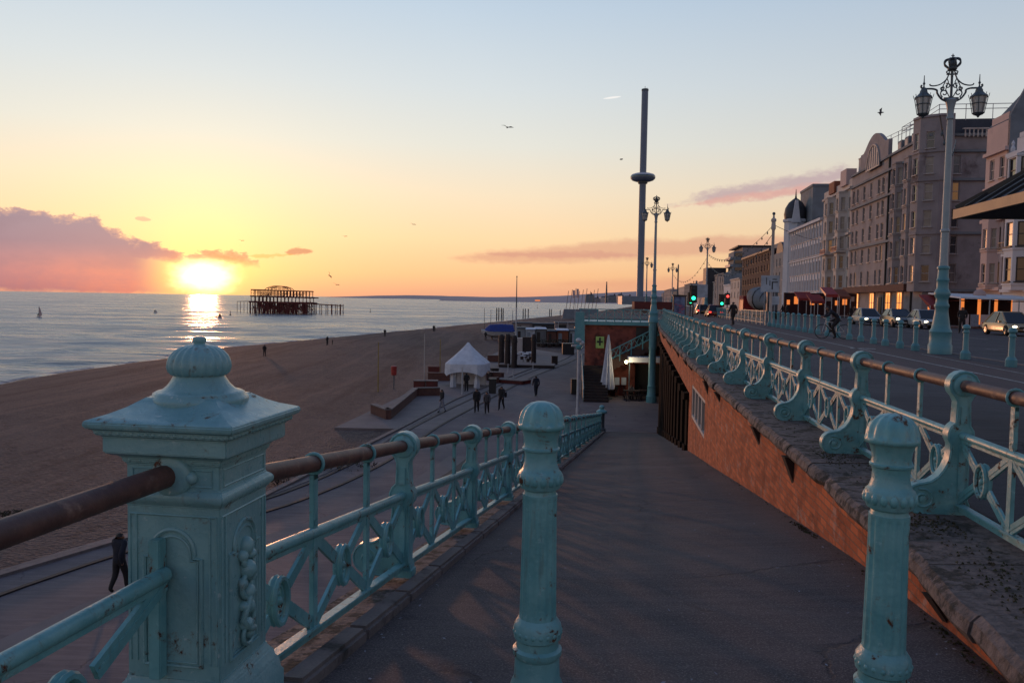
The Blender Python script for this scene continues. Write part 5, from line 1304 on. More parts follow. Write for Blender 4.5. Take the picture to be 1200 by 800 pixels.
# ================================================================ PEOPLE
dg = None
def person(loc, h, rz, label, top='navy', legs='blackcloth', pose='walk', seed=0, group=None, hair='hair', shoe='shoe', bag=False):
    rnd = random.Random(seed); st = rnd.uniform(.10, .15); sw = rnd.uniform(.04, .09); J = {}
    if pose == 'walk':
        hp = .52; J = dict(pel=(0, 0, hp), hl=(.052, 0, hp - .02), hr=(-.052, 0, hp - .02), kl=(.055, st * .75, .28), kr=(-.055, -st * .15, .275), al=(.055, st * .9, .045), ar=(-.055, -st * 1.25, .075), tl=(.06, st * .9 + .085, .02), tr=(-.06, -st * 1.25 + .07, .018),
                         sp=(0, .005, .64), ch=(0, .012, .74), nk=(0, .012, .835), hd=(0, .02, .885), ht=(0, .02, .945), sl=(.105, .01, .80), sr=(-.105, .01, .80), el=(.135, -sw - .02, .63), er=(-.135, sw, .63), wl=(.125, -sw * 1.2 + .03, .50), wr=(-.125, sw * 2 + .05, .51), fl=(.118, -sw + .04, .455), fr=(-.118, sw * 2 + .075, .465))
    elif pose == 'stand':
        hp = .52; J = dict(pel=(0, 0, hp), hl=(.052, 0, hp - .02), hr=(-.052, 0, hp - .02), kl=(.065, .012, .28), kr=(-.06, .0, .275), al=(.07, -.005, .045), ar=(-.065, -.01, .045), tl=(.085, .08, .018), tr=(-.075, .08, .018),
                         sp=(0, .0, .64), ch=(0, .005, .74), nk=(0, .005, .835), hd=(0, .015, .885), ht=(0, .02, .945), sl=(.105, 0, .80), sr=(-.105, 0, .80), el=(.14, -.03, .64), er=(-.14, -.03, .64), wl=(.11, .06, .55), wr=(-.11, .055, .54), fl=(.07, .09, .56), fr=(-.08, .085, .52))
    elif pose == 'sit':
        J = dict(pel=(0, 0, .27), hl=(.05, .02, .26), hr=(-.05, .02, .26), kl=(.06, .25, .27), kr=(-.06, .25, .27), al=(.06, .26, .04), ar=(-.06, .24, .04), tl=(.065, .34, .018), tr=(-.065, .32, .018),
                 sp=(0, .0, .39), ch=(0, .03, .50), nk=(0, .05, .59), hd=(0, .07, .64), ht=(0, .08, .70), sl=(.105, .04, .55), sr=(-.105, .04, .55), el=(.13, .12, .43), er=(-.13, .12, .43), wl=(.06, .24, .43), wr=(-.06, .24, .43), fl=(.03, .28, .44), fr=(-.03, .28, .44))
    else:  # ride
        J = dict(pel=(0, 0, .55), hl=(.05, .02, .54), hr=(-.05, .02, .54), kl=(.055, .24, .44), kr=(-.055, .19, .33), al=(.06, .17, .20), ar=(-.06, .09, .05), tl=(.06, .25, .19), tr=(-.06, .17, .03),
                 sp=(0, .08, .65), ch=(0, .18, .73), nk=(0, .27, .79), hd=(0, .32, .83), ht=(0, .35, .89), sl=(.10, .24, .76), sr=(-.10, .24, .76), el=(.13, .31, .64), er=(-.13, .31, .64), wl=(.10, .42, .60), wr=(-.10, .42, .60), fl=(.09, .46, .60), fr=(-.09, .46, .60))
    R = dict(pel=.086, hl=.070, hr=.070, kl=.048, kr=.048, al=.034, ar=.034, tl=.024, tr=.024, sp=.084, ch=.098, nk=.040, hd=.058, ht=.055, sl=.050, sr=.050, el=.038, er=.038, wl=.026, wr=.026, fl=.018, fr=.018)
    E = [('pel', 'sp'), ('sp', 'ch'), ('ch', 'nk'), ('nk', 'hd'), ('hd', 'ht'), ('ch', 'sl'), ('sl', 'el'), ('el', 'wl'), ('wl', 'fl'), ('ch', 'sr'), ('sr', 'er'), ('er', 'wr'), ('wr', 'fr'), ('pel', 'hl'), ('hl', 'kl'), ('kl', 'al'), ('al', 'tl'), ('pel', 'hr'), ('hr', 'kr'), ('kr', 'ar'), ('ar', 'tr')]
    ks = list(J); me = bpy.data.meshes.new('sk'); me.from_pydata([Vector(J[k]) * h for k in ks], [(ks.index(a), ks.index(b)) for a, b in E], [])
    ob = bpy.data.objects.new('sk', me); col.objects.link(ob); ob.modifiers.new('s', 'SKIN')
    for i, k in enumerate(ks): me.skin_vertices[0].data[i].radius = (R[k] * h * (1.12 if k in ('sp', 'ch', 'pel') else 1), R[k] * h * (.78 if k in ('sp', 'ch', 'pel') else 1))
    me.skin_vertices[0].data[0].use_root = True
    sb = ob.modifiers.new('u', 'SUBSURF'); sb.levels = 1
    ev = ob.evaluated_get(bpy.context.evaluated_depsgraph_get()); nm = bpy.data.meshes.new_from_object(ev); bpy.data.objects.remove(ob); nm.name = 'person'
    for m in (top, legs, 'skin', hair, shoe): nm.materials.append(M_[m])
    seg = [(Vector(J[a]) * h, Vector(J[b]) * h, a, b) for a, b in E]
    hd_ = Vector(J['hd']) * h
    for p in nm.polygons:
        c = p.center; best = None; bd_ = 9
        for a, b, na, nb in seg:
            ab = b - a; t = max(0, min(1, (c - a).dot(ab) / ab.dot(ab))); d = (c - a - ab * t).length - (R[na] * (1 - t) + R[nb] * t) * h * .8
            if d < bd_: bd_ = d; best = (na, nb)
        na, nb = best; mi = 0
        if nb in ('kl', 'kr', 'al', 'ar', 'hl', 'hr'): mi = 1
        if nb in ('tl', 'tr'): mi = 4
        if nb in ('fl', 'fr'): mi = 2
        if nb in ('hd', 'ht'): mi = 3 if (c.z > hd_.z + .012 * h or c.y < hd_.y - .012 * h) else 2
        if nb == 'sp' and c.z < J['pel'][2] * h - .01 * h and pose in ('walk', 'stand'): mi = 0
        p.material_index = mi; p.use_smooth = True
    o = bpy.data.objects.new('person', nm); col.objects.link(o); o.location = loc; o.rotation_euler = (0, 0, rz)
    tag(o, label, 'person', group)
    if bag: MB().box((-.10 * h * 1.4, -.09 * h, .60 * h), (.05 * h, .16 * h, .2 * h)).build('shoulder_bag', 'blackcloth', o, bevel=.01)
    return o
def PG(px, py): return tuple(G(px, py, LOW + .012))
person(PG(140, 693), 1.70, -.35, 'person in a dark navy jacket walking close below the railing, half hidden by the pier', 'navy', 'blackcloth', 'walk', 1)
# pale jacket hem seen on the nearest walker
WALK = [(518, 483, 1.72, 2.2, 'person in dark top and pale trousers strolling left of the walking pair', 'blackcloth', 'palecloth'),
        (558.5, 483, 1.76, 3.1, 'person in black, left one of the pair walking side by side', 'blackcloth', 'blackcloth'),
        (570.5, 484.5, 1.62, 3.1, 'shorter person in dark coat, right one of the pair walking side by side', 'greycloth', 'blackcloth'),
        (587.5, 480, 1.82, 2.8, 'person in black with a shoulder bag right of the walking pair', 'blackcloth', 'blackcloth'),
        (628, 464, 1.78, .2, 'person in navy walking alone beside the track toward the white lamp pole', 'navy', 'navy')]
for i, (px, py, h, rz, lab, t, l) in enumerate(WALK): person(PG(px, py), h, rz, lab, t, l, 'walk', i + 3, bag=(i == 3))
person(PG(546.5, 458.5), 1.72, .4, 'dark dressed person standing in the opening of the white tent', 'blackcloth', 'blackcloth', 'stand', 20)
def beach_at(px, py):
    z = -7.5
    for _ in range(8): p = G(px, py, z); z = beach_h(p.x, p.y)
    return (p.x, p.y, z)
for i, (px, py, h, lab) in enumerate(((310, 417.5, 1.75, 'lone dark figure standing at the waterline just right of the pier dome'), (383.5, 404.5, 1.7, 'tiny figure at the waterline left of two beach figures'), (389.5, 404, 1.0, 'tiny crouching figure close beside another at the waterline'),
                                    (451, 394.5, 1.75, 'tiny figure on the beach at the water beyond the yellow post'), (508, 388.5, 1.7, 'tiny dark figure at the water left of the flagpole'), (509.5, 388.3, 1.7, 'tiny dark figure standing close right of another at the water'),
                                    (569, 398.5, 1.8, 'dark figure standing beside the bow of the blue covered boat'))):
    person(beach_at(px, py), h, i, lab, 'blackcloth', 'blackcloth', 'stand', 30 + i, 'people by the waterline')
for i, (px, yb, Y, h, lab, rz) in enumerate(((859, 376, 58, 1.80, 'person in a dark coat walking on the promenade in front of the guard railing', .3), (1127, 388, 51, 1.78, 'dark dressed person standing in the road edge right of the big lamp post', 2.6), (997, 378, 74, 1.75, 'dark dressed person on the far pavement left of the first car', 1),
                                       (1001.5, 378, 75, 1.7, 'dark dressed person just right of another before the brown hotel', 2), (917, 366, 100, 1.7, 'small dark figure by the red awnings, left one', 1), (922, 366, 102, 1.7, 'small dark figure by the red awnings, right one', 2))):
    p = DY(px, yb, Y); person((p.x, Y, .0 if i < 1 else -.08), h, rz, lab, 'blackcloth', 'blackcloth', 'walk' if i % 2 == 0 else 'stand', 50 + i)
# ---------------------------------------------------------------- cyclist
cp = G(976, 397); cz = .004
bk = thing('bicycle', (cp.x, cp.y, cz), 'dark bicycle with grey wheels ridden leftward across the promenade', 'bicycle', None, rz=PI / 2 - .12)
def wheel_mesh(y):
    mb = MB().tube([(0, y + .33 * math.cos(a), .34 + .33 * math.sin(a)) for a in [2 * PI * k / 24 for k in range(24)]], .017, 6, closed=True); return mb
for y in (-.50, .50):
    o = wheel_mesh(y).build('wheel', 'tyre', bk); mb = MB()
    for k in range(14): a = 2 * PI * k / 14; mb.tube([(0, y, .34), (0, y + .32 * math.cos(a), .34 + .32 * math.sin(a))], .003, 3)
    mb.build('spokes', 'chrome', o)
mb = MB()
for a, c in (((0, -.5, .34), (0, -.06, .30)), ((0, -.06, .30), (0, -.2, .82)), ((0, -.5, .34), (0, -.18, .75)), ((0, -.18, .75), (0, .34, .80)), ((0, -.06, .30), (0, .36, .70)), ((0, .5, .34), (0, .33, .92))): mb.tube([a, c], .018, 6)
mb.tube([(-.22, .40, .98), (-.1, .40, .96), (0, .33, .95), (.1, .40, .96), (.22, .40, .98)], .014, 6); mb.build('frame', 'white', bk)
MB().box((0, -.22, .86), (.13, .26, .05)).build('saddle', 'black', bk, bevel=.01)
mb = MB().lathe([(.09, -.01), (.09, .01)], 14, (0.03, -.06, .30), ax=Matrix.Rotation(PI / 2, 3, 'Y')); mb.tube([(.10, -.06, .30), (.10, .08, .36)], .012, 5); mb.tube([(-.05, -.06, .30), (-.05, -.18, .22)], .012, 5); mb.build('crank', 'black', bk)
fwd_b = Vector((-math.sin(PI / 2 - .12), math.cos(PI / 2 - .12), 0))
person(tuple(Vector((cp.x, cp.y, cz)) - fwd_b * .25 ), 1.72, PI / 2 - .12, 'cyclist in a dark navy jacket and cap bent over the handlebars', 'navy', 'blackcloth', 'ride', 70)

# ---------------------------------------------------------------- vehicles
def car(loc, rz, label, paint, L=4.3, Wd=1.78, H=1.46, suv=False, rear=False, group='cars on the seafront road'):
    r = thing('car', loc, label, 'car', group, rz); mb = MB()
    # body: stations along +x (front), each a half ring mirrored
    hb = .92 if suv else .80
    st = [(-L / 2, .42, .62, .80), (-L / 2 + .08, .30, .70, .90), (-L / 2 + .5, .22, hb, 1), (-.3, .20, hb + .02, 1), (L * .18, .20, hb, 1), (L / 2 - .75, .22, hb - .06, .98), (L / 2 - .25, .26, hb - .17, .92), (L / 2, .36, hb - .30, .80)]
    vs = []
    for x, z0, z1, wf in st:
        w2 = Wd / 2 * wf; zm = z0 + (z1 - z0) * .55
        ring = [(w2 * .88, z0), (w2, z0 + .12), (w2 * 1.0, zm), (w2 * .94, z1 - .05), (w2 * .84, z1)]
        vs += [(x, -y, z) for y, z in reversed(ring)] + [(x, y, z) for y, z in ring]
    k = 10
    fs = [(i * k + a, i * k + (a + 1) % k, (i + 1) * k + (a + 1) % k, (i + 1) * k + a) for i in range(len(st) - 1) for a in range(k)] + [tuple(range(k)), tuple(reversed(range((len(st) - 1) * k, len(st) * k)))]
    mb.add(vs, fs); mb.build('body', paint, r, smooth=.5)
    # greenhouse
    t = hb - .02; cab = [(-L / 2 + .45, t, -L / 2 + .95 - (.35 if suv else 0), H), (L * .19 + .15, t, .35, H)]
    x0, x1, x2, x3 = -L / 2 + .40, -L / 2 + (1.15 if not suv else .75), .12, L * .24 + .14; w1, w2 = Wd / 2 * .86, Wd / 2 * .62
    V = [(x0, -w1, t), (x3, -w1, t), (x3, w1, t), (x0, w1, t), (x1, -w2, H - .04), (x2, -w2, H - .04), (x2, w2, H - .04), (x1, w2, H - .04)]
    MB().add(V, [(0, 1, 5, 4), (1, 2, 6, 5), (2, 3, 7, 6), (3, 0, 4, 7), (0, 3, 2, 1)]).build('windows', 'carglass', r)
    mb = MB().box(((x1 + x2) / 2, 0, H - .02), (x2 - x1, w2 * 2, .06), top=(.94, .92))
    for s in (-1, 1):
        for a, c in ((V[0], V[4]), (V[1], V[5])): mb.bar((a[0], s * w1, a[2]), (c[0], s * w2, c[2]), .06, .07)
        xm = -.25; mb.bar((xm, s * w1 * 1.0, t), (xm, s * w2, H - .04), .05, .07)
    mb.build('roof', paint, r)
    for x in (-L * .30, L * .31):
        for s in (-1, 1):
            R = Matrix.Rotation(PI / 2, 3, 'X'); o = MB().lathe([(.20, -.11), (.31, -.10), (.32, -.06), (.32, .06), (.31, .10), (.20, .11)], 18, (x, s * (Wd / 2 - .10), .32), ax=R).build('wheel', 'tyre', r, smooth=.6)
            MB().lathe([(.02, -.115), (.19, -.118), (.19, .118), (.02, .115)], 10, (x, s * (Wd / 2 - .10), .32), ax=R).build('rim', 'chrome', o)
    for s in (-1, 1):
        MB().sphere((L / 2 - .13, s * Wd * .36, hb - .24), .115, 8, 6, (.7, 1.2, .75)).build('headlight', 'head' if not rear else 'glass', r)
        MB().box((-L / 2 + .03, s * Wd * .36, .66), (.08, .26, .16)).build('tail_light', 'tail' if rear else 'redpaint', r)
        MB().box((L * .17, s * (Wd / 2 * .98 + .07), hb + .05), (.10, .16, .12)).build('wing_mirror', paint, r)
    MB().box((L / 2 - .01, 0, .50), (.05, .9, .16)).build('grille', 'black', r); MB().box((L / 2 + .012, 0, .40), (.02, .5, .11)).build('number_plate', 'cream', r); MB().box((-L / 2 - .012, 0, .55), (.02, .5, .11)).build('number_plate', 'yellow', r)
    return r
M_['gold'] = mat('gold_car_paint', (.30, .22, .12), (.26, .19, .10), 1, .25, spec=.8); M_['silver'] = mat('silver_car_paint', (.30, .32, .34), (.26, .28, .3), 1, .25, spec=.8)
M_['darkcar'] = mat('dark_car_paint', (.02, .024, .032), None, 1, .2, spec=.9); M_['redcar'] = mat('red_car_paint', (.22, .02, .02), None, 1, .25, spec=.8); M_['bluecar'] = mat('pale_blue_car_paint', (.22, .27, .32), None, 1, .25, spec=.8)
HD = -PI / 2 - .14
for px, Y, lab, pt, suv, rear in ((1184, 49.5, 'gold hatchback with headlights on, nearest car at the right edge', 'gold', False, False), (1084, 61, 'silver car with headlights on, just left of the big lamp post', 'silver', False, False),
                       (1052, 64.5, 'dark tall car with bright headlights, middle of the three before the hotel', 'darkcar', True, False), (1016, 70, 'silver car with headlights on, leftmost of the three before the hotel', 'bluecar', False, False),
                       (836, 92, 'red car driving away beyond the guard railing', 'redcar', False, True), (822, 108, 'dark car driving away beyond the red car', 'darkcar', False, True), (829, 128, 'small silver car farther down the road by the green light', 'silver', False, True)):
    p = DY(px, 380, Y); car((p.x, Y, -.10), HD if not rear else HD + PI, lab, pt, suv=suv, rear=rear)
# concrete mixer
tx_ = DY(889, 372, 93); tr = thing('mixer_truck', (tx_.x, 93, -.1), 'grey concrete mixer truck waiting in the road behind the sign post', 'truck', None, rz=HD + PI + .25); tr.scale = (.88,) * 3
MB().box((-.6, 0, .95), (7.6, .9, .3)).build('chassis', 'black', tr)
MB().box((3.4, 0, 1.85), (1.7, 2.3, 2.3), top=(.85, .94)).build('cab', 'redpaint', tr, bevel=.06)
MB().box((4.2, 0, 2.4), (.12, 2.0, .8)).build('windscreen', 'pane', tr)
R = Matrix.Rotation(-PI / 2 - .24, 3, 'Y') 
MB().lathe([(.5, -2.6), (1.1, -2.0), (1.45, -.9), (1.5, .2), (1.2, 1.3), (.8, 2.3), (.72, 2.6)], 20, (-.4, 0, 2.55), ax=R).build('drum', 'greywall', tr, smooth=.7)
mb = MB()
for q in range(2):
    mb.tube([Vector((-.4, 0, 2.55)) + R @ Vector(((1.5 - abs(t - .1) ** 2 * .18) * math.cos(2.4 * t + PI * q), (1.5 - abs(t - .1) ** 2 * .18) * math.sin(2.4 * t + PI * q), t)) for t in frange(-2.0, 1.9, 20)], .07, 5)
mb.build('drum_stripe', 'black', tr)
MB().lathe([(.35, -.5), (.8, .5)], 10, (-3.6, 0, 3.8)).build('hopper', 'black', tr); MB().box((-3.9, 0, 2.2), (.4, 1.4, 2.6)).build('rear_frame', 'iron', tr)
MB().bar((-4.0, 0, 2.6), (-5.0, .5, 1.6), .5, .2).build('chute', 'iron', tr)
for x in (3.3, 1.2, -2.0, -3.2):
    for s in (-1, 1): MB().lathe([(.2, -.16), (.48, -.15), (.5, 0), (.48, .15), (.2, .16)], 16, (x, s * .98, .5), ax=Matrix.Rotation(PI / 2, 3, 'X')).build('wheel', 'tyre', tr, smooth=.6)

# ---------------------------------------------------------------- road furniture
def traffic_light(px, py, Y, lit, label, h=None):
    p = DY(px, py, Y); r = thing('traffic_light', (p.x, Y, -.0), label, 'traffic light', None, rz=-.1); z = p.z
    MB().lathe([(.09, 0), (.07, .1), (.055, .3), (.055, z + .6)], 8).build('pole', 'black', r)
    MB().box((0, -.14, z + (.32 if lit == 'green' else -.32)), (.44, .24, 1.15)).box((0, -.03, z + (.32 if lit == 'green' else -.32)), (.6, .03, 1.35)).build('housing', 'black', r, bevel=.02)
    for i, dz in enumerate((0, .34, .68)):
        zz = z + dz * (1 if lit == 'green' else -1)
        m = ('green' if lit == 'green' else 'redsig') if i == 0 else 'black'
        MB().lathe([(.001, 0), (.15 if i == 0 else .12, 0), (.13, .05), (.001, .07)], 14, (0, -.26, zz), ax=Matrix.Rotation(PI / 2, 3, 'X')).build('lens', m, r)
    return r
traffic_light(812.3, 349.3, 62, 'green', 'traffic light showing green beside the poster panel')
traffic_light(809, 353.6, 84, 'green', 'smaller green traffic light just left below the near green one')
traffic_light(845.5, 355.6, 86, 'green', 'green traffic light over the road left of the red one'); traffic_light(852.5, 347.2, 92, 'red', 'traffic light showing red beside the mixer truck')
ap_ = DY(795.8, 372, 66); r = thing('poster_panel', (ap_.x, 66, 0), 'upright poster panel in a dark frame behind the far end of the railing', 'poster panel', None, rz=-.05)
M_['poster'] = mat('poster_print', (.16, .22, .34), (.05, .05, .14), 2.6, .4, c3=(.34, .10, .16), t3=(.55, .62), s3=1.8)
MB().box((0, 0, 1.05), (1.06, .16, 2.2)).build('frame', 'darkcar', r, bevel=.02); MB().box((0, -.09, 1.1), (.88, .02, 1.9)).build('poster', 'poster', r); MB().box((0, 0, 2.17), (1.16, .2, .1)).build('header', 'black', r)
# tall cream pole with the direction sign
sp_ = DY(902.5, 382, 58); zt = DY(904.5, 252, 58).z
r = thing('festoon_pole', (sp_.x, 58, 0), 'tall cream pole with a ball top behind the white direction sign', 'pole')
MB().lathe([(.15, 0), (.15, .5), (.11, .6), (.105, zt - 1.1), (.17, zt - 1.0), (.17, zt - .9), (.14, zt - .5), (.19, zt - .45), (.19, zt - .3), (.08, zt - .2), (.06, zt)], 12).build('shaft', 'cream', r, smooth=.6)
MB().sphere((0, 0, zt + .1), .12, 8, 6).build('ball_top', 'iron', r); POLE_T = Vector((sp_.x, 58, zt - .7))
q = DY(902.5, 332.5, 57); r = thing('direction_sign', (q.x, 57, 0), 'white rectangular road direction sign with a dark bent arrow', 'sign', None, rz=-.25)
for x in (-.35, .35): MB().tube([(x, .06, 0), (x, .06, q.z + .6)], .04, 6).build('post', 'plastic', r)
MB().box((0, 0, q.z), (1.26, .05, 1.18)).build('sign_face', 'signwhite', r)
for n_, (x, z, w_, h_) in enumerate(((.15, -.12, .08, .55), (.32, .12, .40, .08), (-.02, .05, .05, .35), (-.25, .2, .05, .5), (.30, .32, .3, .06))): MB().box((x, -.032, q.z + z), (w_, .012, h_)).build('arrow_mark', 'black', r)
q2 = DY(908.5, 352, 57); MB().box((q2.x - q.x, .02, q2.z), (.5, .04, .6)).build('small_plate', 'signwhite', r)
# another cream pole and sign farther left (just above the truck), and blue backed board by the third lamp
q = DY(826, 341, 104); r = thing('road_sign', (q.x - .6, 104, 0), 'pale backed road sign board beside the lamp over the road', 'sign', None, rz=-.1)
MB().box((0, 0, q.z), (1.9, .06, 1.7)).build('sign_face', 'signwhite', r); MB().tube([(0, .1, 0), (0, .1, q.z)], .07, 6).build('post', 'plastic', r)
q = DY(866, 324, 150); r = thing('lighting_column', (q.x - 4, 150, 0), 'thin pale lighting column with a short arm before the red brick block', 'lamp post'); 
MB().tube([(0, 0, 0), (0, 0, 6.5), (.1, 0, 6.7), (1.4, 0, 6.8)], .10, 6).build('column', 'cream', r); MB().box((1.9, 0, 6.8), (1.0, .3, .15)).build('lamp_head', 'white', r)
q = DY(795, 311, 175); r = thing('festoon_pole', (q.x, 175, 0), 'thin dark pole just right of the small distant lamp post', 'pole'); MB().lathe([(.2, 0), (.14, q.z), (.05, q.z + .3)], 8).build('shaft', 'iron', r)
# festoon wires
def wire(a, b, sag, label, n=18, bulbs=True):
    a, b = Vector(a), Vector(b); pts = [a.lerp(b, t) - Vector((0, 0, sag * 4 * t * (1 - t))) for t in frange(0, 1, n)]
    r = thing('festoon_wire', tuple(a), label, 'wire'); mb = MB().tube(pts, .022, 4); mb.build('cable', 'black', r, world=True)
    if bulbs:
        first_ = None
        for p in pts[1:-1]:
            if first_ is None: first_ = MB().lathe([(.03, 0), (.03, -.08), (.06, -.14), (.05, -.2), (.01, -.22)], 6).build('bulb', 'iron', r); o = first_
            else: o = first_.copy(); col.objects.link(o)
            o.location = p - a
L3 = DY(829.5, 285, 108); L2 = DY(788.5, 312, 172); Lb = DY(1098, 132, 26.6)
wire(POLE_T, (L3.x, 108, 8.3), 1.6, 'string of small bulbs hanging from the cream pole to the lamp over the road, upper', 20)
wire(POLE_T - Vector((0, 0, .6)), (L3.x, 108, 7.2), 2.4, 'string of small bulbs hanging from the cream pole to the lamp over the road, lower', 20)
wire((L3.x, 108, 7.8), (L2.x, 172, 7.8), 2.5, 'string of small bulbs between the two lamps left of the road', 16)
wire(POLE_T, (47, 112, 11.5), 1.0, 'thin cable running from the cream pole to the cream hotel', 8, False)
wire((Lb.x + .1, 26.6, 7.9), (34, 62, 14.5), 1.2, 'cable with bulbs running right from the big lamp post to the house fronts', 12)

# ---------------------------------------------------------------- awnings, cafe terraces
def awning(px0, px1, Y, z, label, m='redfab', dep=2.0):
    x0, x1 = DY(px0, 350, Y).x, DY(px1, 350, Y).x; W_ = x1 - x0; r = thing('awning', (x0, Y, 0), label, 'awning', None, rz=0)
    MB().add([(0, 0, z), (W_, 0, z), (W_, dep, z + .9), (0, dep, z + .9), (0, 0, z - .35), (W_, 0, z - .35), (0, dep, z + .8), (W_, dep, z + .8)], [(0, 1, 2, 3), (0, 4, 5, 1), (0, 3, 6, 4), (1, 5, 7, 2)]).build('canvas', m, r)
    mb = MB()
    for k in range(max(2, int(W_ / 3)) + 1): mb.tube([(W_ * k / max(2, int(W_ / 3)), .05, 0), (W_ * k / max(2, int(W_ / 3)), .05, z)], .05, 5)
    mb.build('poles', 'white', r)
    return r
for a, c, Y, z, lab, m in ((936, 955, 112, 2.5, 'red canvas awning leftmost before the white domed hotel', 'redfab'), (951, 967, 106, 2.1, 'red parasol awning beside the leftmost red one', 'redfab'), (968, 982, 98, 2.9, 'dark red folded awning before the cream hotel', 'redpaint'), (984, 997, 100, 2.7, 'orange striped awning before the cream hotel', 'orangewall')):
    awning(a, c, Y, z, lab, m)
mb = MB(); x0, x1 = DY(916, 350, 118).x, DY(1000, 350, 118).x
o = MB().box(((x0 + x1) / 2, 117, 1.7), (x1 - x0, .3, 3.2)).build('cafe_pavilion', 'redwall'); o = tag(o, 'low dark red cafe pavilion with glowing windows behind the red awnings', 'cafe')
for k in range(9):
    x = x0 + (x1 - x0) * (k + .5) / 9; MB().box((x, 116.8, 1.9 + .3 * (k % 3)), ((x1 - x0) / 9 * (.35 + .2 * (k % 2)), .12, .7 + .4 * (k % 3 == 1))).build('window', 'lit' if k % 3 != 2 else 'frame', o)
rnd = random.Random(8)
def cafe(px0, px1, Y, label):
    x0, x1 = DY(px0, 350, Y).x, DY(px1, 350, Y).x; W_ = x1 - x0; r = thing('cafe_terrace', (x0, Y, -.06), label, 'cafe terrace')
    MB().add([(0, 0, 2.45), (W_, 0, 2.35), (W_, 5, 2.75), (0, 5, 2.85), (0, 0, 2.33), (W_, 0, 2.23), (W_, 5, 2.63), (0, 5, 2.73)], [(0, 1, 2, 3), (4, 7, 6, 5), (0, 4, 5, 1), (1, 5, 6, 2), (2, 6, 7, 3), (3, 7, 4, 0)]).build('canopy', 'whitefab', r)
    for k in range(4): MB().tube([(W_ * k / 3 * .98 + .05, .15, 0), (W_ * k / 3 * .98 + .05, .15, 2.35)], .05, 6).build('post', 'white', r)
    n = 9
    for k in range(n): MB().box((W_ * (k + .5) / n, .05, .62), (W_ / n * .82, .05, .95)).build('screen_panel', ('pinkwall', 'palecloth', 'pinkwall')[k % 3], r)
    MB().box((W_ / 2, 4.9, 1.3), (W_, .1, 2.2)).build('shopfront', 'lit', r); 
    for k in range(5): MB().box((W_ * (k + .5) / 5, 4.8, 1.3), (W_ / 5 * .75, .1, 2.4)).build('shopfront_pier', 'redwall', r)
    for k in range(3): MB().box((W_ * (k + .5) / 3, 2, 2.2), (1.6, 1.6, .08), top=(.2, .2)).build('inner_parasol', 'redfab', r)
cafe(1126, 1232, 63, 'cafe terrace with white canopy and pale screens right of the big lamp post')
awning(1091, 1112, 66, 1.7, 'dark pink canvas stall half hidden behind the big lamp post', 'redfab', 2)
q = DY(1148, 345, 66); o = MB().sphere(tuple(q), .42, 12, 8, (1.3, .5, 1)).sphere((q.x + .4, q.y, q.z - .35), .25, 10, 6).build('round_sign', 'pinkwall'); tag(o, 'round pink sign perched above the cafe canopy', 'sign')

# ---------------------------------------------------------------- promenade shelter at the right edge
r = thing('promenade_shelter', (6.75, 12.2, 0), 'promenade shelter roof with tan fascia and slate slope at the right edge', 'shelter', None, rz=-.118)
zE = 3.07; Wd_ = 4.2; Lr = 9.5
MB().add([(0, 0, zE), (Wd_, 0, zE), (Wd_, -Lr, zE), (0, -Lr, zE), (Wd_ / 2, -1.9, zE + 1.4), (Wd_ / 2, -Lr + 1.9, zE + 1.4)], [(0, 1, 4), (1, 2, 5, 4), (2, 3, 5), (3, 0, 4, 5)]).build('roof', 'slate', r)
MB().add([(.02, -.02, zE - .12), (Wd_ - .02, -.02, zE - .12), (Wd_ - .02, -Lr + .02, zE - .12), (.02, -Lr + .02, zE - .12)], [(0, 1, 2, 3)]).build('soffit', 'wood_dark', r)
M_['fascia'] = mat('tan_fascia', (.50, .32, .17), (.42, .27, .15), 3, .6, .2, 20)
mb = MB(); mb.bar((-.02, .02, zE - .06), (-.02, -Lr, zE - .06), .05, .14); mb.bar((-.02, .0, zE - .06), (Wd_, .0, zE - .06), .05, .14); mb.bar((Wd_ + .02, 0, zE - .06), (Wd_ + .02, -Lr, zE - .06), .05, .14); mb.build('fascia', 'fascia', r)
mb = MB()
for k in range(22):
    y = -.3 - k * .42; yr = min(y, -1.9) if y > -1.9 else max(y, -Lr + 1.9); tt = min(1, -y / 1.9) if y > -1.9 else 1
    mb.bar((.0, y, zE + .02), (Wd_ / 2 * tt, y, zE + 1.4 * tt + .02), .035, .045)
mb.bar((0, 0, zE + .03), (Wd_ / 2, -1.9, zE + 1.43), .08, .08); mb.build('roof_batten', 'black', r)
for y in (-1.6, -4.5, -7.4):
    for x in (1.5, 2.9): MB().lathe([(.12, 0), (.08, .3), (.06, zE - .4), (.12, zE - .12)], 10, (x, y, 0)).build('column', 'teal_far', r, smooth=.6)
MB().box((2.2, -4.5, .45), (.9, 6, .08)).build('bench_seat', 'wood_dark', r); MB().box((2.2, -4.5, 1.2), (.06, 6, 1.4)).build('screen', 'teal_far', r)

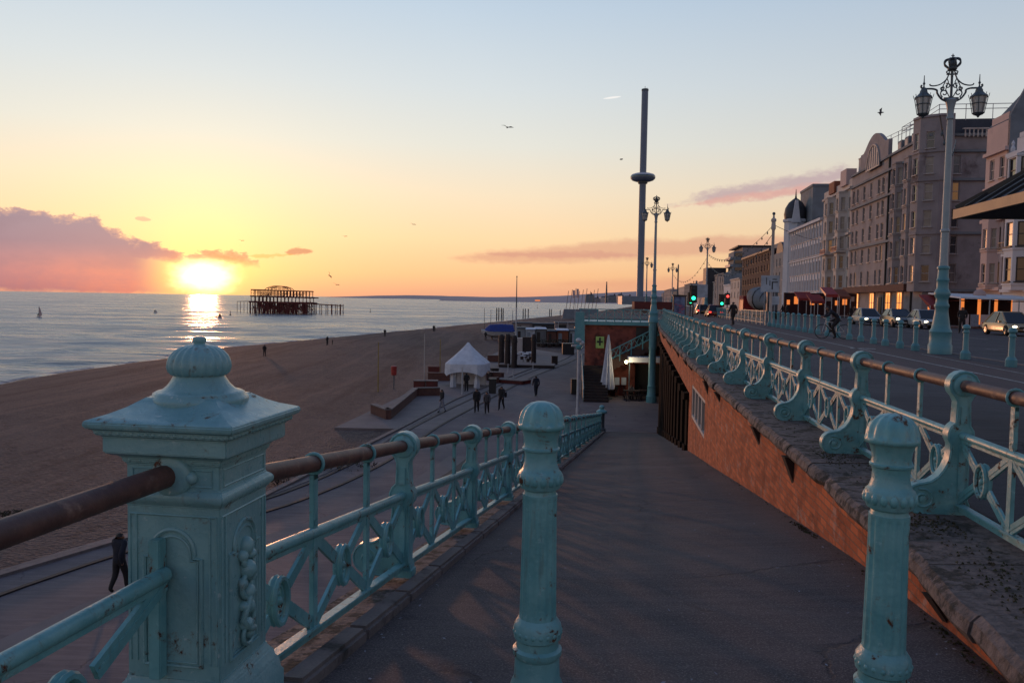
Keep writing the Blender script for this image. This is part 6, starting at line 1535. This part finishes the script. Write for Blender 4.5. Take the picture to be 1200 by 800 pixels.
# ================================================================ LOWER PROMENADE
LZ = LOW + .012
tbx = thing('terrace_building', (DY(684, 461, 67.6).x, 67.6, LOW), 'dark red brick building under the upper terrace with green sign and dark undercroft', 'building', None, rz=-.10)
H_ = 6.05; BW = 8.0
ops = [(4.3, 7.7, .0, 2.75)]
mb = MB(); facade(mb, (BW, 0), (-1, 0), BW, 0, H_, [(BW - b_, BW - a_, c, d) for a_, b_, c, d in ops], rev=1.6)
mb.add([(0, 0, 0), (0, 14, 0), (0, 14, H_), (0, 0, H_), (BW, 14, 0), (BW, 14, H_)], [(0, 1, 2, 3), (1, 4, 5, 2)])
mb.build('wall', 'terrace_brick', tbx)
MB().box((BW / 2 - .2, 7, H_ + .08), (BW + .6, 14.6, .3)).build('terrace_slab', 'teal_far', tbx)
MB().box((6.0, 1.62, 1.4), (3.4, .05, 2.7)).build('undercroft_dark', 'black', tbx)  # black panel stands in for the darkness inside the opening
MB().box((6.1, -.03, 4.9), (3.6, .05, 1.9)).build('dark_panel', 'black', tbx)
q = MB(); tr_ = tbx
mb = MB(); m2 = MB(); n = 12
for k in range(n + 1): x = -.4 + (BW + .6) * k / n; mb.box((x, -.2, H_ + .75), (.08, .08, 1.05))
m2.box((BW / 2 - .2, -.2, H_ + 1.26), (BW + .7, .07, .07)); m2.box((BW / 2 - .2, -.2, H_ + .4), (BW + .7, .05, .05))
for k in range(n):
    x0_ = -.4 + (BW + .6) * k / n; x1_ = x0_ + (BW + .6) / n; m2.bar((x0_, -.2, H_ + .42), (x1_, -.2, H_ + 1.22), .04, .04); m2.bar((x1_, -.2, H_ + .42), (x0_, -.2, H_ + 1.22), .04, .04)
rr_ = mb.build('parapet_railing', 'teal_far', tbx); m2.build('lattice', 'teal_far', rr_)
MB().box((-.45, -.3, H_ - .35), (.9, .8, 2.7), top=(.8, .8)).build('corner_pier', 'teal_far', tbx)
# green sign
sg = DY(703, 401, 67.4); r = thing('green_sign', tuple(sg), 'lit green sign with a dark figure on the red brick building', 'sign', None, rz=-.10)
MB().box((0, -.02, 0), (.70, .08, .98)).build('sign_face', 'signgreen', r); MB().box((0, -.07, 0), (.15, .02, .55)).box((0, -.085, .05), (.50, .02, .15)).sphere((0, -.08, .33), .09, 8, 5, (1, .3, 1)).build('sign_mark', 'black', r)
# stairs
st = thing('staircase', (DY(684, 462, 63).x, 62.6, LZ), 'dark stone staircase with turquoise handrails climbing to the upper terrace', 'staircase', None, rz=-.05)
mb = MB()
for k in range(13): mb.box((.95, .36 * k + .18 + (4.7 - .36 * k - .36) / 2, .1 + .195 * k), (2.0, 4.7 - .36 * k, .195))
mb.build('lower_flight', 'wood_dark', st)
mb = MB()
for k in range(14): mb.box((2.1 + .33 * k + .16, 4.1, 2.6 + .18 * k), (.34, 1.3, .9))
mb.box((7.0, 4.1, 4.9), (.8, 1.3, .9)); mb.build('upper_flight', 'brick_dark', st)
mb = MB()
for dz in (.35, 1.0): mb.tube([(-.05, 0, dz), (-.05, 4.6, 2.5 + dz)], .04, 6)
for k in range(9): mb.box((-.05, .1 + .56 * k, .5 + .305 * k), (.06, .06, 1.0))
for dz in (.45, 1.15): mb.tube([(2.0, 3.4, 2.6 + dz), (6.7, 3.4, 5.1 + dz), (8.6, 3.4, 5.1 + dz)], .045, 6)
for k in range(12): mb.bar((2.1 + .42 * k, 3.4, 3.0 + .223 * k), (2.5 + .42 * k, 3.4, 3.9 + .223 * k), .035, .035); mb.bar((2.5 + .42 * k, 3.4, 3.2 + .223 * k), (2.1 + .42 * k, 3.4, 3.7 + .223 * k), .035, .035)
for k in range(6): mb.box((2.1 + .93 * k, 3.4, 3.2 + .49 * k), (.08, .08, 1.3))
mb.build('handrail', 'teal_far', st)
# undercroft canopy and lamp
c0 = DY(736, 421, 65); r = thing('entrance_canopy', (c0.x, 64.6, 0), 'pale flat canopy projecting over the dark undercroft beside the lamp column', 'canopy', None, rz=-.05)
MB().box((1.5, 1.4, c0.z), (3.0, 2.6, .42)).build('canopy', 'whitefab', r); MB().tube([(.1, .3, LOW), (.1, .3, c0.z)], .05, 6).build('post', 'iron', r)
lq = DY(734, 424, 64.4); r = thing('wall_lamp', tuple(lq), 'small bright lamp glowing under the pale canopy', 'lamp'); MB().sphere((0, 0, 0), .14, 10, 6).build('bulb', 'bulb', r); MB().box((0, .12, .16), (.24, .3, .06)).build('bracket', 'black', r)
pl = bpy.data.lights.new('lamp_light', 'POINT'); pl.energy = 60; pl.color = (1, .8, .5); pl.shadow_soft_size = .14; plo = bpy.data.objects.new('lamp_light', pl); col.objects.link(plo); plo.location = lq - Vector((0, .35, .1))
for i, px in enumerate((723, 731)):
    q = DY(px, 446.5, 66.2); r = thing('menu_board', (q.x, q.y, LZ), 'small white menu board by the undercroft, ' + ('left' if i == 0 else 'right') + ' of the two', 'board'); MB().box((0, 0, q.z - LZ), (.40, .05, .62)).build('board', 'signwhite', r); MB().tube([(0, .05, 0), (0, .05, q.z - LZ)], .03, 5).build('post', 'black', r)
for i, (px, py) in enumerate(((740, 468.5), (757, 468))):
    q = G(px, py, LZ); r = thing('picnic_table', tuple(q), 'dark picnic table before the undercroft, ' + ('the one with a person seated' if i == 0 else 'the empty one nearest the lamp column'), 'table', None)
    MB().box((0, 0, .76), (1.3, .8, .06)).build('table_top', 'wood_dark', r)
    for y in (-.65, .65): MB().box((0, y, .46), (1.3, .26, .05)).build('bench_seat', 'wood_dark', r)
    for x in (-.5, .5): MB().bar((x, -.7, 0), (x, -.1, .76), .07, .07).bar((x, .7, 0), (x, .1, .76), .07, .07).build('leg', 'wood_dark', r)
q = G(740.5, 468.5, LZ); person((q.x, q.y + .62, LZ), 1.7, PI, 'person in a grey jacket seated at the dark picnic table', 'greycloth', 'blackcloth', 'sit', 80)
# closed parasol
def pleated(rs, zs, n=48, fl=10, amp=.35):
    return MB().lathe(list(zip(rs, zs)), n, flute=lambda z: (amp, fl))
q = G(711.5, 467, LZ); r = thing('closed_parasol', tuple(q), 'tall closed white parasol before the brick building', 'parasol')
MB().tube([(0, 0, 0), (0, 0, 5.1)], .05, 8).build('pole', 'white', r); MB().lathe([(.45, 0), (.45, .08), (.1, .12)], 12).build('base', 'iron', r)
pleated([.05, .12, .2, .30, .42, .55, .62, .58, .35], [5.25, 4.9, 4.3, 3.4, 2.4, 1.5, 1.0, .8, 1.05], amp=.4).build('canvas', 'whitefab', r, smooth=1.2)
# white lamp pole
q = G(676.5, 492, LZ); r = thing('lamp_pole', tuple(q), 'slender white pole with a turquoise and white lamp head beside the track', 'lamp post'); hz = DY(677, 400, q.y).z - LZ
MB().lathe([(.13, 0), (.12, .8), (.09, .9), (.085, hz - .5)], 12).build('pole', 'white', r, smooth=.6)
MB().lathe([(.09, hz - .55), (.2, hz - .45), (.24, hz - .3), (.10, hz - .22)], 14).build('collar', 'teal', r); MB().box((-.25, 0, hz - .28), (.5, .16, .12)).sphere((.22, 0, hz - .12), .17, 10, 6).sphere((-.02, 0, hz + .08), .2, 10, 6, (1, 1, .8)).build('lamp_head', 'white', r)
# ---------------------------------------------------------------- tent and things round it
q = G(548, 452, LZ); r = thing('white_tent', tuple(q), 'white peaked tent with scalloped skirt open at the front on the promenade', 'tent', None, rz=-.15); a_ = 1.85
mb = MB(); vs = [(0, 0, 3.95)]; n = 8; R1 = [(a_, 2.1)]
ring = []
for k in range(32):
    t = 2 * PI * k / 32; sq = 1 / max(abs(math.cos(t)), abs(math.sin(t))); sc = min(sq, 1.22); ring.append((math.cos(t) * sc, math.sin(t) * sc))
lv = [(.04, 4.0), (.14, 3.72), (.36, 3.26), (.62, 2.78), (.88, 2.34), (1.0, 2.12)]
for f_, z in lv: vs += [(x * a_ * f_, y * a_ * f_, z - (.10 if z < 2.2 and False else 0)) for x, y in ring]
vs += [(x * a_ * 1.02, y * a_ * 1.02, 1.02 + .42 * abs(math.cos(4 * PI * k / 32)) ** .7) for k, (x, y) in enumerate(ring)]
fs = [(0, 1 + (k + 1) % 32, 1 + k) for k in range(32)] + [(1 + i * 32 + k, 1 + i * 32 + (k + 1) % 32, 1 + (i + 1) * 32 + (k + 1) % 32, 1 + (i + 1) * 32 + k) for i in range(6) for k in range(32)]
mb.add(vs, fs).build('canopy', 'whitefab', r, smooth=.5)
for sx, sy in ((-1, -1), (1, -1), (1, 1), (-1, 1)): MB().tube([(sx * 1.25 * (1 if sy < 0 else 1.2), sy * 1.3, 0), (sx * 1.3, sy * 1.35, 2.2)], .045, 6).build('leg', 'white', r)
for sx in (-1, 1): MB().lathe([(.30, .0), (.26, .5), (.18, 1.1), (.34, 1.8)], 14, (sx * 1.1, -1.25, 0), flute=lambda z: (.35, 5)).build('drape', 'whitefab', r, smooth=1)
MB().box((0, 1.4, .95), (2.9, .05, 1.9)).build('rear_wall', 'whitefab', r)
q = G(541.5, 462, LZ); tag(MB().lathe([(.06, 0), (.05, 2.3)], 8, tuple(q)).build('slim_post', 'white'), 'thin white post standing just in front of the tent', 'post')
def boxy(name, px, py, size, m, label, cat, rz=0, top_m=None, grp=None):
    q = G(px, py, LZ); r = thing(name, (q.x, q.y + size[1] / 2, LZ), label, cat, grp, rz)
    MB().box((0, 0, size[2] / 2), size).build('body', m, r, bevel=.02)
    MB().box((0, 0, size[2] + .03), (size[0] + .08, size[1] + .08, .06)).build('lid', top_m or m, r); return r
boxy('slatted_bin', 491, 459, (.95, .9, .9), 'rusty', 'brown timber bin with pale top behind the low wall, left of the pair', 'bin', top_m='kerbstone'); boxy('slatted_bin', 505.5, 459, (.95, .9, .9), 'rusty', 'brown timber bin with pale top behind the low wall, right of the pair', 'bin', top_m='kerbstone')
# bent low brick wall
r = thing('low_brick_wall', tuple(G(455, 491, LZ)), 'low bent brick garden wall on the apron left of the strollers', 'wall')
pts = [G(437, 484, LZ), G(455, 491, LZ), G(487, 463.5, LZ), G(515, 463, LZ)]
mb = MB(); m2 = MB(); UPZ = Vector((0, 0, 1))
for a, c in zip(pts[0:], pts[1:]): mb.bar(a + UPZ * .3, c + UPZ * .3, .34, .6); m2.bar(a + UPZ * .64, c + UPZ * .64, .46, .07)
mb.build('wall', 'brickplanter', r, world=True); m2.build('coping', 'kerbstone', r, world=True)
boxy('brick_planter', 514, 446, (2.1, .8, .7), 'brickplanter', 'long low red planter just left of the white tent', 'planter'); boxy('brick_planter', 508, 443, (1.1, .7, 1.1), 'rusty', 'taller dark red planter behind the long one left of the tent', 'planter')
boxy('brick_planter', 577, 446, (1.5, .8, .8), 'brickplanter', 'red planter just right of the white tent', 'planter', top_m='kerbstone'); boxy('brick_planter', 578, 424, (1.5, .8, .8), 'brickplanter', 'red planter behind the tent near the dark carved posts', 'planter', top_m='kerbstone')
boxy('timber_deck', 600, 449.5, (3.2, 1.8, .3), 'rusty', 'low timber deck with pale top right of the tent', 'deck', -.5, 'kerbstone'); boxy('timber_deck', 618, 431, (6.5, 3.0, .3), 'wood_dark', 'dark stage deck under the carved posts', 'deck', -.1, 'paving')
boxy('litter_bin', 577, 461, (.6, .6, 1.2), 'black', 'dark litter bin in front of the low timber deck', 'bin'); boxy('litter_bin', 673.5, 462, (.6, .6, 1.25), 'black', 'black litter bin left of the white lamp pole', 'bin'); boxy('litter_bin', 650, 427, (.75, .7, 1.0), 'wood_dark', 'brown litter bin at the right end of the stage deck', 'bin')
boxy('refuse_store', 666, 415.5, (1.7, 1.6, 1.6), 'black', 'large black refuse container beside the far end of the track', 'container')
rnd = random.Random(2)
for i in range(5):
    boxy('crate', 570 + 6 * (i % 3) + 3, 437 + 3 * i, (.8, .6, .5 + .2 * (i % 2)), ('brickplanter', 'wood_dark')[i % 2], 'dark crate in the clutter right of the tent, %s from the back' % ORD[i], 'crate', rnd.uniform(-.5, .5))
for i, (px, yt, yb, w_) in enumerate(((587.3, 391.5, 428, .36), (594.6, 390.8, 430, .34), (602.4, 392.5, 431, .33), (625.2, 391, 427, .30))):
    q = G(px, yb, LZ); hz = DY(px, yt, q.y).z - LZ
    r = thing('carved_post', tuple(q), 'thick dark round topped timber post, %s from the left on the stage' % ORD[i], 'post', 'dark carved timber posts')
    MB().lathe([(w_, 0), (w_ * 1.03, hz * .3), (w_ * .92, hz * .6), (w_, hz * .85), (w_ * .95, hz - .25), (w_ * .7, hz - .06), (.05, hz)], 14).build('shaft', 'wood_dark', r, smooth=.7); MB().lathe([(w_ + .04, hz * .78), (w_ + .05, hz * .80), (w_ + .04, hz * .82)], 14).build('band', 'black', r)
q = G(604, 428, LZ); hz = DY(604.8, 325, q.y).z - LZ; r = thing('flagpole', tuple(q), 'tall thin flagpole, white below and dark above, among the carved posts', 'flagpole')
MB().lathe([(.09, 0), (.08, hz * .66)], 8).build('lower_pole', 'white', r); MB().lathe([(.075, hz * .66), (.04, hz), (.09, hz + .05), (.02, hz + .2)], 8).build('upper_pole', 'iron', r)
q = G(616, 415, LZ); r = thing('stage_kiosk', tuple(q), 'cream and brown stage box with a white curved canopy behind the carved posts', 'kiosk')
MB().box((-1.0, 0, 1.2), (1.0, 1.6, 2.4)).build('side_panel', 'cream', r); MB().box((.35, .2, 1.3), (1.7, 1.4, 2.5)).build('body', 'wood_dark', r); MB().plate([(1.25, 2.3), (1.5, 2.3), (1.45, 1.2), (.9, .5), (-.6, .2), (-.6, .0), (1.1, .2), (1.35, .6)], 1.0, lambda a, b, c: (a, c - 1.0, b)).build('curved_canopy', 'whitefab', r)
TBL = [(606, 424), (611, 422), (616, 424.5), (620, 422), (613, 427)]
for i, (px, py) in enumerate(TBL):
    q = G(px, py, LZ); r = thing('round_table', tuple(q), 'small round white topped table on the stage deck, %s of the cluster' % ORD[i], 'table', 'round tables on the stage deck')
    z0_ = .33; MB().lathe([(.42, .72 + z0_), (.42, .76 + z0_)], 14).build('table_top', 'whitefab', r); MB().tube([(0, 0, z0_), (0, 0, .72 + z0_)], .04, 6).build('leg', 'black', r)
    MB().lathe([(.2, z0_), (.2, .45 + z0_)], 8, (.6, 0, 0)).build('stool', 'wood_dark', r)
for i, (px, yt, yb) in enumerate(((595.2, 426, 437), (601.5, 433, 443), (624.5, 424, 433))):
    q = G(px, yb, LZ); tag(MB().lathe([(.05, 0), (.04, DY(px, yt, q.y).z - LZ)], 6, tuple(q)).build('slim_post', 'white'), 'short thin white post on the apron, %s from the left of the stage' % ORD[i], 'post')
# shingle furniture
q = Vector(beach_at(461.5, 456)); r = thing('lifebuoy_stand', tuple(q), 'post with a red lifebuoy housing on the beach', 'lifebuoy')
hz = DY(461.5, 434, q.y).z - q.z; MB().tube([(0, 0, 0), (0, 0, hz)], .05, 6).build('post', 'iron', r); MB().lathe([(.05, -.45), (.24, -.38), (.26, .38), (.05, .45)], 12, (0, -.06, hz)).build('housing', 'redpaint', r, smooth=.7)
for px, yt, yb, m, lab in ((443, 401, 459, 'yellow', 'slim yellow post standing on the shingle left of the lifebuoy'), (497, 391, 447, 'cream', 'tall faint grey post rising behind the two timber bins'), (515.5, 397, 440, 'yellow', 'thin dull post between the timber bins and the tent')):
    q = Vector(beach_at(px, yb)) if px < 500 else G(px, yb, LOW); tag(MB().lathe([(.05, 0), (.035, DY(px, yt, q.y).z - q.z)], 8, tuple(q)).build('beach_post', m), lab, 'post')
def shrub(px, py, w_, h, label, n=260):
    q = Vector(beach_at(px, py)); rnd = random.Random(int(px)); mb = MB(); r = thing('shrub', tuple(q), label, 'shrub')
    for k in range(n):
        a = rnd.uniform(0, 6.28); t = rnd.random() ** .6; rr_ = w_ / 2 * rnd.random() ** .5; x, y = rr_ * math.cos(a), rr_ * .7 * math.sin(a); z = h * t * (1 - .6 * (rr_ / (w_ / 2)) ** 2)
        l = rnd.uniform(.05, .14); u = Vector((rnd.uniform(-1, 1), rnd.uniform(-1, 1), rnd.uniform(-.2, 1))).normalized(); s_v = u.cross(Vector((rnd.random(), rnd.random(), .3))).normalized() * l * .3; p = Vector((x, y, z))
        mb.add([p - s_v, p + s_v, p + u * l * 1.4], [(0, 1, 2)])
    mb.build('foliage', 'plant', r); m2 = MB()
    for k in range(6): a = k * 1.05; m2.tube([(0, 0, 0), (w_ * .3 * math.cos(a), w_ * .2 * math.sin(a), h * .6)], [.02, .008], 4)
    m2.build('stem', 'wood_dark', r)
shrub(398, 549, 3.4, .8, 'low dark shrub on the shingle beside the curving track', 420); shrub(325, 567, 1.1, .7, 'tufted dark shrub just right of the pier under the handrail'); shrub(12, 610, 1.3, .4, 'low dry scrub on the beach at the left edge'); shrub(345, 545, 1.0, .35, 'small brown scrub behind the rail beside the pier')
# boat with blue cover
q = G(588, 397, LZ); r = thing('covered_boat', tuple(q), 'white beached boat with a bright blue cover', 'boat', None, rz=.05)
st_ = [(-4.2, .2, 1.9, 1.3), (-3.4, .7, 1.6, .5), (-1.5, 1.2, 1.45, .2), (1.5, 1.3, 1.4, .15), (3.6, 1.1, 1.4, .2)]; vs = []
for x, w_, zt_, zb_ in st_: vs += [(x, -w_, zt_), (x, -w_ * .7, (zt_ + zb_) / 2 - .1), (x, 0, zb_), (x, w_ * .7, (zt_ + zb_) / 2 - .1), (x, w_, zt_)]
MB().add(vs, [(5 * i + a, 5 * i + a + 1, 5 * i + a + 6, 5 * i + a + 5) for i in range(4) for a in range(4)] + [(20, 21, 22, 23, 24), (0, 5, 10, 15, 20, 24, 19, 14, 9, 4)]).build('hull', 'white', r)
mb = MB(); vs = []
for x, w_, zz in ((-3.4, .5, 2.1), (-2.4, 1.1, 2.9), (0, 1.25, 3.0), (2.2, 1.2, 2.9), (2.6, 1.1, 1.5)): vs += [(x, -w_, 1.5), (x, -w_ * .7, zz), (x, w_ * .7, zz), (x, w_, 1.5)]
mb.add(vs, [(4 * i + a, 4 * i + a + 1, 4 * i + a + 5, 4 * i + a + 4) for i in range(4) for a in range(3)] + [(0, 1, 2, 3), (16, 17, 18, 19)]).build('cover', 'bluefab', r)
mb = MB(); 
for x in (-2, 2): mb.box((x, 0, .25), (.3, 2.2, .5))
mb.build('cradle', 'wood_dark', r)
# beach huts and hoardings in the distance
HUT = [(605, 616, 384.5, 401, 'plastic', 'grey hut right of the beached boat'), (616, 627, 386, 402, 'signwhite', 'pale blue grey hut beyond the stage'), (627, 640, 385.5, 402, 'greywall', 'grey fronted hut next to the orange hoarding'),
       (641, 652, 388, 403, 'brickplanter', 'brown red hut left of the orange hoarding'), (652, 666, 387, 403, 'orangewall', 'bright orange hoarded hut'), (667, 674, 387.5, 403, 'signwhite', 'narrow pale blue hut right of the orange one'), (675, 683, 385, 401, 'redwall', 'dark red hut beside the brick building'),
       (622, 650, 379.5, 385, 'slate', 'long low dark roofed hut behind the front row'), (650, 680, 378.5, 385, 'brownwall', 'long brown roofed hut behind the orange one'), (600, 624, 378.5, 384, 'brownwall', 'low brown hut behind the blue covered boat')]
for i, (a, c, yt, yb, m, lab) in enumerate(HUT):
    q = G((a + c) / 2, yb, LZ) if yb > 390 else G((a + c) / 2, 392 - (i % 3) * 2, LZ); x0, x1 = DY(a, yb, q.y).x, DY(c, yb, q.y).x; h = DY((a + c) / 2, yt, q.y).z - LZ
    r = thing('beach_hut', ((x0 + x1) / 2, q.y + 2.5, LOW), lab, 'hut', 'huts along the lower promenade')
    MB().box((0, 0, h / 2), (x1 - x0 - .1, 5, h)).build('wall', m, r); MB().box((0, -.1, h + .12), (x1 - x0 + .1, 5.6, .22), top=(.96, .8)).build('roof', 'whitefab' if i in (1, 2, 4) else 'slate', r)
    MB().box((-.2 * (x1 - x0), -2.53, h * .42), ((x1 - x0) * .3, .06, h * .75)).build('door', ('wood_dark', 'bluecar', 'black')[i % 3], r)
for i in range(9):
    px = 632 + i * 4.2; q = G(px, 406 + .4 * (i % 2), LZ); r = thing('planter', tuple(q), 'dark planted tub before the huts, %s from the left' % ORD[i], 'planter', 'planted tubs before the huts')
    MB().lathe([(.45, 0), (.55, .6)], 8).build('tub', 'wood_dark', r); mb = MB(); rd = random.Random(i)
    for k in range(60): p = Vector((rd.gauss(0, .3), rd.gauss(0, .3), .6 + rd.random() * .6)); u = Vector((rd.uniform(-1, 1), rd.uniform(-1, 1), 1)) * .15; mb.add([p, p + u, p + Vector((u.y, -u.x, .1))], [(0, 1, 2)])
    mb.build('foliage', 'plant', r)
for i, (px, yt, yb) in enumerate(((567.5, 361, 386), (575, 363, 385), (600.5, 363, 384), (654, 377, 399), (665, 378, 400), (673.5, 350, 385), (594, 372, 386))):
    q = G(px, yb, LOW); tag(MB().lathe([(.08, LOW), (.05, DY(px, yt, q.y).z)], 6, (q.x, q.y, 0)).build('thin_pole', 'white' if i > 2 else 'iron'), 'thin distant pole among the huts and boats, %s of the seven' % ORD[i], 'pole', 'thin poles among the huts')
# laid up boat masts beyond the terrace
r = thing('boat_park', tuple(G(680, 374, LOW)), 'cluster of leaning boat spars beyond the turquoise terrace corner', 'boats'); q = G(680, 374, LOW)
for k in range(9):
    x = (k - 4) * 1.6; MB().tube([(x, 0, 3), (x + 1.1, 0, 12.2 + (k % 3) * .6)], .12, 5).build('spar', 'iron', r)
MB().box((0, 0, 2.2), (16, 4, 4.2), top=(.9, .6)).build('hull_row', 'greywall', r)
# red canopy stand seen past the second lamp
a, c = DY(742, 358, 100), DY(786, 358, 100); r = thing('canopy_stand', (a.x, 100, 0), 'long dark red canopy on the upper terrace at the tower foot', 'canopy'); W_ = c.x - a.x
MB().box((W_ / 2, 0, 1.15), (W_, 2, .95)).build('canopy', 'rusty', r)
for k in range(5): MB().tube([(W_ * k / 4, 0, -1), (W_ * k / 4, 0, 1)], .06, 5).build('post', 'iron', r)
struct('terrace_deck', MB().box((17, 92, -.15), (16, 40, .28), rz=-.15), 'road')
# ---------------------------------------------------------------- gulls
def gull(px, py, Y, span, label, bank=0, rz=0, flap=.25):
    p = DY(px, py, Y); mb = MB(); s = span / 2
    r = thing('gull', tuple(p), label, 'bird', 'gulls in flight', rz); r.rotation_euler = (0, bank, rz)
    MB().lathe([(.01, -.28), (.05, -.18), (.075, 0), (.05, .14), (.035, .2), (.012, .27)], 8, ax=Matrix.Rotation(-PI / 2, 3, 'X')).build('body', 'gull', r, smooth=1)
    for sg_ in (-1, 1):
        P = [(0, .08, 0), (sg_ * s * .45, .10, s * flap), (sg_ * s, -.08, s * flap * .55), (sg_ * s * .5, -.09, s * flap * .9), (0, -.08, 0)]
        MB().add([Vector(q) + Vector((0, 0, .008)) for q in P] + [Vector(q) - Vector((0, 0, .008)) for q in P], [(0, 1, 2, 3, 4), (9, 8, 7, 6, 5)] + [(i, i + 5, (i + 1) % 5 + 5, (i + 1) % 5) for i in range(5)]).build('wing', 'gull', r)
gull(594.5, 149.5, 80, 1.3, 'gull gliding high in the sky left of the tall tower', .1, .3); gull(728, 187, 120, 1.0, 'small gull just left of the tower pod', -.2, 1.0)
gull(1032, 132, 70, .8, 'gull in flight above the hotel left of the big lamp post', .9, 1.3, .5); gull(484, 263, 150, 1.2, 'tiny gull low over the horizon haze left of centre', .2, .4)
gull(385.5, 322.5, 110, 1.0, 'gull banking above the right end of the ruined pier', 1.1, .5, .5); gull(394, 333.5, 120, 1.1, 'gull gliding just right above the ruined pier', .3, .3); gull(404, 277, 160, 1.1, 'faint gull above the small cloud by the sun', .1, .2); gull(283, 282, 170, 1.2, 'faint gull above the sun beside the cloud edge', .1, .4)

# chairs stacked round the undercroft
rnd = random.Random(12)
cp0 = None
for i, px in enumerate((716, 720, 748, 752, 764)):
    q = G(px, 463.5 + (i % 3), LZ)
    if cp0 is None:
        cp0 = thing('cafe_chair', tuple(q), 'x', 'chair', 'dark chairs before the undercroft')
        MB().box((0, 0, .45), (.44, .44, .04)).build('seat', 'black', cp0); MB().box((0, .2, .72), (.42, .04, .36)).build('backrest', 'black', cp0)
        for sx in (-.19, .19):
            for sy in (-.19, .19): MB().box((sx, sy, .22), (.03, .03, .44)).build('leg', 'black', cp0)
        o = cp0
    else: o = copy_tree(cp0)
    o.location = q; o.rotation_euler = (0, 0, rnd.uniform(0, 6)); o['label'] = 'dark cafe chair before the undercroft, %s from the left' % ORD[i]
